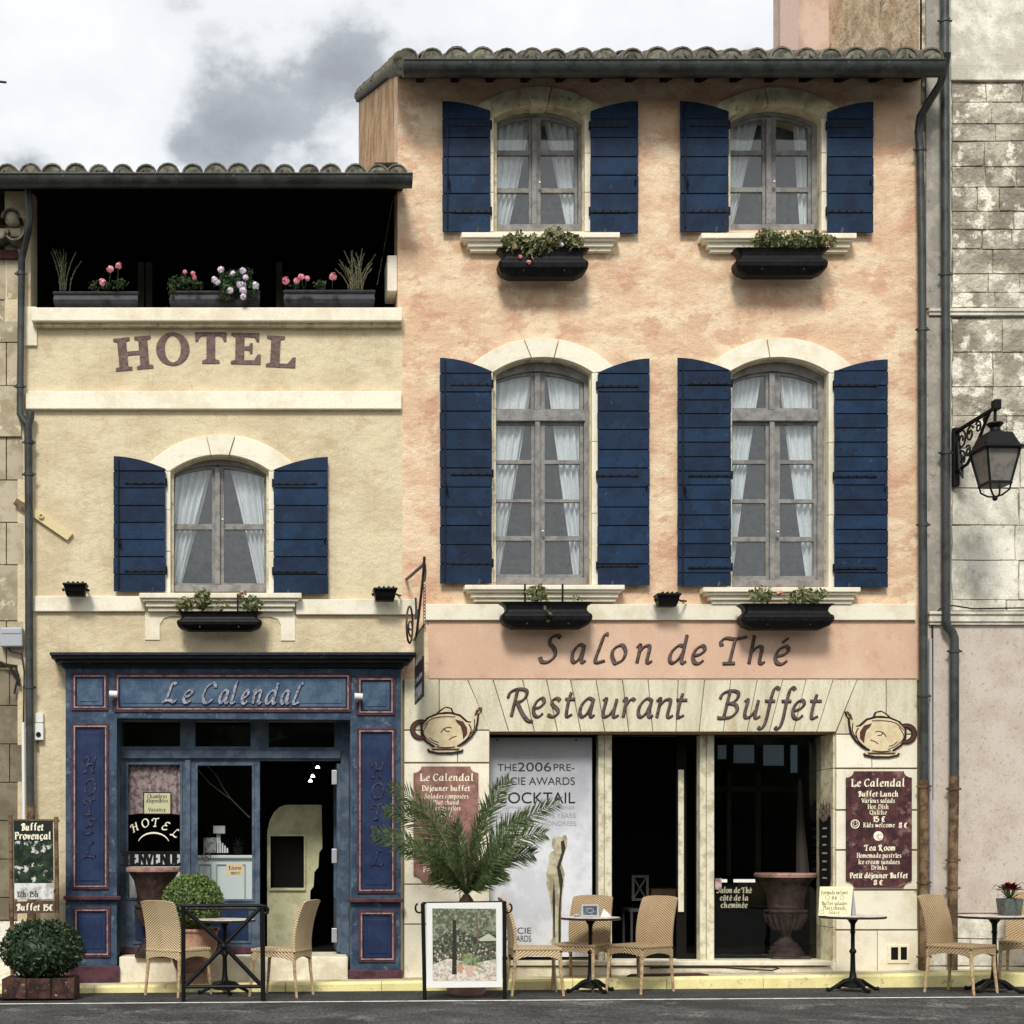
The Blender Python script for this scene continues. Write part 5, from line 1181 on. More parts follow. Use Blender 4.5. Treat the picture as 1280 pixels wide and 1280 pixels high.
def petals(mb, c, r, n, rr, s=.022):
    for _ in range(n):
        d = Vector((rr.gauss(0, 1), rr.gauss(0, 1), rr.gauss(0, 1))).normalized()
        p = Vector(c) + d * r * rr.uniform(.5, 1); a = d.cross(Vector((rr.gauss(0, 1), rr.gauss(0, 1), rr.gauss(0, 1)))).normalized(); b_ = d.cross(a)
        q = s * rr.uniform(.7, 1.2); mb.add([p + a * q, p + b_ * q, p - a * q, p - b_ * q], [(0, 1, 2, 3)])
def lump(mb, c, rad, n=10, m=7):
    mb.lathe([(max(.004, rad[0] * math.sin(math.pi * i / m)), c[2] - rad[2] * math.cos(math.pi * i / m)) for i in range(m + 1)], c[0], c[1], n)

def window_box(label, a, c, y0, y1, plants, flowers, seed, straps=(), endround=True, mat=None, group='black flower boxes under the windows'):
    """ogee-fronted trough hung below the sill, pixels a..c, y0..y1"""
    rr = random.Random(seed); yf = -.33; y1 -= 7 if y0 < 400 else 4; h = y1 - y0
    t = thing('flower_box', label, 'flower box', (X((a + c) / 2), -.18, Z(y1, yf)), group)
    prof = [(0, 0, 0), (.04, 3, .01), (.14, 7, .022), (.28, 8, .03), (.40, 5, .022), (.46, 2.5, 0), (.56, 1.5, -.006), (.72, 2.5, 0), (.86, 6, .03), (1, 16, .06)]
    rings = []
    for (q, ins, dy) in prof:
        z = Z(y0 + h * q, yf); x0, x1 = X(a + ins, yf), X(c - ins, yf); yy = yf + dy
        rings.append([(x0, yy + .03, z), (x0 + .03, yy, z), (x1 - .03, yy, z), (x1, yy + .03, z), (x1, -.14, z), (x0, -.14, z)])
    b = MB(); b.loft(rings); b.build('trough', mat or m_trough, t, bevel=.004)
    MB().box(X(a + 5, yf), X(c - 5, yf), yf + .03, -.15, Z(y0 + 1.5, yf), Z(y0 - .4, yf)).build('soil', m_soil, t)
    for px in straps:
        b = MB(); b.box(X(px, -.16), X(px + 2.2, -.16), -.168, -.160, Z(y0 + 2, -.16), Z(y0 - 22, -.16)); b.build('hanging_strap', m_black, t)
    for px in (a + (c - a) * .28, a + (c - a) * .72):
        MB().sphere((X(px, yf), yf - .002, Z(y0 + h * .86, yf)), .008, 6, 4).build('drain_plug', m_zinc, t)
    fol = MB()
    for (px, py, rx, rz, n, sz) in plants:
        leaves(fol, (X(px, -.25), -.27, Z(py, -.25)), (rx * 1.15 / S0, .12, rz * 1.2 / S0), int(n * 1.2), sz * 1.35, rr, .3)
        for _ in range(max(2, int(rx / 4))):
            q = (X(px + rr.uniform(-.7, .7) * rx, -.25), -.25 + rr.uniform(-.07, .07), Z(py + rr.uniform(-.8, .3) * rz, -.25))
            fol.tube([(q[0] + rr.uniform(-.03, .03), -.24, Z(y0, -.25)), q], .0035, 4)
    fo = fol.build('foliage', m_leafmix, t, kind='stuff', normals=False)
    for (px, py, r_, mt) in flowers:
        b = MB(); petals(b, (X(px, -.34), -.34, Z(py, -.34)), r_ / S0, 14, rr, .020); b.build('flower', mt, t, normals=False)
    return t
window_box('black flower box with sparse trailing weed under the left tall window', 626, 743, 752, 788, [(672, 742, 12, 9, 70, .028), (684, 765, 4, 14, 40, .022), (720, 749, 9, 4, 16, .016)], [], 1, (655, 702))
window_box('black flower box with a few salmon blooms under the right tall window', 926, 1046, 754, 789, [(950, 744, 14, 10, 80, .026), (1012, 745, 22, 9, 110, .026), (990, 748, 9, 6, 26, .022)], [(974, 741, 3.6, m_salmon)], 2, (1003,))
window_box('black flower box full of straggly foliage under the left top window', 622, 738, 309, 350, [(645, 306, 18, 11, 190, .03), (668, 310, 22, 12, 200, .03), (694, 300, 16, 12, 190, .03), (712, 306, 16, 10, 150, .03), (664, 324, 9, 9, 50, .024)], [(687, 301, 4.5, m_salmon), (644, 309, 3, m_salmon), (661, 328, 2.8, m_salmon), (650, 321, 2.4, m_salmon), (702, 306, 2.2, m_whitef)], 3, (650,))
window_box('black flower box with spreading green and red foliage under the right top window', 919, 1038, 309, 348, [(958, 299, 16, 9, 150, .028), (985, 302, 18, 9, 180, .028), (1012, 301, 16, 9, 170, .028), (1030, 304, 12, 8, 100, .026), (975, 310, 40, 4, 120, .024)], [(1034, 304, 3, m_salmon), (952, 292, 2.2, m_salmon)], 4)
window_box('black flower box with dry sprigs under the cream wall window', 219, 329, 764, 791, [(231, 756, 11, 8, 90, .026), (253, 750, 9, 10, 110, .03), (275, 757, 9, 7, 24, .02), (316, 755, 13, 8, 110, .026), (303, 748, 5, 9, 30, .02)], [(302, 741, 2, m_salmon)], 5, (296,))

# loggia boxes, standing inside the sill
def ledge_box(label, a, c, y0, y1, seed):
    t = thing('loggia_planter', label, 'planter', (X((a + c) / 2), .1, Z(y1, 0)), 'dark planters on the loggia sill')
    rings = []
    yf = -.04
    for (q, ins, dy) in ((0, 3, .02), (.08, 0, 0), (.2, 1, .004), (.3, 2, .015), (.6, 1, .0), (.85, 2, .006), (1, 4, .02)):
        z = Z(y0 + (y1 - y0) * q, yf); rings.append([(X(a + ins, yf), yf + dy, z), (X(c - ins, yf), yf + dy, z), (X(c - ins, yf), .19, z), (X(a + ins, yf), .19, z)])
    MB().loft(rings).build('trough', M('slate_planter', (.028, .027, .032), (.014, .014, .016), 12, rough=.5, bump=.2) if seed == 1 else bpy.data.materials['slate_planter'], t, bevel=.006)
    return t
ledge_box('dark planter at the left end of the loggia with rosemary and pink blooms', 65, 174, 363, 382, 1)
ledge_box('dark planter in the middle of the loggia with white blooms hanging over', 210, 326, 362, 382, 2)
ledge_box('dark planter at the right end of the loggia with dried lavender', 353, 470, 361, 382, 3)
def sprigs(label, cat_, name, px, py, wpx, hpx, n, m, seed, bloom=None):
    rr = random.Random(seed); t = thing(name, label, cat_, (X(px), .06, Z(py)))
    b = MB(); lf = MB()
    for _ in range(n):
        x0 = X(px + rr.uniform(-.6, .6) * wpx); y_ = rr.uniform(-.01, .12); h = hpx / S0 * rr.uniform(.5, 1); lx = rr.uniform(-.12, .12) + (x0 - X(px)) * .5
        pts = [(x0 + lx * q * q, y_, Z(py) + h * q) for q in (0, .35, .7, 1)]
        b.tube(pts, .0045, 4)
        for q in range(12):
            u = .15 + .85 * q / 12; p = (x0 + lx * u * u, y_, Z(py) + h * u)
            leaves(lf, p, (.012, .012, .012), 2, .011, rr, .3, 2.6)
    b.build('stems', m, t, normals=False); lf.build('foliage', m, t, kind='stuff', normals=False); return t
sprigs('upright rosemary bush at the left end of the dark loggia', 'plant', 'rosemary_plant', 80, 362, 11, 56, 15, m_rosem, 11)
sprigs('dry grey-brown lavender tuft at the right end of the dark loggia', 'plant', 'dried_lavender', 445, 361, 14, 52, 24, m_dry, 12)
def geranium(label, blobs, flws, seed, m=m_leafgr, fm=m_pinkf):
    rr = random.Random(seed); px = sum(q[0] for q in blobs) / len(blobs)
    t = thing('geranium_plant', label, 'plant', (X(px), .05, Z(362)), 'flowering geraniums along the loggia sill')
    b = MB()
    for (x_, y_, rx, rz, n, sz, yy) in blobs: leaves(b, (X(x_, yy), yy, Z(y_, yy)), (rx / S0, .09, rz / S0), n, sz, rr, .3, 1.2)
    b.build('foliage', m, t, kind='stuff', normals=False)
    st = MB()
    for (x_, y_, r_) in flws:
        f = MB(); petals(f, (X(x_, -.20), -.20, Z(y_, -.20)), r_ * 1.15 / S0, 26, rr, .021); f.build('flower_head', fm, t, normals=False)
        st.tube([(X(x_, -.07), -.07, Z(y_, -.07)), (X(x_ + rr.uniform(-3, 3), 0), .0, Z(361))], .004, 4)
    st.build('flower_stems', m_leafgr, t, kind='stuff')
geranium('small pink geranium beside the rosemary in the left loggia planter', [(118, 357, 8, 6, 40, .03, .03), (150, 355, 11, 6, 70, .034, .03), (134, 357, 9, 4, 40, .03, .03)], [(138, 336, 4), (148, 332, 3.4), (128, 353, 4)], 21)
geranium('dark green geranium with tiny pink buds left of the white blooms', [(225, 353, 17, 10, 170, .036, .0), (246, 357, 9, 6, 60, .03, .03), (214, 362, 6, 8, 40, .03, -.07)], [(231, 340, 1.6), (241, 342, 1.8), (243, 347, 1.4)], 22)
geranium('bushy geranium with clusters of white blooms spilling over the loggia sill', [(292, 352, 24, 14, 330, .036, -.08), (283, 364, 10, 12, 90, .034, -.12), (315, 362, 10, 12, 90, .034, -.12), (300, 342, 18, 8, 120, .032, -.05)], [(276, 337, 3.5), (268, 350, 3.5), (272, 353, 3), (304, 339, 3.4), (307, 347, 3), (301, 356, 5.5), (304, 363, 5), (288, 363, 3.6), (320, 357, 4.2), (304, 371, 3), (291, 342, 2.4)], 23, m_leafgr, m_whitef)
geranium('pink geranium in the right loggia planter beside the dried lavender', [(400, 357, 10, 6, 60, .032, .03), (370, 358, 10, 4, 40, .03, .03)], [(357, 351, 4.6), (371, 351, 3), (377, 346, 3.4), (384, 348, 2.6), (416, 346, 4.6)], 24)

# ------------------------------------------------------------------ floodlights
def floodlight(label, px, py, s=1.0, tilt=0):
    t = thing('floodlight', label, 'floodlight', (X(px), -.15, Z(py)), 'black floodlights on the string course')
    yf = -.30; rings = []
    for (q, hw, yy, dz) in ((0, 15, yf, 0), (.15, 15.5, yf - .01, 0), (.22, 14, yf + .02, 0), (.7, 12.5, yf + .04, 0), (1, 11.5, yf + .09, 0)):
        z = Z(py - 7 + 15 * q, yf); rings.append([(X(px - hw, yf), yy, z), (X(px + hw, yf), yy, z), (X(px + hw, yf), -.12, z), (X(px - hw, yf), -.12, z)])
    MB().loft(rings).build('housing', m_black, t, bevel=.008)
    for i in range(4):
        MB().pbox(px - 9 + 6 * i, px - 7 + 6 * i, py - 8.5, py - 6, yf + .02, -.14).build('cooling_fin', m_black, t)
    b = MB(); b.tube([(X(px + 14, yf), -.22, Z(py, yf)), (X(px + 17, yf), -.20, Z(py + 1, yf)), (X(px + 18, 0), -.08, Z(py + 5)), (X(px + 16, 0), .01, Z(py + 3))], .010, 6)
    b.tube([(X(px - 14, yf), -.22, Z(py, yf)), (X(px - 16.5, yf), -.22, Z(py + 1, yf))], .016, 6); b.build('bracket', m_black, t)
    MB().tube([(X(px), -.13, Z(py + 1)), (X(px), .01, Z(py + 1))], .02, 8).build('wall_arm', m_black, t)
floodlight('black floodlight above the string course at the far left of the cream wall', 93, 735)
floodlight('black floodlight on the string course right of the cream wall window', 482, 741)
floodlight('black floodlight between the two tall windows of the peach wall', 837, 748)
for lab, px, py in (('small white spotlight on the blue fascia left of the name sign', 142, 868), ('small white spotlight on the blue fascia right of the name sign', 448, 871)):
    t = thing('fascia_spotlight', lab, 'spotlight', (X(px, -.2), -.2, Z(py, -.2)), 'white spotlights on the fascia')
    MB().tube([(X(px - 5, -.2), -.22, Z(py - .5, -.2)), (X(px + 5, -.2), -.22, Z(py, -.2))], .034, 10).build('lamp_body', m_white, t, smooth=True)
    MB().tube([(X(px - 1, -.14), -.13, Z(py + 6, -.14)), (X(px - 1, -.2), -.2, Z(py + 3, -.2))], .012, 6).build('lamp_stem', m_greyplastic, t)
t = thing('door_intercom', 'small cream intercom box with a dark lens on the wall beside the drainpipe', 'intercom', (X(48), -.03, Z(910)))
MB().pbox(43.5, 54, 891, 903, -.045, .0).build('upper_box', m_white, t, bevel=.006); MB().pbox(43, 54, 904, 925, -.065, .0).build('lower_box', m_white, t, bevel=.006)
MB().tube([(X(48, -.07), -.062, Z(918, -.07)), (X(48, -.07), -.075, Z(918, -.07))], .026, 12).build('lens', m_black, t); MB().pbox(46, 48, 925, 938, -.03, -.015).build('cable_tail', m_rusty, t)
t = thing('junction_box', 'light grey electrical junction box on the stone wall at the left edge', 'junction box', (X(14), -.05, Z(795)))
MB().pbox(0, 28, 784, 808, -.11, .0).build('box', m_greyplastic, t, bevel=.012); MB().pbox(1.5, 26.5, 785.5, 792, -.117, -.10).build('lid', m_greyplastic, t, bevel=.006)
t = thing('wall_anchor', 'cream painted iron anchor bar fixed aslant across the downpipe', 'wall anchor', (X(50), -.03, Z(645)))
b = MB(); b.pplate([(18, 630), (22, 622), (91, 667), (84, 675)], [], -.045, .0); b.build('bar', m_anchor, t, bevel=.003)
b = MB(); b.pplate([(16.5, 630), (21, 622.5), (34, 631), (30, 639)], [], -.05, -.044); b.build('rusty_end', m_rusty, t)
b = MB(); b.tube([(X(52.5) + .022 * math.cos(a_), -.062, Z(646.5) + .022 * math.sin(a_)) for a_ in [i * math.pi / 6 for i in range(12)]], .009, 6, True); b.build('ring', m_anchor, t)
# vents
t = thing('wall_vent', 'small cream framed cellar vent with two dark slots at the foot of the right pier', 'vent', (X(1125), 0, Z(1192)))
b = MB(); b.pplate(P2(1110, 1137, 1181, 1204), [P2(1114, 1123, 1184, 1200), P2(1126, 1134, 1184, 1200)], -.016, .0); b.build('vent_frame', m_stone, t, bevel=.003)
MB().pplate(P2(1113, 1135, 1183, 1201), [], -.006, .0).build('vent_backing', m_inner, t)

# ------------------------------------------------------------------ hanging sign of wrought iron
t = thing('hanging_sign', 'small two-tone hanging sign on a wrought iron bracket at the seam of both buildings', 'sign', (X(520), 0, Z(760)))
def W3(px, py, y): return (X(px, y), y, Z(py, y))
b = MB(); b.tube([W3(508, 724, -.02), W3(512, 721, -.3), W3(529, 706, -1.2), W3(530, 704, -1.3)], .016, 8)
b.tube([W3(530.5, 696, -1.35), W3(530, 706, -1.3), W3(528, 730, -1.15), W3(524, 765, -.85), W3(521, 790, -.55), W3(519, 800, -.25), W3(517, 800, -.02)], .013, 8)
b.build('bracket', M('grey_wrought_iron', (.05, .048, .045), rough=.5), t, smooth=True)
wi = bpy.data.materials['grey_wrought_iron']
b = MB(); n = 20; b.tube([W3(512 + 3.8 * math.cos(i * 2 * math.pi / n), 781 + 23 * math.sin(i * 2 * math.pi / n), -.35 + .2 * math.cos(i * 2 * math.pi / n)) for i in range(n)], .011, 6, True); b.build('scroll_hoop', wi, t, smooth=True)
b = MB(); b.tube([W3(513 + 2.5 * math.cos(i * .5), 784 + (14 - i * .7) * math.sin(i * .5), -.35 + .1 * math.cos(i * .5)) for i in range(18)], .009, 6); b.build('scroll', wi, t, smooth=True)
b = MB(); b.tube([W3(522, 762, -.7), W3(521, 774, -.7)], .026, 6); b.tube([W3(519.5, 747, -.7), W3(520.5, 768, -.7)], .012, 6); b.tube([W3(531, 705, -1.25), W3(532, 716, -1.25), W3(530.5, 727, -1.25)], .012, 6); b.build('leaf_ornament', wi, t)
sy0, sy1 = -.20, -1.08
for (pa, pb, y_, nm) in ((731, 789, -1.04, 'chain'), (784, 796, -.45, 'chain')):
    b = MB(); px = 530.5 if y_ < -1 else 522.5; nn = int((pb - pa) / 4)
    for i in range(nn):
        py = pa + (pb - pa) * (i + .5) / nn
        b.tube([(X(px, y_) + .010 * math.cos(a_), y_ + (.004 if i % 2 else -.004), Z(py, y_) + .02 * math.sin(a_)) for a_ in [j * math.pi / 4 for j in range(8)]], .0035, 4, True)
    b.build(nm, wi, t, kind='stuff')
xs_ = X(519, sy0) ; zt_, zb_ = Z(799, sy0), Z(881, sy0)
m_sg = M('sign_olive_grey', lin((124, 118, 98)), rough=.6); m_sd = M('sign_black', (.014, .014, .018), rough=.5)
zm = zt_ - .42 * (zt_ - zb_)
MB().box(xs_ - .006, xs_ + .006, sy1, sy0, zm, zt_).build('sign_upper', m_sg, t); MB().box(xs_ - .006, xs_ + .006, sy1, sy0, zb_, zm - .001).build('sign_lower', m_sd, t)
MB().tube([(xs_, sy0 + .05, zt_ + .012), (xs_, sy1 - .08, zt_ + .012)], .012, 6).build('sign_rail', wi, t)
b = MB()
def side_text(s, z, h, y0_, y1_, bold=.1):
    st = MB(); tot = sum(adv(c) for c in s); x = 0
    for ch in s: put_glyph(st, glyph_pts(ch, 0, 3), x, 0, 1, 1, 0, .001, (bold, bold * .5, .6), .0003); x += adv(ch)
    sc = (y0_ - y1_) / tot
    return [(xs_ - .0075 - (p[1] > .0005) * -.001, y1_ + (tot - p[0]) * sc if False else y0_ - p[0] * sc, z + p[2] * h / .74) for p in st.v], st.f
for s, z, h in (('HOTEL', zm - .03 + .02, .05), ('RESTAURANT', zb_ + .04, .10), ('SALON', zb_ + .20, .05)):
    v_, f_ = side_text(s, z, h, sy0 - .1, sy1 + .1); b.add(v_, f_)
b.ribbon([(0, 0)] * 2, .0, 0, 0) if False else None
b.build('sign_writing', m_textgr, t, kind='stuff')

# ------------------------------------------------------------------ street lamp on its bracket
t = thing('street_lamp', 'black four sided lantern on a scrolled iron bracket on the grey stone wall', 'street lamp', (X(1193), 0, Z(560)))
bx = X(1193)
b = MB(); b.box(bx - .032, bx + .032, -.06, .0, Z(609), Z(536)); b.build('wall_plate', m_black, t, bevel=.006)
zA = Z(541); lo_ = -.90
b = MB(); b.tube([(bx, -.05, zA), (bx, lo_ - .03, zA + .0)], .022, 8); b.tube([(bx, -.05, zA - .42), (bx, -.30, zA - .40), (bx, -.50, zA - .27), (bx, -.72, zA - .06), (bx, -.80, zA)], .017, 8)
b.build('arm', m_black, t, smooth=True)
def spiral(cy, cz, r0, turns, a0, sgn=1, n=26):
    return [(bx, cy + r0 * (1 - .75 * i / n) * math.cos(a0 + sgn * turns * 2 * math.pi * i / n), cz + r0 * (1 - .75 * i / n) * math.sin(a0 + sgn * turns * 2 * math.pi * i / n)) for i in range(n + 1)]
for q in ((-.17, zA - .12, .10, 1.4, 1.2, 1), (-.36, zA - .11, .085, 1.4, 2.6, -1), (-.54, zA - .09, .065, 1.3, .6, 1), (-.16, zA - .30, .085, 1.3, 4.0, -1), (-.31, zA - .27, .06, 1.2, 1.0, 1), (-.68, zA - .05, .04, 1.2, 1.5, 1)):
    MB().tube(spiral(*q), .010, 6).build('scroll', m_black, t, smooth=True)
MB().tube([(bx, -.09, zA - .12), (bx, -.13, zA - .4), (bx, -.20, zA - .52)], [.02, .035, .008], 8).build('drop_leaf', m_black, t)
lx, ly = bx, lo_
MB().box(bx - .035, bx + .035, lo_ - .065, lo_ + .02, zA - .03, zA + .07).build('arm_knuckle', m_black, t, bevel=.01)
MB().tube([(lx, ly, zA), (lx, ly, zA - .16)], .016, 8).build('hanger_rod', m_black, t)
zc_ = zA - .15
def sq(hw, z, n=4): return [(lx + hw * math.sqrt(2) * math.cos(math.pi / 4 + i * math.pi / 2 + .05), ly + hw * math.sqrt(2) * math.sin(math.pi / 4 + i * math.pi / 2 + .05), z) for i in range(n)]
b = MB(); b.lathe([(.015, zc_ + .005), (.075, zc_), (.08, zc_ - .012), (.045, zc_ - .05), (.05, zc_ - .075), (.095, zc_ - .105), (.10, zc_ - .115)], lx, ly, 16); b.build('chimney_cap', m_black, t, smooth=True)
b = MB(); b.loft([sq(.115, zc_ - .112), sq(.12, zc_ - .125), sq(.165, zc_ - .24), sq(.205, zc_ - .262), sq(.205, zc_ - .28), sq(.17, zc_ - .285)]); b.build('lantern_roof', m_black, t, bevel=.004)
zt2, zb2 = zc_ - .285, zc_ - .60
c4t, c4b = sq(.165, zt2), sq(.105, zb2)
for i in range(4):
    MB().tube([c4t[i], c4b[i]], .011, 6).build('lantern_rib', m_black, t)
    j = (i + 1) % 4; b = MB(); f = lambda p: (lx + (p[0] - lx) * .95, ly + (p[1] - ly) * .95, p[2]); b.add([f(c4t[i]), f(c4t[j]), f(c4b[j]), f(c4b[i])], [(0, 1, 2, 3)]); b.build('lantern_pane', m_lampglass, t)
b = MB(); b.loft([sq(.115, zb2 + .012), sq(.118, zb2 - .018)]); b.build('lantern_base', m_black, t, bevel=.004)
b = MB()
for p in c4b: b.tube([(p[0], p[1], zb2 - .01), (lx + (p[0] - lx) * .9, ly + (p[1] - ly) * .9, zb2 - .07), (lx + (p[0] - lx) * .45, ly + (p[1] - ly) * .45, zb2 - .115), (lx, ly, zb2 - .125)], .009, 6)
b.build('lantern_cradle', m_black, t, smooth=True)
MB().sphere((lx, ly, zb2 - .14), .026, 10, 6).build('drop_finial', m_black, t, smooth=True)
for p in sq(.2, zc_ - .262): MB().sphere((p[0], p[1], p[2] + .018), .012, 6, 4).build('corner_finial', m_black, t)

# ------------------------------------------------------------------ rattan chairs
def make_chair(label):
    t = thing('rattan_chair', label, 'chair', (0, 0, 0), 'rattan chairs around the cafe tables')
    hw, hd, zs, zt_ = .225, .235, .47, .945
    b = MB(); n = 10                                   # seat with rounded edge
    b.box(-hw, hw, -hd, hd, zs - .035, zs); b.build('seat', m_wicker, t, bevel=.012)
    def apron(p, q, out):
        bb = MB(); m_ = 10; tp = []; bt = []
        for i in range(m_ + 1):
            u = i / m_; x = p[0] + (q[0] - p[0]) * u; y = p[1] + (q[1] - p[1]) * u
            dz = .125 - .045 * math.sin(math.pi * u) ** .6
            tp.append((x, y, zs - .034)); bt.append((x, y, zs - dz))
        ox, oy = out; vs = []
        for arr in (tp, bt): vs += arr + [(p_[0] - ox * .02, p_[1] - oy * .02, p_[2]) for p_ in arr]
        k_ = m_ + 1; fs = []
        for i in range(m_): fs += [(i, i + 1, 2 * k_ + i + 1, 2 * k_ + i), (k_ + i, 3 * k_ + i, 3 * k_ + i + 1, k_ + i + 1), (2 * k_ + i, 2 * k_ + i + 1, 3 * k_ + i + 1, 3 * k_ + i), (i, k_ + i, k_ + i + 1, i + 1)]
        bb.add(vs, fs); bb.build('apron', m_wicker, t)
    e = .004
    apron((-hw + e, -hd + e), (hw - e, -hd + e), (0, -1)); apron((-hw + e, hd - e), (hw - e, hd - e), (0, 1)); apron((-hw + e, -hd + .022), (-hw + e, hd - .022), (-1, 0)); apron((hw - e, -hd + .022), (hw - e, hd - .022), (1, 0))
    # curved back, built as a sheet with thickness (back at +y)
    b = MB(); nx, nz = 8, 12; vs = []
    for th in (0, .032):
        for j in range(nz + 1):
            v = j / nz; z = zs - .02 + (zt_ - zs + .02) * v
            for i in range(nx + 1):
                u = i / nx * 2 - 1; w_ = (hw - .004) * (1 - .05 * v + .03 * math.sin(v * 3.1))
                y = hd - .034 + th + .10 * v ** 1.5 - .018 * math.sin(v * math.pi) + .022 * (1 - u * u) * v
                zz = z - (.02 * abs(u) ** 4 if j == nz else 0)
                vs.append((u * w_, y, zz))
    K = (nx + 1) * (nz + 1); fs = []
    for j in range(nz):
        for i in range(nx):
            a = j * (nx + 1) + i; fs += [(a, a + 1, a + nx + 2, a + nx + 1), (K + a, K + a + nx + 1, K + a + nx + 2, K + a + 1)]
    for i in range(nx): fs += [(i, K + i, K + i + 1, i + 1)]; a = nz * (nx + 1) + i; fs += [(a, a + 1, K + a + 1, K + a)]
    for j in range(nz):
        a = j * (nx + 1); fs += [(a, a + nx + 1, K + a + nx + 1, K + a)]; a += nx; fs += [(a, K + a, K + a + nx + 1, a + nx + 1)]
    b.add(vs, fs); b.build('backrest', m_wicker, t, bevel=.006)
    for sx in (-1, 1):
        for sy in (-1, 1):
            x0, y0 = sx * (hw - .022), sy * (hd - .022)
            b = MB(); b.tube([(x0, y0, zs - .05), (x0 + sx * .004, y0 + sy * .01, .25), (x0 + sx * .012, y0 + sy * .035, 0)], [.019, .017, .013], 8); b.build('leg', m_canelegs, t, smooth=True)
    return t
proto = make_chair('rattan chair seen from behind with its back to the street left of the clipped topiary')
ch_n = [0]
def place_chair(px, py, face, label):
    """px, py: pixel of the chair centre on the road; face: direction the sitter looks, degrees from +x counter-clockwise"""
    y = -D0 + S0 * D0 * (CZ - gr(X(px, -1.3))) / (py - VY)
    x = X(px, y)
    o = proto if ch_n[0] == 0 else copy_tree(proto); ch_n[0] += 1
    o.location = (x, y, gr(x)); o.rotation_euler = (0, 0, math.radians(face + 90))
    if ch_n[0] > 3:
        for c in o.children:
            if c.data.materials[0] is m_wicker: c.material_slots[0].link = 'OBJECT'; c.material_slots[0].material = m_wicker2
    o['label'] = label
def py_of(dep): return None
place_chair(223, 1243.5, 52, 'rattan chair seen from behind, leftmost on the terrace, left of the iron barrier')
place_chair(352, 1244.5, 157, 'rattan chair facing left, right of the X-shaped iron barrier')
place_chair(668, 1243, -1, 'rattan chair facing right, next to the garden picture stand')
place_chair(727, 1237.0, 237, 'rattan chair directly behind the pedestal table with the small picture frame')
place_chair(800, 1239.5, 217, 'rattan chair turned toward the street in front of the dark open doorway')
place_chair(1201, 1241, -53, 'rattan chair near the drainpipes, left of the table with the crimson flower')
place_chair(1283, 1233.5, 236, 'rattan chair cut off by the right edge, behind the crimson flower table')

# ------------------------------------------------------------------ pedestal tables
def make_table(name_label, foot='three'):
    t = thing('pedestal_table', name_label, 'table', (0, 0, 0), 'round cast iron pedestal tables')
    MB().lathe([(.30, .715), (.312, .720), (.315, .728), (.312, .738)], 0, 0, 32).build('table_rim', m_tabledk, t, smooth=True)
    MB().lathe([(.302, .7385), (.298, .743)], 0, 0, 32).build('table_top', m_marble, t, smooth=True)
    MB().lathe([(.07, .715), (.05, .70), (.024, .66), (.020, .60), (.026, .58), (.019, .56), (.020, .42), (.032, .40), (.034, .385), (.022, .365), (.026, .20), (.036, .13), (.06, .10), (.11, .07), (.125, .05), (.10, .04)], 0, 0, 14).build('column', m_black, t, smooth=True)
    for q in range(4):
        a = q * math.pi / 2 + .4; c, s_ = math.cos(a), math.sin(a)
        b = MB(); b.tube([(c * .02, s_ * .02, .105), (c * .10, s_ * .10, .095), (c * .19, s_ * .19, .045), (c * .24, s_ * .24, .02), (c * .275, s_ * .275, .018)], [.03, .024, .018, .017, .024], 8); b.build('foot', m_black, t, smooth=True)
    return t
tp = make_table('x'); first = [True]; TB = {}
def place_table(px, py, label, sc=1.0):
    y = -D0 + S0 * D0 * (CZ - gr(X(px, -1.3))) / (py - VY); x = X(px, y)
    o = tp if first[0] else copy_tree(tp); first[0] = False
    o.location = (x, y, gr(x)); o['label'] = label; o.scale = (sc, sc, 1); o.rotation_euler = (0, 0, px * .1)
    return (x, y, gr(x) + .743)
TA = place_table(281, 1242, 'pedestal table behind the X-shaped iron barrier', .98)
TBb = place_table(738, 1240, 'pedestal table carrying the small picture frame between the wicker chairs', .95)
TC = place_table(1066, 1239, 'lone pedestal table carrying the folded menu card in front of the right pier', 1.0)
TD = place_table(1243, 1240, 'pedestal table carrying the crimson flower pot at the right edge', 1.08)

# things on the tables
t = thing('photo_stand', 'small silver framed picture standing on the middle table', 'framed picture', (TBb[0], TBb[1], TBb[2]))
yy = TBb[1] - .05
fw = MB(); fw.plate([(TBb[0] - .10, TBb[2] + .002), (TBb[0] - .10, TBb[2] + .125), (TBb[0] + .075, TBb[2] + .125), (TBb[0] + .075, TBb[2] + .002)], [[(TBb[0] - .08, TBb[2] + .02), (TBb[0] - .08, TBb[2] + .108), (TBb[0] + .055, TBb[2] + .108), (TBb[0] + .055, TBb[2] + .02)]], yy, yy + .014)
fw.build('frame', M('silver_frame', lin((176, 180, 184)), rough=.4, bump=.2), t, bevel=.004)
MB().box(TBb[0] - .08, TBb[0] + .055, yy + .006, yy + .012, TBb[2] + .02, TBb[2] + .108).build('picture', M('slate_picture', lin((96, 110, 124)), lin((60, 70, 84)), 30, rough=.5), t)
b = MB(); b.ribbon([(TBb[0] - .012 + .035 * math.cos(i * .4), TBb[2] + .064 + .022 * math.sin(i * .4)) for i in range(17)], .003, yy + .004, yy + .006); b.build('drawn_oval', m_textgr, t)
t = thing('napkin_stand', 'white folded napkins beside the small picture frame', 'napkins', (TBb[0] + .12, TBb[1], TBb[2]))
for i in range(4):
    b = MB(); x0 = TBb[0] + .095 + i * .02; b.plate([(x0, TBb[2] + .002), (x0 + .03, TBb[2] + .085 - i * .016), (x0 + .045, TBb[2] + .06 - i * .014), (x0 + .05, TBb[2] + .002)], [], TBb[1] - .03 + i * .012, TBb[1] - .024 + i * .012); b.build('napkin', m_white, t)
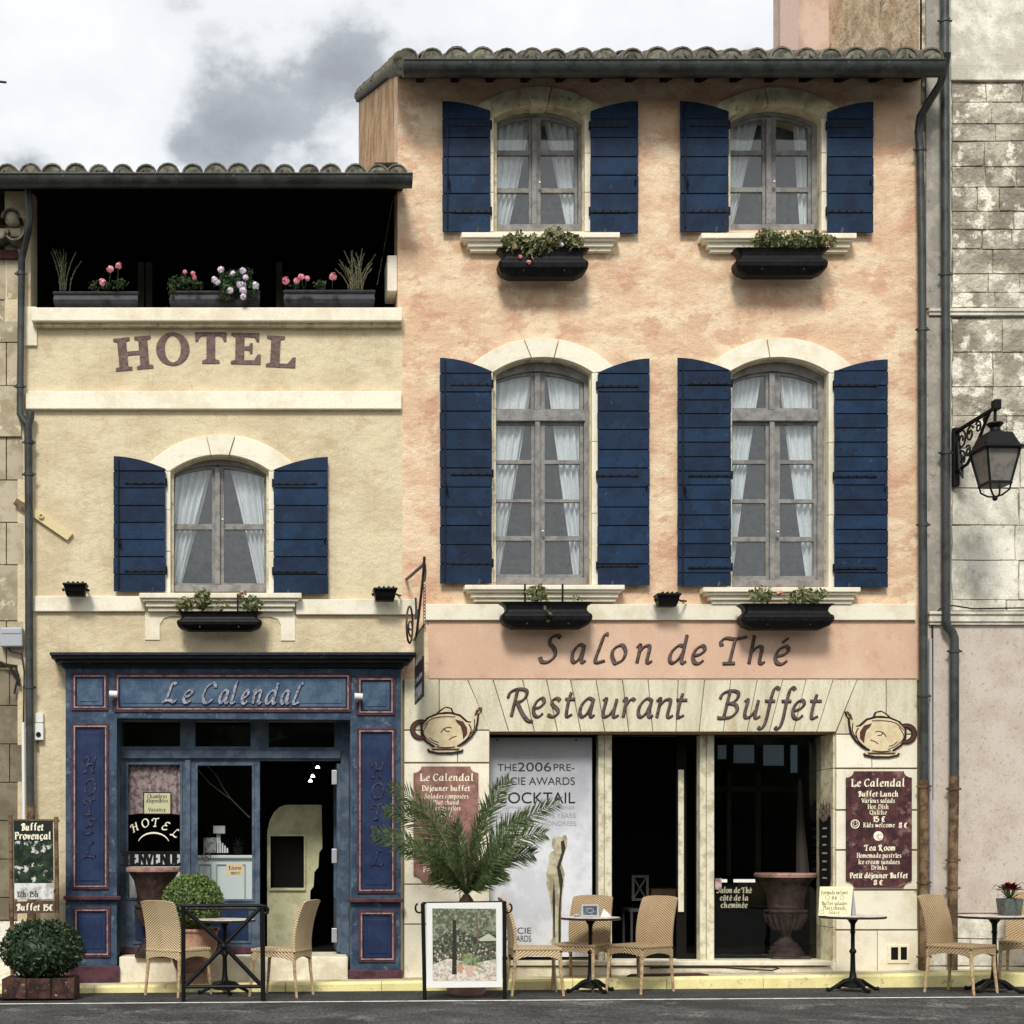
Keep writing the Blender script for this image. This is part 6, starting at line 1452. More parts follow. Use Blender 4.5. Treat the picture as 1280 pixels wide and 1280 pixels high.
t = thing('shell_dish', 'small pale dish left of the silver picture frame', 'dish', (TBb[0] - .13, TBb[1], TBb[2]))
MB().lathe([(.02, TBb[2] + .002), (.035, TBb[2] + .02), (.03, TBb[2] + .028)], TBb[0] - .135, TBb[1], 12).build('dish', m_greyplastic, t)
# folded menu card
t = thing('menu_card', 'cream tent card listing the children menu on the lone pedestal table', 'menu card', (TC[0] - .12, TC[1], TC[2]))
yc0 = TC[1] - .08; cx0 = X(1023, yc0); cw = 43 * k(yc0); chh = .285
b = MB(); lean = .03
b.add([(cx0, yc0, TC[2] + .002), (cx0 + cw * .93, yc0, TC[2] + .002), (cx0 + cw + lean, yc0 + .07, TC[2] + chh), (cx0 + lean + .01, yc0 + .07, TC[2] + chh),
       (cx0, yc0 + .003, TC[2] + .002), (cx0 + cw * .93, yc0 + .003, TC[2] + .002), (cx0 + cw + lean, yc0 + .073, TC[2] + chh), (cx0 + lean + .01, yc0 + .073, TC[2] + chh)], [(0, 1, 2, 3), (4, 7, 6, 5), (0, 4, 5, 1), (1, 5, 6, 2), (2, 6, 7, 3), (3, 7, 4, 0)])
b.build('front_leaf', m_paper, t)
b = MB(); b.add([(cx0 + cw * .93 + .002, yc0 + .003, TC[2] + .002), (cx0 + cw + lean + .002, yc0 + .075, TC[2] + chh), (cx0 + cw + .10, yc0 + .17, TC[2] + .002), (cx0 + cw * .97 + .003, yc0 + .003, TC[2] + .002)], [(0, 1, 2), (1, 3, 2)]); b.build('rear_leaf', M('grey_card_side', lin((190, 192, 200)), rough=.7, bump=0), t)
b = MB()
for i, (s, w_) in enumerate((('Formule enfant', 34), ('8€', 8), ('Buffet salades', 32), ('Plats chauds', 28), ('Glace', 14))):
    s0_ = len(b.v); text_line(b, s, 1043, [1118, 1124.5, 1131.5, 1137, 1142.5][i], w_, 4.4, yc0, .06)
for (cpx, cpy) in ((1034, 1122), (1052, 1122), (1027, 1140), (1056, 1140)):
    c0, c1 = X(cpx, yc0), Z(cpy, yc0); b.ribbon([(c0 + .02 * math.cos(a_), c1 + .02 * math.sin(a_)) for a_ in [i * math.pi / 8 for i in range(17)]], .0016, yc0 - .002, yc0)
b.v = [(p[0] + lean * (p[2] - TC[2]) / chh, p[1] + .07 * (p[2] - TC[2]) / chh, p[2]) for p in b.v]
b.build('printed_text', M('grey_green_print', lin((112, 116, 92)), rough=.7), t)
# flower pot on the right table
t = thing('potted_flower', 'square grey pot with a crimson bloom on the right-hand table', 'potted plant', (TD[0] + .05, TD[1], TD[2]))
px0 = X(1262, TD[1]); b = MB(); b.loft([[(px0 + sx * w_, TD[1] + sy * w_, z) for sx, sy in ((-1, -1), (1, -1), (1, 1), (-1, 1))] for w_, z in ((.078, TD[2] + .001), (.094, TD[2] + .165), (.084, TD[2] + .165), (.08, TD[2] + .15))]); b.build('pot', M('olive_grey_pot', lin((96, 104, 98)), lin((76, 82, 76)), 14, rough=.6), t, bevel=.006)
rr = random.Random(5); b = MB()
for i in range(30):
    a = rr.uniform(0, 2 * math.pi); l = rr.uniform(.17, .30); up = rr.uniform(.03, .22); w_ = .011; c, s_ = math.cos(a), math.sin(a); prev = None
    P_ = [Vector((px0 + c * l * q, TD[1] + s_ * l * q, TD[2] + .15 + up * 2.2 * q * (1.25 - q))) for q in (0, .35, .7, 1)]
    for q in range(3):
        n_ = Vector((-s_, c, 0)) * w_ * (1, .8, .35)[q]; n2 = Vector((-s_, c, 0)) * w_ * (.8, .35, .02)[q]; b.add([P_[q] - n_, P_[q] + n_, P_[q + 1] + n2, P_[q + 1] - n2], [(0, 1, 2, 3)])
b.build('leaves', m_palm, t, kind='stuff', normals=False)
b = MB(); fx, fz = X(1262, TD[1]), Z(1110, TD[1])
for ring, (r_, n_) in enumerate(((.02, 5), (.045, 8), (.07, 10), (.095, 12))):
    for i in range(n_):
        a = i * 2 * math.pi / n_ + ring; c, s_ = math.cos(a), math.sin(a); p = Vector((fx + c * r_, TD[1] + s_ * r_, fz + .03 - r_ * .5)); o_ = Vector((c, s_, .9 - ring * .25)).normalized(); sd = Vector((-s_, c, 0))
        b.add([p - o_ * .02, p + sd * .04 + o_ * .01, p + o_ * .06, p - sd * .04 + o_ * .01], [(0, 1, 2, 3)])
b.build('bloom', m_rose, t, normals=False); MB().tube([(fx, TD[1], TD[2] + .15), (fx, TD[1], fz)], .006, 6).build('stem', m_leafgr, t)

# ------------------------------------------------------------------ iron barrier with an X
yb_ = -1.50
def gz(px, y=yb_): return gr(X(px, y))
t = thing('iron_barrier', 'black iron barrier with crossed bars and a round boss, in front of the left table', 'barrier', (X(282, yb_), yb_, gz(282)))
b = lambda pts, r, nm, n=8: MB().tube([(X(p[0], yb_), yb_, Z(p[1], yb_)) for p in pts], r, n).build(nm, m_black, t, smooth=True)
ft = lambda px: VY + (CZ - gz(px)) / k(yb_)
b([(229.5, ft(229)), (229, 1133)], .021, 'post'); b([(329, ft(329)), (328, 1133)], .023, 'post')
b([(227, 1132), (326, 1132), (332, 1133), (335, 1137), (334, 1141), (330, 1142)], .017, 'top_rail'); b([(230, 1136), (322, 1137)], .010, 'upper_rail')
b([(226, 1141), (223, 1138), (223, 1133), (227, 1131)], .010, 'rail_curl')
b([(230, 1233.5), (328, 1233)], .018, 'bottom_rail')
for p, q in (((231, 1137), (279, 1180)), ((325, 1135), (283, 1178)), ((231, 1233), (277, 1186)), ((326, 1231), (283, 1186))): b([p, q], .021, 'diagonal_bar')
b2 = MB(); b2.sphere((X(279.5, yb_), yb_, Z(1183, yb_)), .038, 12, 8); b2.build('boss', m_black, t, smooth=True)

# ------------------------------------------------------------------ picture stand
t = thing('picture_stand', 'black iron stand holding a white framed garden picture in front of the palm', 'sign stand', (X(580, yb_), yb_, gz(580)))
b = lambda pts, r, nm, n=8: MB().tube([(X(p[0], yb_), yb_, Z(p[1], yb_)) for p in pts], r, n).build(nm, m_black, t, smooth=True)
b([(531, ft(531)), (528.5, 1129)], .019, 'post'); b([(631, ft(631)), (630.5, 1127)], .019, 'post'); b([(528, 1129), (632, 1127.5)], .012, 'top_rail')
for s_, cx_ in ((-1, 524), (1, 635)): b([(cx_ + 4.8 * math.cos(a_) * 1, 1135 + 6 * math.sin(a_)) for a_ in [i * math.pi / 7 - 1.2 for i in range(12)]] if s_ > 0 else [(cx_ - 4.8 * math.cos(a_), 1135 + 6 * math.sin(a_)) for a_ in [i * math.pi / 7 - 1.2 for i in range(12)]], .009, 'side_curl')
y_ = yb_ - .02
MB().pplate([(533, 1129), (627.5, 1128), (628, 1234), (533, 1235)], [], y_, y_ + .012).build('picture_board', m_white, t, bevel=.002)
m_gard = M('garden_print', lin((96, 104, 78)), lin((52, 56, 46)), 26, .40, .58, lin((214, 206, 190)), 30, .55, .62, .9, rough=.6, bump=0, grain=.15)
MB().pplate([(540.5, 1135.5), (620, 1136), (620.5, 1226), (541, 1226)], [], y_ - .0015, y_).build('garden_print', m_gard, t)
rr = random.Random(9)
def patch(pts, col, nm, d=.0025, col2=None):
    m = M(nm + '_ink', lin(col), lin(col2) if col2 else None, 40, .45, .6, rough=.6, bump=0, grain=.12); q = MB(); q.pplate(pts, [], y_ - d, y_ - .0016); return q.build(nm, m, t)
patch([(541, 1136), (620, 1136.4), (620, 1165), (596, 1170), (570, 1160), (541, 1176)], (84, 92, 72), 'printed_trees', .002, (150, 154, 130))
patch([(590, 1172), (620, 1168), (620, 1178), (592, 1179)], (60, 60, 52), 'printed_wall', .0021)
patch([(598, 1174), (611, 1167), (620, 1173), (620, 1176), (600, 1176.5)], (190, 190, 170), 'printed_parasol', .0035)
patch([(541, 1206), (560, 1198), (590, 1204), (620, 1199), (620.4, 1226), (541, 1226)], (222, 214, 198), 'printed_gravel', .0022, (170, 160, 140))
patch([(581, 1207), (592.5, 1207), (590.5, 1221), (583.5, 1221)], (206, 176, 158), 'printed_pot', .004)
patch([(571, 1206), (579, 1205), (578, 1215), (572, 1215)], (196, 150, 128), 'printed_small_pot', .004)
q = MB()
for i in range(90):
    a = rr.uniform(-.2, math.pi + .2); l = rr.uniform(10, 24); x1_, z1_ = 586 + l * math.cos(a) * .95, 1206 - l * abs(math.sin(a)) * 1.1 + 10 * (l / 24) ** 2
    q.ribbon([(X(586, y_), Z(1206, y_)), (X((586 + x1_) / 2, y_), Z((1206 + z1_) / 2 - 4, y_)), (X(x1_, y_), Z(z1_, y_))], [.004, .003, .001], y_ - .0032 - i * .00001, y_ - .002)
q.build('printed_palm', M('printed_palm_ink', lin((150, 164, 120)), lin((90, 104, 66)), 50, rough=.6, bump=0, grain=.1), t)
patch([(566, 1150), (570, 1150), (571, 1218), (565, 1218)], (50, 44, 38), 'printed_trunk', .003); patch([(594, 1140), (596.5, 1140), (599, 1178), (596.5, 1178)], (110, 96, 80), 'printed_trunk', .003)
q = MB()
for i in range(50):
    q.sphere((X(rr.uniform(542, 618), y_), y_ - .001, Z(rr.uniform(1186, 1224), y_)), .010, 5, 3)
q.v = [(p[0], y_ - .002 + (p[1] - y_) * .05, p[2]) for p in q.v]; q.build('printed_blossoms', M('printed_blossom_ink', lin((226, 196, 186)), lin((180, 130, 110)), 60, rough=.6, bump=0), t, kind='stuff')

# ------------------------------------------------------------------ palm in its pot behind the stand
yp_ = -.95
t = thing('potted_palm', 'spreading palm in a clay pot behind the garden picture stand', 'palm', (X(583, yp_), yp_, gr(X(583))))
zg = gr(X(583)); px_ = X(583, yp_)
MB().lathe([(.17, zg), (.19, zg + .03), (.25, zg + .42), (.275, zg + .43), (.275, zg + .48), (.25, zg + .48)], px_, yp_, 24).build('pot', m_terra, t, smooth=True)
MB().lathe([(.02, zg + .45), (.10, zg + .5), (.13, zg + .62), (.12, zg + .78), (.07, zg + .92), (.03, zg + .98)], px_, yp_, 12).build('trunk', M('palm_base_fibre', (.04, .03, .018), (.07, .055, .03), 20, rough=1, bump=.8), t)
def frond(tip, ctrl, yt, seed, L=.235, nleaf=36, base=(583, 1118)):
    rr = random.Random(seed)
    A = Vector((X(base[0], yp_), yp_, Z(base[1], yp_))); B = Vector((X(ctrl[0], yp_), (yp_ + yt) / 2, Z(ctrl[1], yp_))); C_ = Vector((X(tip[0], yt), yt, Z(tip[1], yt)))
    P_ = [A * (1 - u) ** 2 + B * 2 * u * (1 - u) + C_ * u * u for u in [i / 24 for i in range(25)]]
    b = MB(); b.tube(P_, [.013 * (1 - .85 * i / 24) for i in range(25)], 5)
    for i in range(nleaf):
        u = .16 + .84 * i / nleaf; p = A * (1 - u) ** 2 + B * 2 * u * (1 - u) + C_ * u * u; tg = ((B - A) * (1 - u) + (C_ - B) * u).normalized()
        up = Vector((0, -.25, 1)); up = (up - tg * up.dot(tg)).normalized(); sd = tg.cross(up).normalized()
        for s_ in (-1, 1):
            l = L * (math.sin(math.pi * (.12 + .83 * u)) ** .6) * rr.uniform(.8, 1.1)
            for vv in ((-.9,) if i % 3 else (-.9, .3)):
                d = (tg * .80 + up * (.70 * s_ + vv * .1) + sd * s_ * (.25 + .25 * vv) + Vector((rr.gauss(0, .08), rr.gauss(0, .08), rr.gauss(0, .08)))).normalized()
                w_ = d.cross(sd + up * .3).normalized() * .0068; e_ = p + d * l * (1 if vv < 0 else .85) + Vector((0, 0, -.012 * l / L))
                m_ = p + d * l * .5
                b.add([p - w_ * .5, p + w_ * .5, m_ + w_, e_, m_ - w_], [(0, 1, 2, 3, 4)])
    b.build('frond', m_palm, t, normals=False)
for i, (tip, ctrl, yt) in enumerate((((487, 984), (545, 1000), -1.0), ((480, 1013), (540, 1012), -.8), ((465, 1041), (525, 1050), -1.15), ((636, 974), (598, 1010), -1.1), ((700, 1003), (632, 1022), -.9), ((682, 1042), (625, 1040), -1.3), ((510, 1008), (556, 1008), -.7), ((606, 1010), (590, 1050), -.8), ((660, 1020), (612, 1035), -1.25), ((570, 1028), (572, 1060), -1.2), ((592, 1040), (585, 1070), -1.4), ((640, 1058), (610, 1070), -1.45), ((535, 1060), (560, 1068), -1.4), ((618, 1000), (600, 1035), -.65), ((555, 1010), (570, 1050), -.75), ((500, 1062), (545, 1048), -.75), ((668, 1068), (622, 1060), -1.1), ((560, 1082), (572, 1098), -1.3), ((608, 1084), (596, 1098), -1.35), ((582, 1070), (583, 1095), -1.45), ((540, 1090), (562, 1092), -1.2), ((630, 1088), (606, 1092), -1.25))):
    frond(tip, ctrl, yt, 40 + i)

# ------------------------------------------------------------------ topiary ball, urn, signs at the hotel door
yt_ = -.34
t = thing('topiary_bush', 'round clipped topiary ball in a pale clay pot beside the blue doors', 'topiary', (X(241, yt_), yt_, gs(X(241))))
cx_, cz_ = X(241, yt_), Z(1127, yt_); zg = gs(cx_)
b = MB(); b.loft([[(cx_ + w_ * sx, yt_ + w_ * sy, z) for sx, sy in ((-1, -1), (1, -1), (1, 1), (-1, 1))] for w_, z in ((.14, zg + .12), (.17, zg + .16), (.235, zg + .35), (.245, zg + .52), (.265, zg + .53), (.265, zg + .56), (.22, zg + .56), (.21, zg + .5))]); b.build('pot', m_terra, t, bevel=.012)
MB().box(cx_ - .14, cx_ + .14, yt_ - .14, yt_ + .14, zg, zg + .118).build('pot_foot', m_terra, t, bevel=.01)
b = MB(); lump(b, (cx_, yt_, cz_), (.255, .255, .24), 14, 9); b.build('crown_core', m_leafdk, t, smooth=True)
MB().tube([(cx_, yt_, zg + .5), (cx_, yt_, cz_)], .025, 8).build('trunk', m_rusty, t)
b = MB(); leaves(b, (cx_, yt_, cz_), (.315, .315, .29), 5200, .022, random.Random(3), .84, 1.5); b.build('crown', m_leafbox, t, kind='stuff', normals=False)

yu = -.02 + .16
def urn(label, cxp, ptop, pbot, y, wtop, seed, dark=False, zf=None):
    t = thing('cast_urn', label, 'urn', (X(cxp, y), y, Z(pbot, y))); z0, z1 = Z(pbot, y), Z(ptop, y); h = z1 - z0; r = wtop / 2 * k(y); x = X(cxp, y)
    MB().lathe([(r * .98, z1 - h * .05), (r, z1 - h * .02), (r * .97, z1), (r * .8, z1)], x, y, 28).build('lip', m_urnlip if not dark else m_urn, t, smooth=True)
    MB().lathe([(r * .34, z0 + h * .34), (r * .50, z0 + h * .42), (r * .62, z0 + h * .52), (r * .64, z0 + h * .55), (r * .56, z0 + h * .57), (r * .60, z0 + h * .70), (r * .70, z0 + h * .85), (r * .90, z1 - h * .051)], x, y, 28).build('bowl', m_urn, t, smooth=True)
    MB().lathe([(r * .66, z0 + h * .54), (r * .69, z0 + h * .56), (r * .66, z0 + h * .58)], x, y, 28).build('moulded_band', m_urn, t, smooth=True)
    MB().lathe([(r * .20, z0 + h * .34), (r * .16, z0 + h * .28), (r * .26, z0 + h * .22), (r * .40, z0 + h * .185), (r * .40, z0 + h * .16), (r * .48, z0 + h * .15), (r * .50, z0 + h * .11), (r * .56, z0 + h * .10), (r * .58, z0 + h * .06)], x, y, 24).build('foot', m_urn, t, smooth=True)
    for q in range(18):
        a = q * math.pi / 9; c, s_ = math.cos(a), math.sin(a)
        MB().tube([(x + c * r * .38, y + s_ * r * .38, z0 + h * .36), (x + c * r * .56, y + s_ * r * .56, z0 + h * .45), (x + c * r * .64, y + s_ * r * .64, z0 + h * .53)], r * .075, 6).build('gadroon', m_urn, t, smooth=True)
    MB().box(x - r * .62, x + r * .62, y - r * .62, y + r * .62, z0, z0 + h * .058).build('plinth', m_urn, t, bevel=.008)
urn('dark cast urn with a wide pinkish rim standing before the left blue door', 192, 1084, 1196, .02, 70, 1)
urn('dark brown fluted urn standing behind the glass of the right bay', 982, 1091, 1200, .66, 77, 2)
t = thing('welcome_sign', 'black cut-out BIENVENUE sign above the urn by the door', 'sign', (X(189, -.05), -.05, Z(1076, -.05)))
y_ = -.06
GLW = 'BIENVENUE'; x0 = 152.0
for i, ch in enumerate(GLW):
    w_ = [8.5, 4, 8, 9.5, 9, 8.5, 9.5, 8.5, 8][i]; b = MB(); st = glyph_pts(ch, 0, 4); mx = max(p[0] for q in st for p in q)
    put_glyph(b, st, X(x0 + .8, y_), Z(1081, y_), (w_ - 1.6) * k(y_) / mx, 14.5 / .74 * k(y_), y_ - .008, y_, (.015, .009, .3), .0004, .012); b.build('letter', m_black, t); x0 += w_
MB().pbox(149, 225, 1080.5, 1083, y_ - .005, y_ + .01).build('lower_bar', m_black, t); MB().pbox(150, 224, 1064, 1066, y_ - .005, y_ + .003).build('upper_bar', m_black, t)
# door glass: curtain, notice, arched lettering
yd_ = yd + .05
dl = thing('window_notice', 'cream notice in a dark frame hung behind the left door glass', 'notice', (X(196, yd), yd_, Z(1005, yd)))
MB().pplate(P2(180, 213, 991, 1017), [], yd + .045, yd + .05).build('sheet', m_paper, dl); fr = MB(); fr.frame(179, 214, 990, 1018, 1.2, yd + .043, yd + .051); fr.build('frame', m_teaol, dl)
b = MB()
for s, base, w_ in (('Chambres', 997.5, 25), ('disponibles', 1003, 28), ('Vacancy', 1014, 22)): text_line(b, s, 196.5, base, w_, 4.4, yd + .045, .06)
b.build('printed_text', m_textdk, dl, kind='stuff')
n, m_ = 44, 6; yc = yd + .075; vs = []
for j in range(m_ + 1):
    for i in range(n + 1): vs.append((X(158 + 70 * i / n, yc), yc + .012 * math.sin(i * 1.1) + .006 * math.sin(i * .37 + j), Z(956 + (1019 - 956) * j / m_ - (3 * math.sin(i / n * 3.14) if j == m_ else 0), yc)))
b = MB(); b.add(vs, [(j * (n + 1) + i, j * (n + 1) + i + 1, (j + 1) * (n + 1) + i + 1, (j + 1) * (n + 1) + i) for j in range(m_) for i in range(n)])
tag(b.build('lace_curtain', m_pinkcurt, smooth=True), 'pink white lace half curtain behind the left door glass', 'curtain')
q = MB(); q.pbox(158, 228, 1068, 1124, yd + .07, yd + .075)
tag(q.build('lower_curtain', m_white), 'plain white lower panel behind the left door glass, back of the welcome letters', 'panel')
t = thing('glass_lettering', 'white arched HOTEL lettering on the left door glass', 'lettering', (X(193, yd), yd_, Z(1035, yd)))
yg = yd + .034
for i, ch in enumerate(('H_', 'O', 'T_', 'E_', 'L_')):
    px = (171, 182.5, 194.5, 206, 217)[i]; py = (1041, 1035, 1033, 1036, 1043)[i]; b = MB()
    st = glyph_pts(ch, .1, 5); mx = max(p[0] for q in st for p in q)
    put_glyph(b, st, X(px - 5, yg), Z(py, yg), 9.5 * k(yg) / mx, 10 / .74 * k(yg), yg - .001, yg, (.9 * k(yg), .45 * k(yg), .7), .0001, rot=(.5, .25, 0, -.25, -.5)[i]); b.build('letter', m_text, t)
b = MB(); b.ribbon([(X(192 + 20 * math.sin(a_), yg), Z(1056 - 15 * math.cos(a_), yg)) for a_ in [-1.25 + i * .25 for i in range(11)]], [.003 + .006 * math.sin(math.pi * i / 10) for i in range(11)], yg - .001, yg); b.build('arc_line', m_text, t)
b = MB(); c0, c1 = X(258, yg), Z(1071, yg); b.ribbon([(c0 + .045 * math.cos(a_), c1 + .045 * math.sin(a_)) for a_ in [i * math.pi / 10 for i in range(21)]], .005, yg - .001, yg); b.ribbon([(c0 - .03, c1 + .03), (c0 + .03, c1 - .03)], .004, yg - .0014, yg); b.ribbon([(c0 - .025, c1 - .004), (c0 + .025, c1 - .004)], .005, yg - .0018, yg)
tag(b.build('no_smoking_sticker', m_textdk), 'round no smoking sticker on the second door glass', 'sticker')
t = thing('small_notice', 'beige handwritten notice stuck low on the second door glass', 'notice', (X(293, yd), yd_, Z(1087, yd)))
MB().pplate(P2(283, 304, 1079, 1095), [], yg - .001, yg + .001).build('sheet', M('beige_card', lin((206, 186, 148)), rough=.8), t)
b = MB(); text_line(b, 'Réserve', 293.5, 1087, 16, 4.6, yg - .001, .05, .15, False); text_line(b, 'merci', 294, 1093, 11, 4.4, yg - .001, .05, .15, False); b.build('handwriting', m_textdk, t)

# reception counter with objects, seen through the second door
yc = .85
t = thing('reception_counter', 'white panelled reception counter behind the second blue door', 'counter', (X(275, yc), yc, gs(-3)))
b = MB(); b.box(X(236, yc), X(318, yc), yc, yc + .5, Z(1193) , Z(1073, yc)); b.build('counter_body', m_counter, t)
MB().box(X(234, yc), X(322, yc), yc - .04, yc + .55, Z(1073, yc), Z(1069, yc)).build('counter_top', m_white, t, bevel=.008)
for a, c in ((248, 264), (270, 307)):
    q = MB(); q.frame(a, c, 1080, 1150, 1.5, yc - .012, yc + .01); q.build('panel_moulding', m_greyplastic, t)
t = thing('cash_register', 'pale cash register with a raised display on the reception counter', 'cash register', (X(272, yc), yc + .2, Z(1069, yc)))
MB().box(X(254, yc), X(282, yc), yc + .05, yc + .38, Z(1069, yc) + .001, Z(1054, yc)).build('register_body', m_inner, t, bevel=.01); MB().box(X(254, yc), X(270, yc), yc + .02, yc + .049, Z(1066, yc), Z(1047, yc)).build('register_front', M('pale_grey_front', lin((200, 196, 186)), lin((120, 116, 110)), 30, rough=.5), t, bevel=.01)
MB().box(X(266, yc), X(281, yc), yc + .1, yc + .25, Z(1042, yc), Z(1032, yc)).build('display', m_white, t, bevel=.008); MB().box(X(270, yc), X(275, yc), yc + .15, yc + .2, Z(1055, yc), Z(1042, yc)).build('display_post', m_white, t)
for i in range(5): MB().box(X(271 + i * 3, yc), X(273 + i * 3, yc), yc + .03, yc + .06, Z(1066, yc), Z(1048 + i * 3, yc)).build('paper_stack', m_white, t)
t = thing('counter_ornament', 'blue spiky ornament in a dark bowl on the reception counter', 'ornament', (X(297, yc), yc + .2, Z(1069, yc)))
MB().lathe([(.03, Z(1069, yc) + .001), (.06, Z(1064, yc)), (.05, Z(1059, yc))], X(297, yc), yc + .15, 12).build('bowl', m_inner, t)
b = MB()
for i in range(10): a = i * math.pi / 5; b.tube([(X(297, yc), yc + .15, Z(1055, yc)), (X(297, yc) + .075 * math.cos(a), yc + .15, Z(1055, yc) + .075 * math.sin(a))], [.008, .003], 5)
b.build('spikes', m_bluedk, t)
# bare twigs in the dark behind the second door
b = MB(); y_ = .9
b.tube([W3(248, 963, y_), W3(262, 979, y_), W3(280, 993, y_), W3(287, 998, y_)], .006, 5); b.tube([W3(259, 957, y_), W3(271, 970, y_), W3(279, 985, y_), W3(288, 998, y_), W3(300, 1010, y_), W3(312, 1022, y_)], .006, 5)
tag(b.build('hanging_twigs', M('pale_twig', (.35, .34, .33), rough=.7)), 'pale bare twigs hanging behind the second door glass', 'twigs')
# little lit lamps deep in the hall
for lab, px, py in (('lit hall spotlight, the highest of the three in the open doorway', 397, 959), ('lit hall spotlight, the middle of the three in the open doorway', 391, 970), ('lit hall spotlight, the lowest of the three in the open doorway', 388, 976)):
    y_ = 3.4; t = thing('hall_spotlight', lab, 'lamp', (X(px, y_), y_, Z(py, y_)), 'three lit spotlights in the hall')
    MB().lathe([(.008, Z(py - 2, y_)), (.028, Z(py + 1.2, y_))], X(px, y_), y_, 10).build('lamp_shade', m_bulb, t); MB().tube([(X(px, y_), y_, Z(py - 2, y_)), (X(px, y_), y_, zc)], .004, 4).build('lamp_cord', m_inner, t)
# coats on hooks
t = thing('coat_rack', 'rail with pale garments hanging under the hatch in the hall', 'coat rack', (X(355, 1.85), 1.85, Z(1116, 1.85)))
MB().pbox(338, 365, 1114, 1116, 1.80, 1.86).build('rail', m_inner, t)
for i, (px, w_, h_) in enumerate(((346, 7, 26), (354, 5, 16), (361, 6, 20))):
    b = MB(); b.pplate([(px - 2, 1118), (px + 2, 1118), (px + w_ / 2 + 1, 1130), (px + w_ / 2 + 2, 1118 + h_), (px, 1116 + h_), (px - w_ / 2, 1120 + h_), (px - w_ / 2 - 1, 1130)], [], 1.78, 1.82); b.build('garment', M('pale_garment', lin((196, 192, 176)), rough=.9) if i == 0 else bpy.data.materials['pale_garment'], t)

# ------------------------------------------------------------------ left: stand sign, clipped bush in trough
ysn = -.70
t = thing('buffet_stand', 'tall rusty sign stand with the Buffet Provençal picture board at the left edge', 'sign stand', (X(43, ysn), ysn, gs(X(43))))
for px, pt in ((13, 1019), (70, 1021)):
    MB().tube([(X(px + 3, ysn), ysn, gr(X(px)) + .0), (X(px, ysn), ysn, Z(pt, ysn))], .022, 8).build('post', m_rusty, t, smooth=True)
MB().pbox(12, 74, 1024, 1028, ysn - .01, ysn + .01).build('cross_rail', m_rusty, t); MB().pbox(15, 74, 1112, 1116, ysn - .008, ysn + .008).build('cross_rail', m_rusty, t)
m_bf = M('foliage_print', lin((44, 66, 40)), lin((20, 28, 20)), 16, .42, .58, lin((214, 216, 206)), 12, .56, .62, .95, rough=.5, bump=0, grain=.15)
y_ = ysn - .03
MB().pplate([(17, 1026), (66, 1026), (67, 1122), (18, 1124)], [], y_, y_ + .012).build('picture_board', m_bf, t)
MB().pplate([(17, 1026), (66, 1026), (66, 1051), (17, 1051)], [], y_ - .002, y_ - .0005).build('title_band', M('dark_green_band', lin((22, 34, 22)), rough=.6), t)
MB().pplate([(18, 1104), (67, 1104), (67, 1124), (18, 1124)], [], y_ - .002, y_ - .0005).build('lower_picture', M('white_table_print', lin((226, 226, 222)), lin((170, 168, 160)), 14, rough=.5, bump=0), t)
b = MB(); text_line(b, 'Buffet', 41, 1038, 29, 8.5, y_ - .002, .085); text_line(b, 'Provençal', 41.5, 1049, 46, 8.5, y_ - .002, .085); b.build('title_text', m_text, t, kind='stuff')
b = MB(); text_line(b, '12h-15h', 35, 1121, 28, 7, y_ - .002, .07); b.build('hours_text', m_textdk, t, kind='stuff')
MB().pplate([(18, 1127), (69, 1126), (69, 1141), (18, 1142)], [], y_, y_ + .012).build('price_board', M('brown_price_board', lin((96, 74, 62)), lin((70, 52, 46)), 18, rough=.6), t)
b = MB(); text_line(b, 'Buffet 15€', 43.5, 1138, 46, 8, y_, .085); b.build('price_text', m_text, t, kind='stuff')
ybx = -1.12
t = thing('planted_trough', 'dark glossy clipped bush in a mottled brown trough at the bottom left corner', 'planter', (X(47, ybx), ybx, gr(X(47))))
zg = gr(X(47)); x0_, x1_ = X(2, ybx - .22), X(93, ybx - .22)
for i, (a, c) in enumerate(((x0_, x0_ + .235), (x0_ + .239, x0_ + .47), (x0_ + .474, x1_))):
    b = MB(); q = .012 if i == 1 else 0; b.loft([[(a, ybx - .22 - q + (.06 if i != 1 and 0 else 0), z), (c, ybx - .22 - q, z), (c, ybx + .2, z), (a, ybx + .2, z)] for z in (zg + .02, zg + .215)]); b.build('trough_section', m_trough2, t, bevel=.01)
for px in (8, 84): MB().box(X(px, ybx) - .05, X(px, ybx) + .05, ybx - .18, ybx + .15, zg, zg + .02).build('trough_foot', m_inner, t)
MB().box(x0_ + .02, x1_ - .02, ybx - .18, ybx + .18, zg + .19, zg + .20).build('soil', m_soil, t)
rr = random.Random(17); cx_, cz_ = X(53, ybx), Z(1187, ybx)
b = MB(); lump(b, (cx_, ybx, cz_), (.33, .28, .20), 14, 8); b.build('bush_core', m_leafdk, t, smooth=True)
b = MB(); leaves(b, (cx_, ybx, cz_), (.415, .36, .27), 3600, .026, rr, .72, 2.2)
leaves(b, (cx_ - .02, ybx, cz_ - .16), (.30, .25, .14), 700, .026, rr, .6, 2.2)
for _ in range(90):
    a = rr.uniform(0, 2 * math.pi); q = rr.uniform(.3, 1); leaves(b, (cx_ + .36 * q * math.cos(a), ybx + .25 * q * math.sin(a), cz_ + .26 * math.sqrt(max(0, 1 - q * q * .8)) + .01), (.035, .035, .04), 9, .024, rr, .5, 2.4)
b.build('foliage', m_leafdk, t, kind='stuff', normals=False)

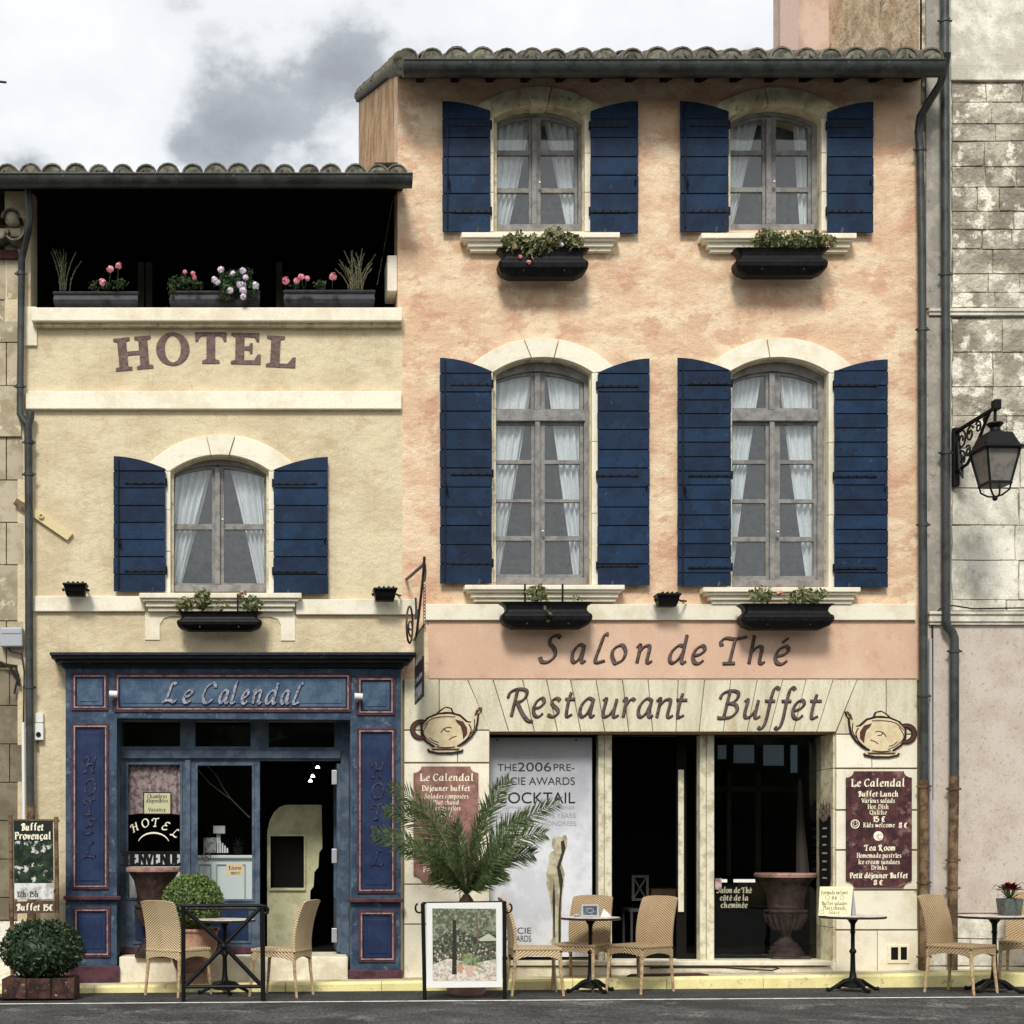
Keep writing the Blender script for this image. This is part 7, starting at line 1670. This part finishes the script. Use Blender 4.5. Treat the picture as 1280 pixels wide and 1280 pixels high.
# tulip board on the reveal, door mat, loose cable, tall dark panel
t = thing('tulip_panel', 'narrow dark panel topped by a cut-out tulip on the right reveal', 'sign', (X(1033), .02, Z(1050)))
xr2 = X(1045) - .014
b = MB(); b.plate([(.12, Z(1108)), (.10, Z(1100)), (.10, Z(1020)), (.40, Z(1020)), (.40, Z(1100)), (.38, Z(1110)), (.25, Z(1114))], [], 0, .014); b.v = [(xr2 - .018 + p[1], p[0], p[2]) for p in b.v]; b.build('panel', m_inner, t)
b = MB(); b.plate([(.16, Z(1024)), (.10, Z(1016)), (.09, Z(1004)), (.14, Z(1010)), (.18, Z(1002)), (.22, Z(1008)), (.26, Z(998)), (.30, Z(1008)), (.35, Z(1001)), (.40, Z(1012)), (.38, Z(1022)), (.28, Z(1027))], [], 0, .010); b.v = [(xr2 - .020 + p[1], p[0], p[2]) for p in b.v]; b.build('tulip_head', M('tulip_pinkish_paint', lin((150, 132, 116)), lin((60, 48, 44)), 30, rough=.7), t)
b = MB()
for i in range(7):
    zz = Z(1036 + i * 10.5); b.add([(xr2 - .0195, .16 + .02 * (i % 3), zz), (xr2 - .0195, .30 + .02 * (i % 2), zz), (xr2 - .0195, .30, zz + .018), (xr2 - .0195, .17, zz + .018)], [(0, 1, 2, 3)])
b.build('chalk_marks', m_textgr, t, kind='stuff')
b = MB(); xm = X(825, -.3); zz = lambda x: gs(x) + .002
b.add([(x, y, z + zz(x)) for z in (0, .012) for x, y in ((X(782, -.3), -.36), (X(884, -.3), -.36), (X(876, -.2), -.14), (X(790, -.2), -.14))], [(0, 1, 2, 3), (4, 5, 6, 7), (0, 1, 5, 4), (1, 2, 6, 5), (2, 3, 7, 6), (3, 0, 4, 7)])
tag(b.build('door_mat', m_mat), 'worn maroon door mat on the pavement before the open doorway', 'door mat')
b = MB(); b.tube([W3(812, 1210, -.12), W3(850, 1209, -.12), W3(905, 1209.5, -.12), W3(940, 1212, -.13), W3(965, 1213, -.14), W3(974, 1210.5, -.13), W3(968, 1209, -.12), W3(950, 1209, -.12)], .008, 6)
tag(b.build('loose_cable', m_cable), 'black cable lying along the restaurant threshold', 'cable')
t = thing('wall_antenna', 'tip of a metal antenna beyond the left roof against the sky', 'antenna', (X(-3, 4), 4, Z(200, 4)))
MB().tube([(X(-8, 4), 4, Z(215, 4)), (X(-8, 4), 4, Z(96, 4))], .02, 6).build('mast', m_cable, t); MB().tube([(X(-20, 4), 4, Z(100, 4)), (X(8, 4), 4, Z(103, 4))], .016, 6).build('antenna_rod', m_cable, t)

# ------------------------------------------------------------------ added row of trees out of view, darkening reflections in the glass
rr = random.Random(33); b = MB()
x = -60
while x < 60:
    h = rr.uniform(6.5, 9.5); r_ = rr.uniform(3, 5); y = -48 + rr.uniform(-3, 3)
    lump(b, (x, y, h * .5 - 1), (r_, r_, h * .62), 9, 6); leaves(b, (x, y, h * .5), (r_ * 1.1, r_, h * .6), 260, .7, rr, .7, 1.4)
    x += r_ * 1.1
b.build('unseen_tree_row', M('unseen_tree_foliage', (.03, .04, .02), (.05, .06, .03), .5, rough=.9, bump=0), kind='stuff', normals=False)
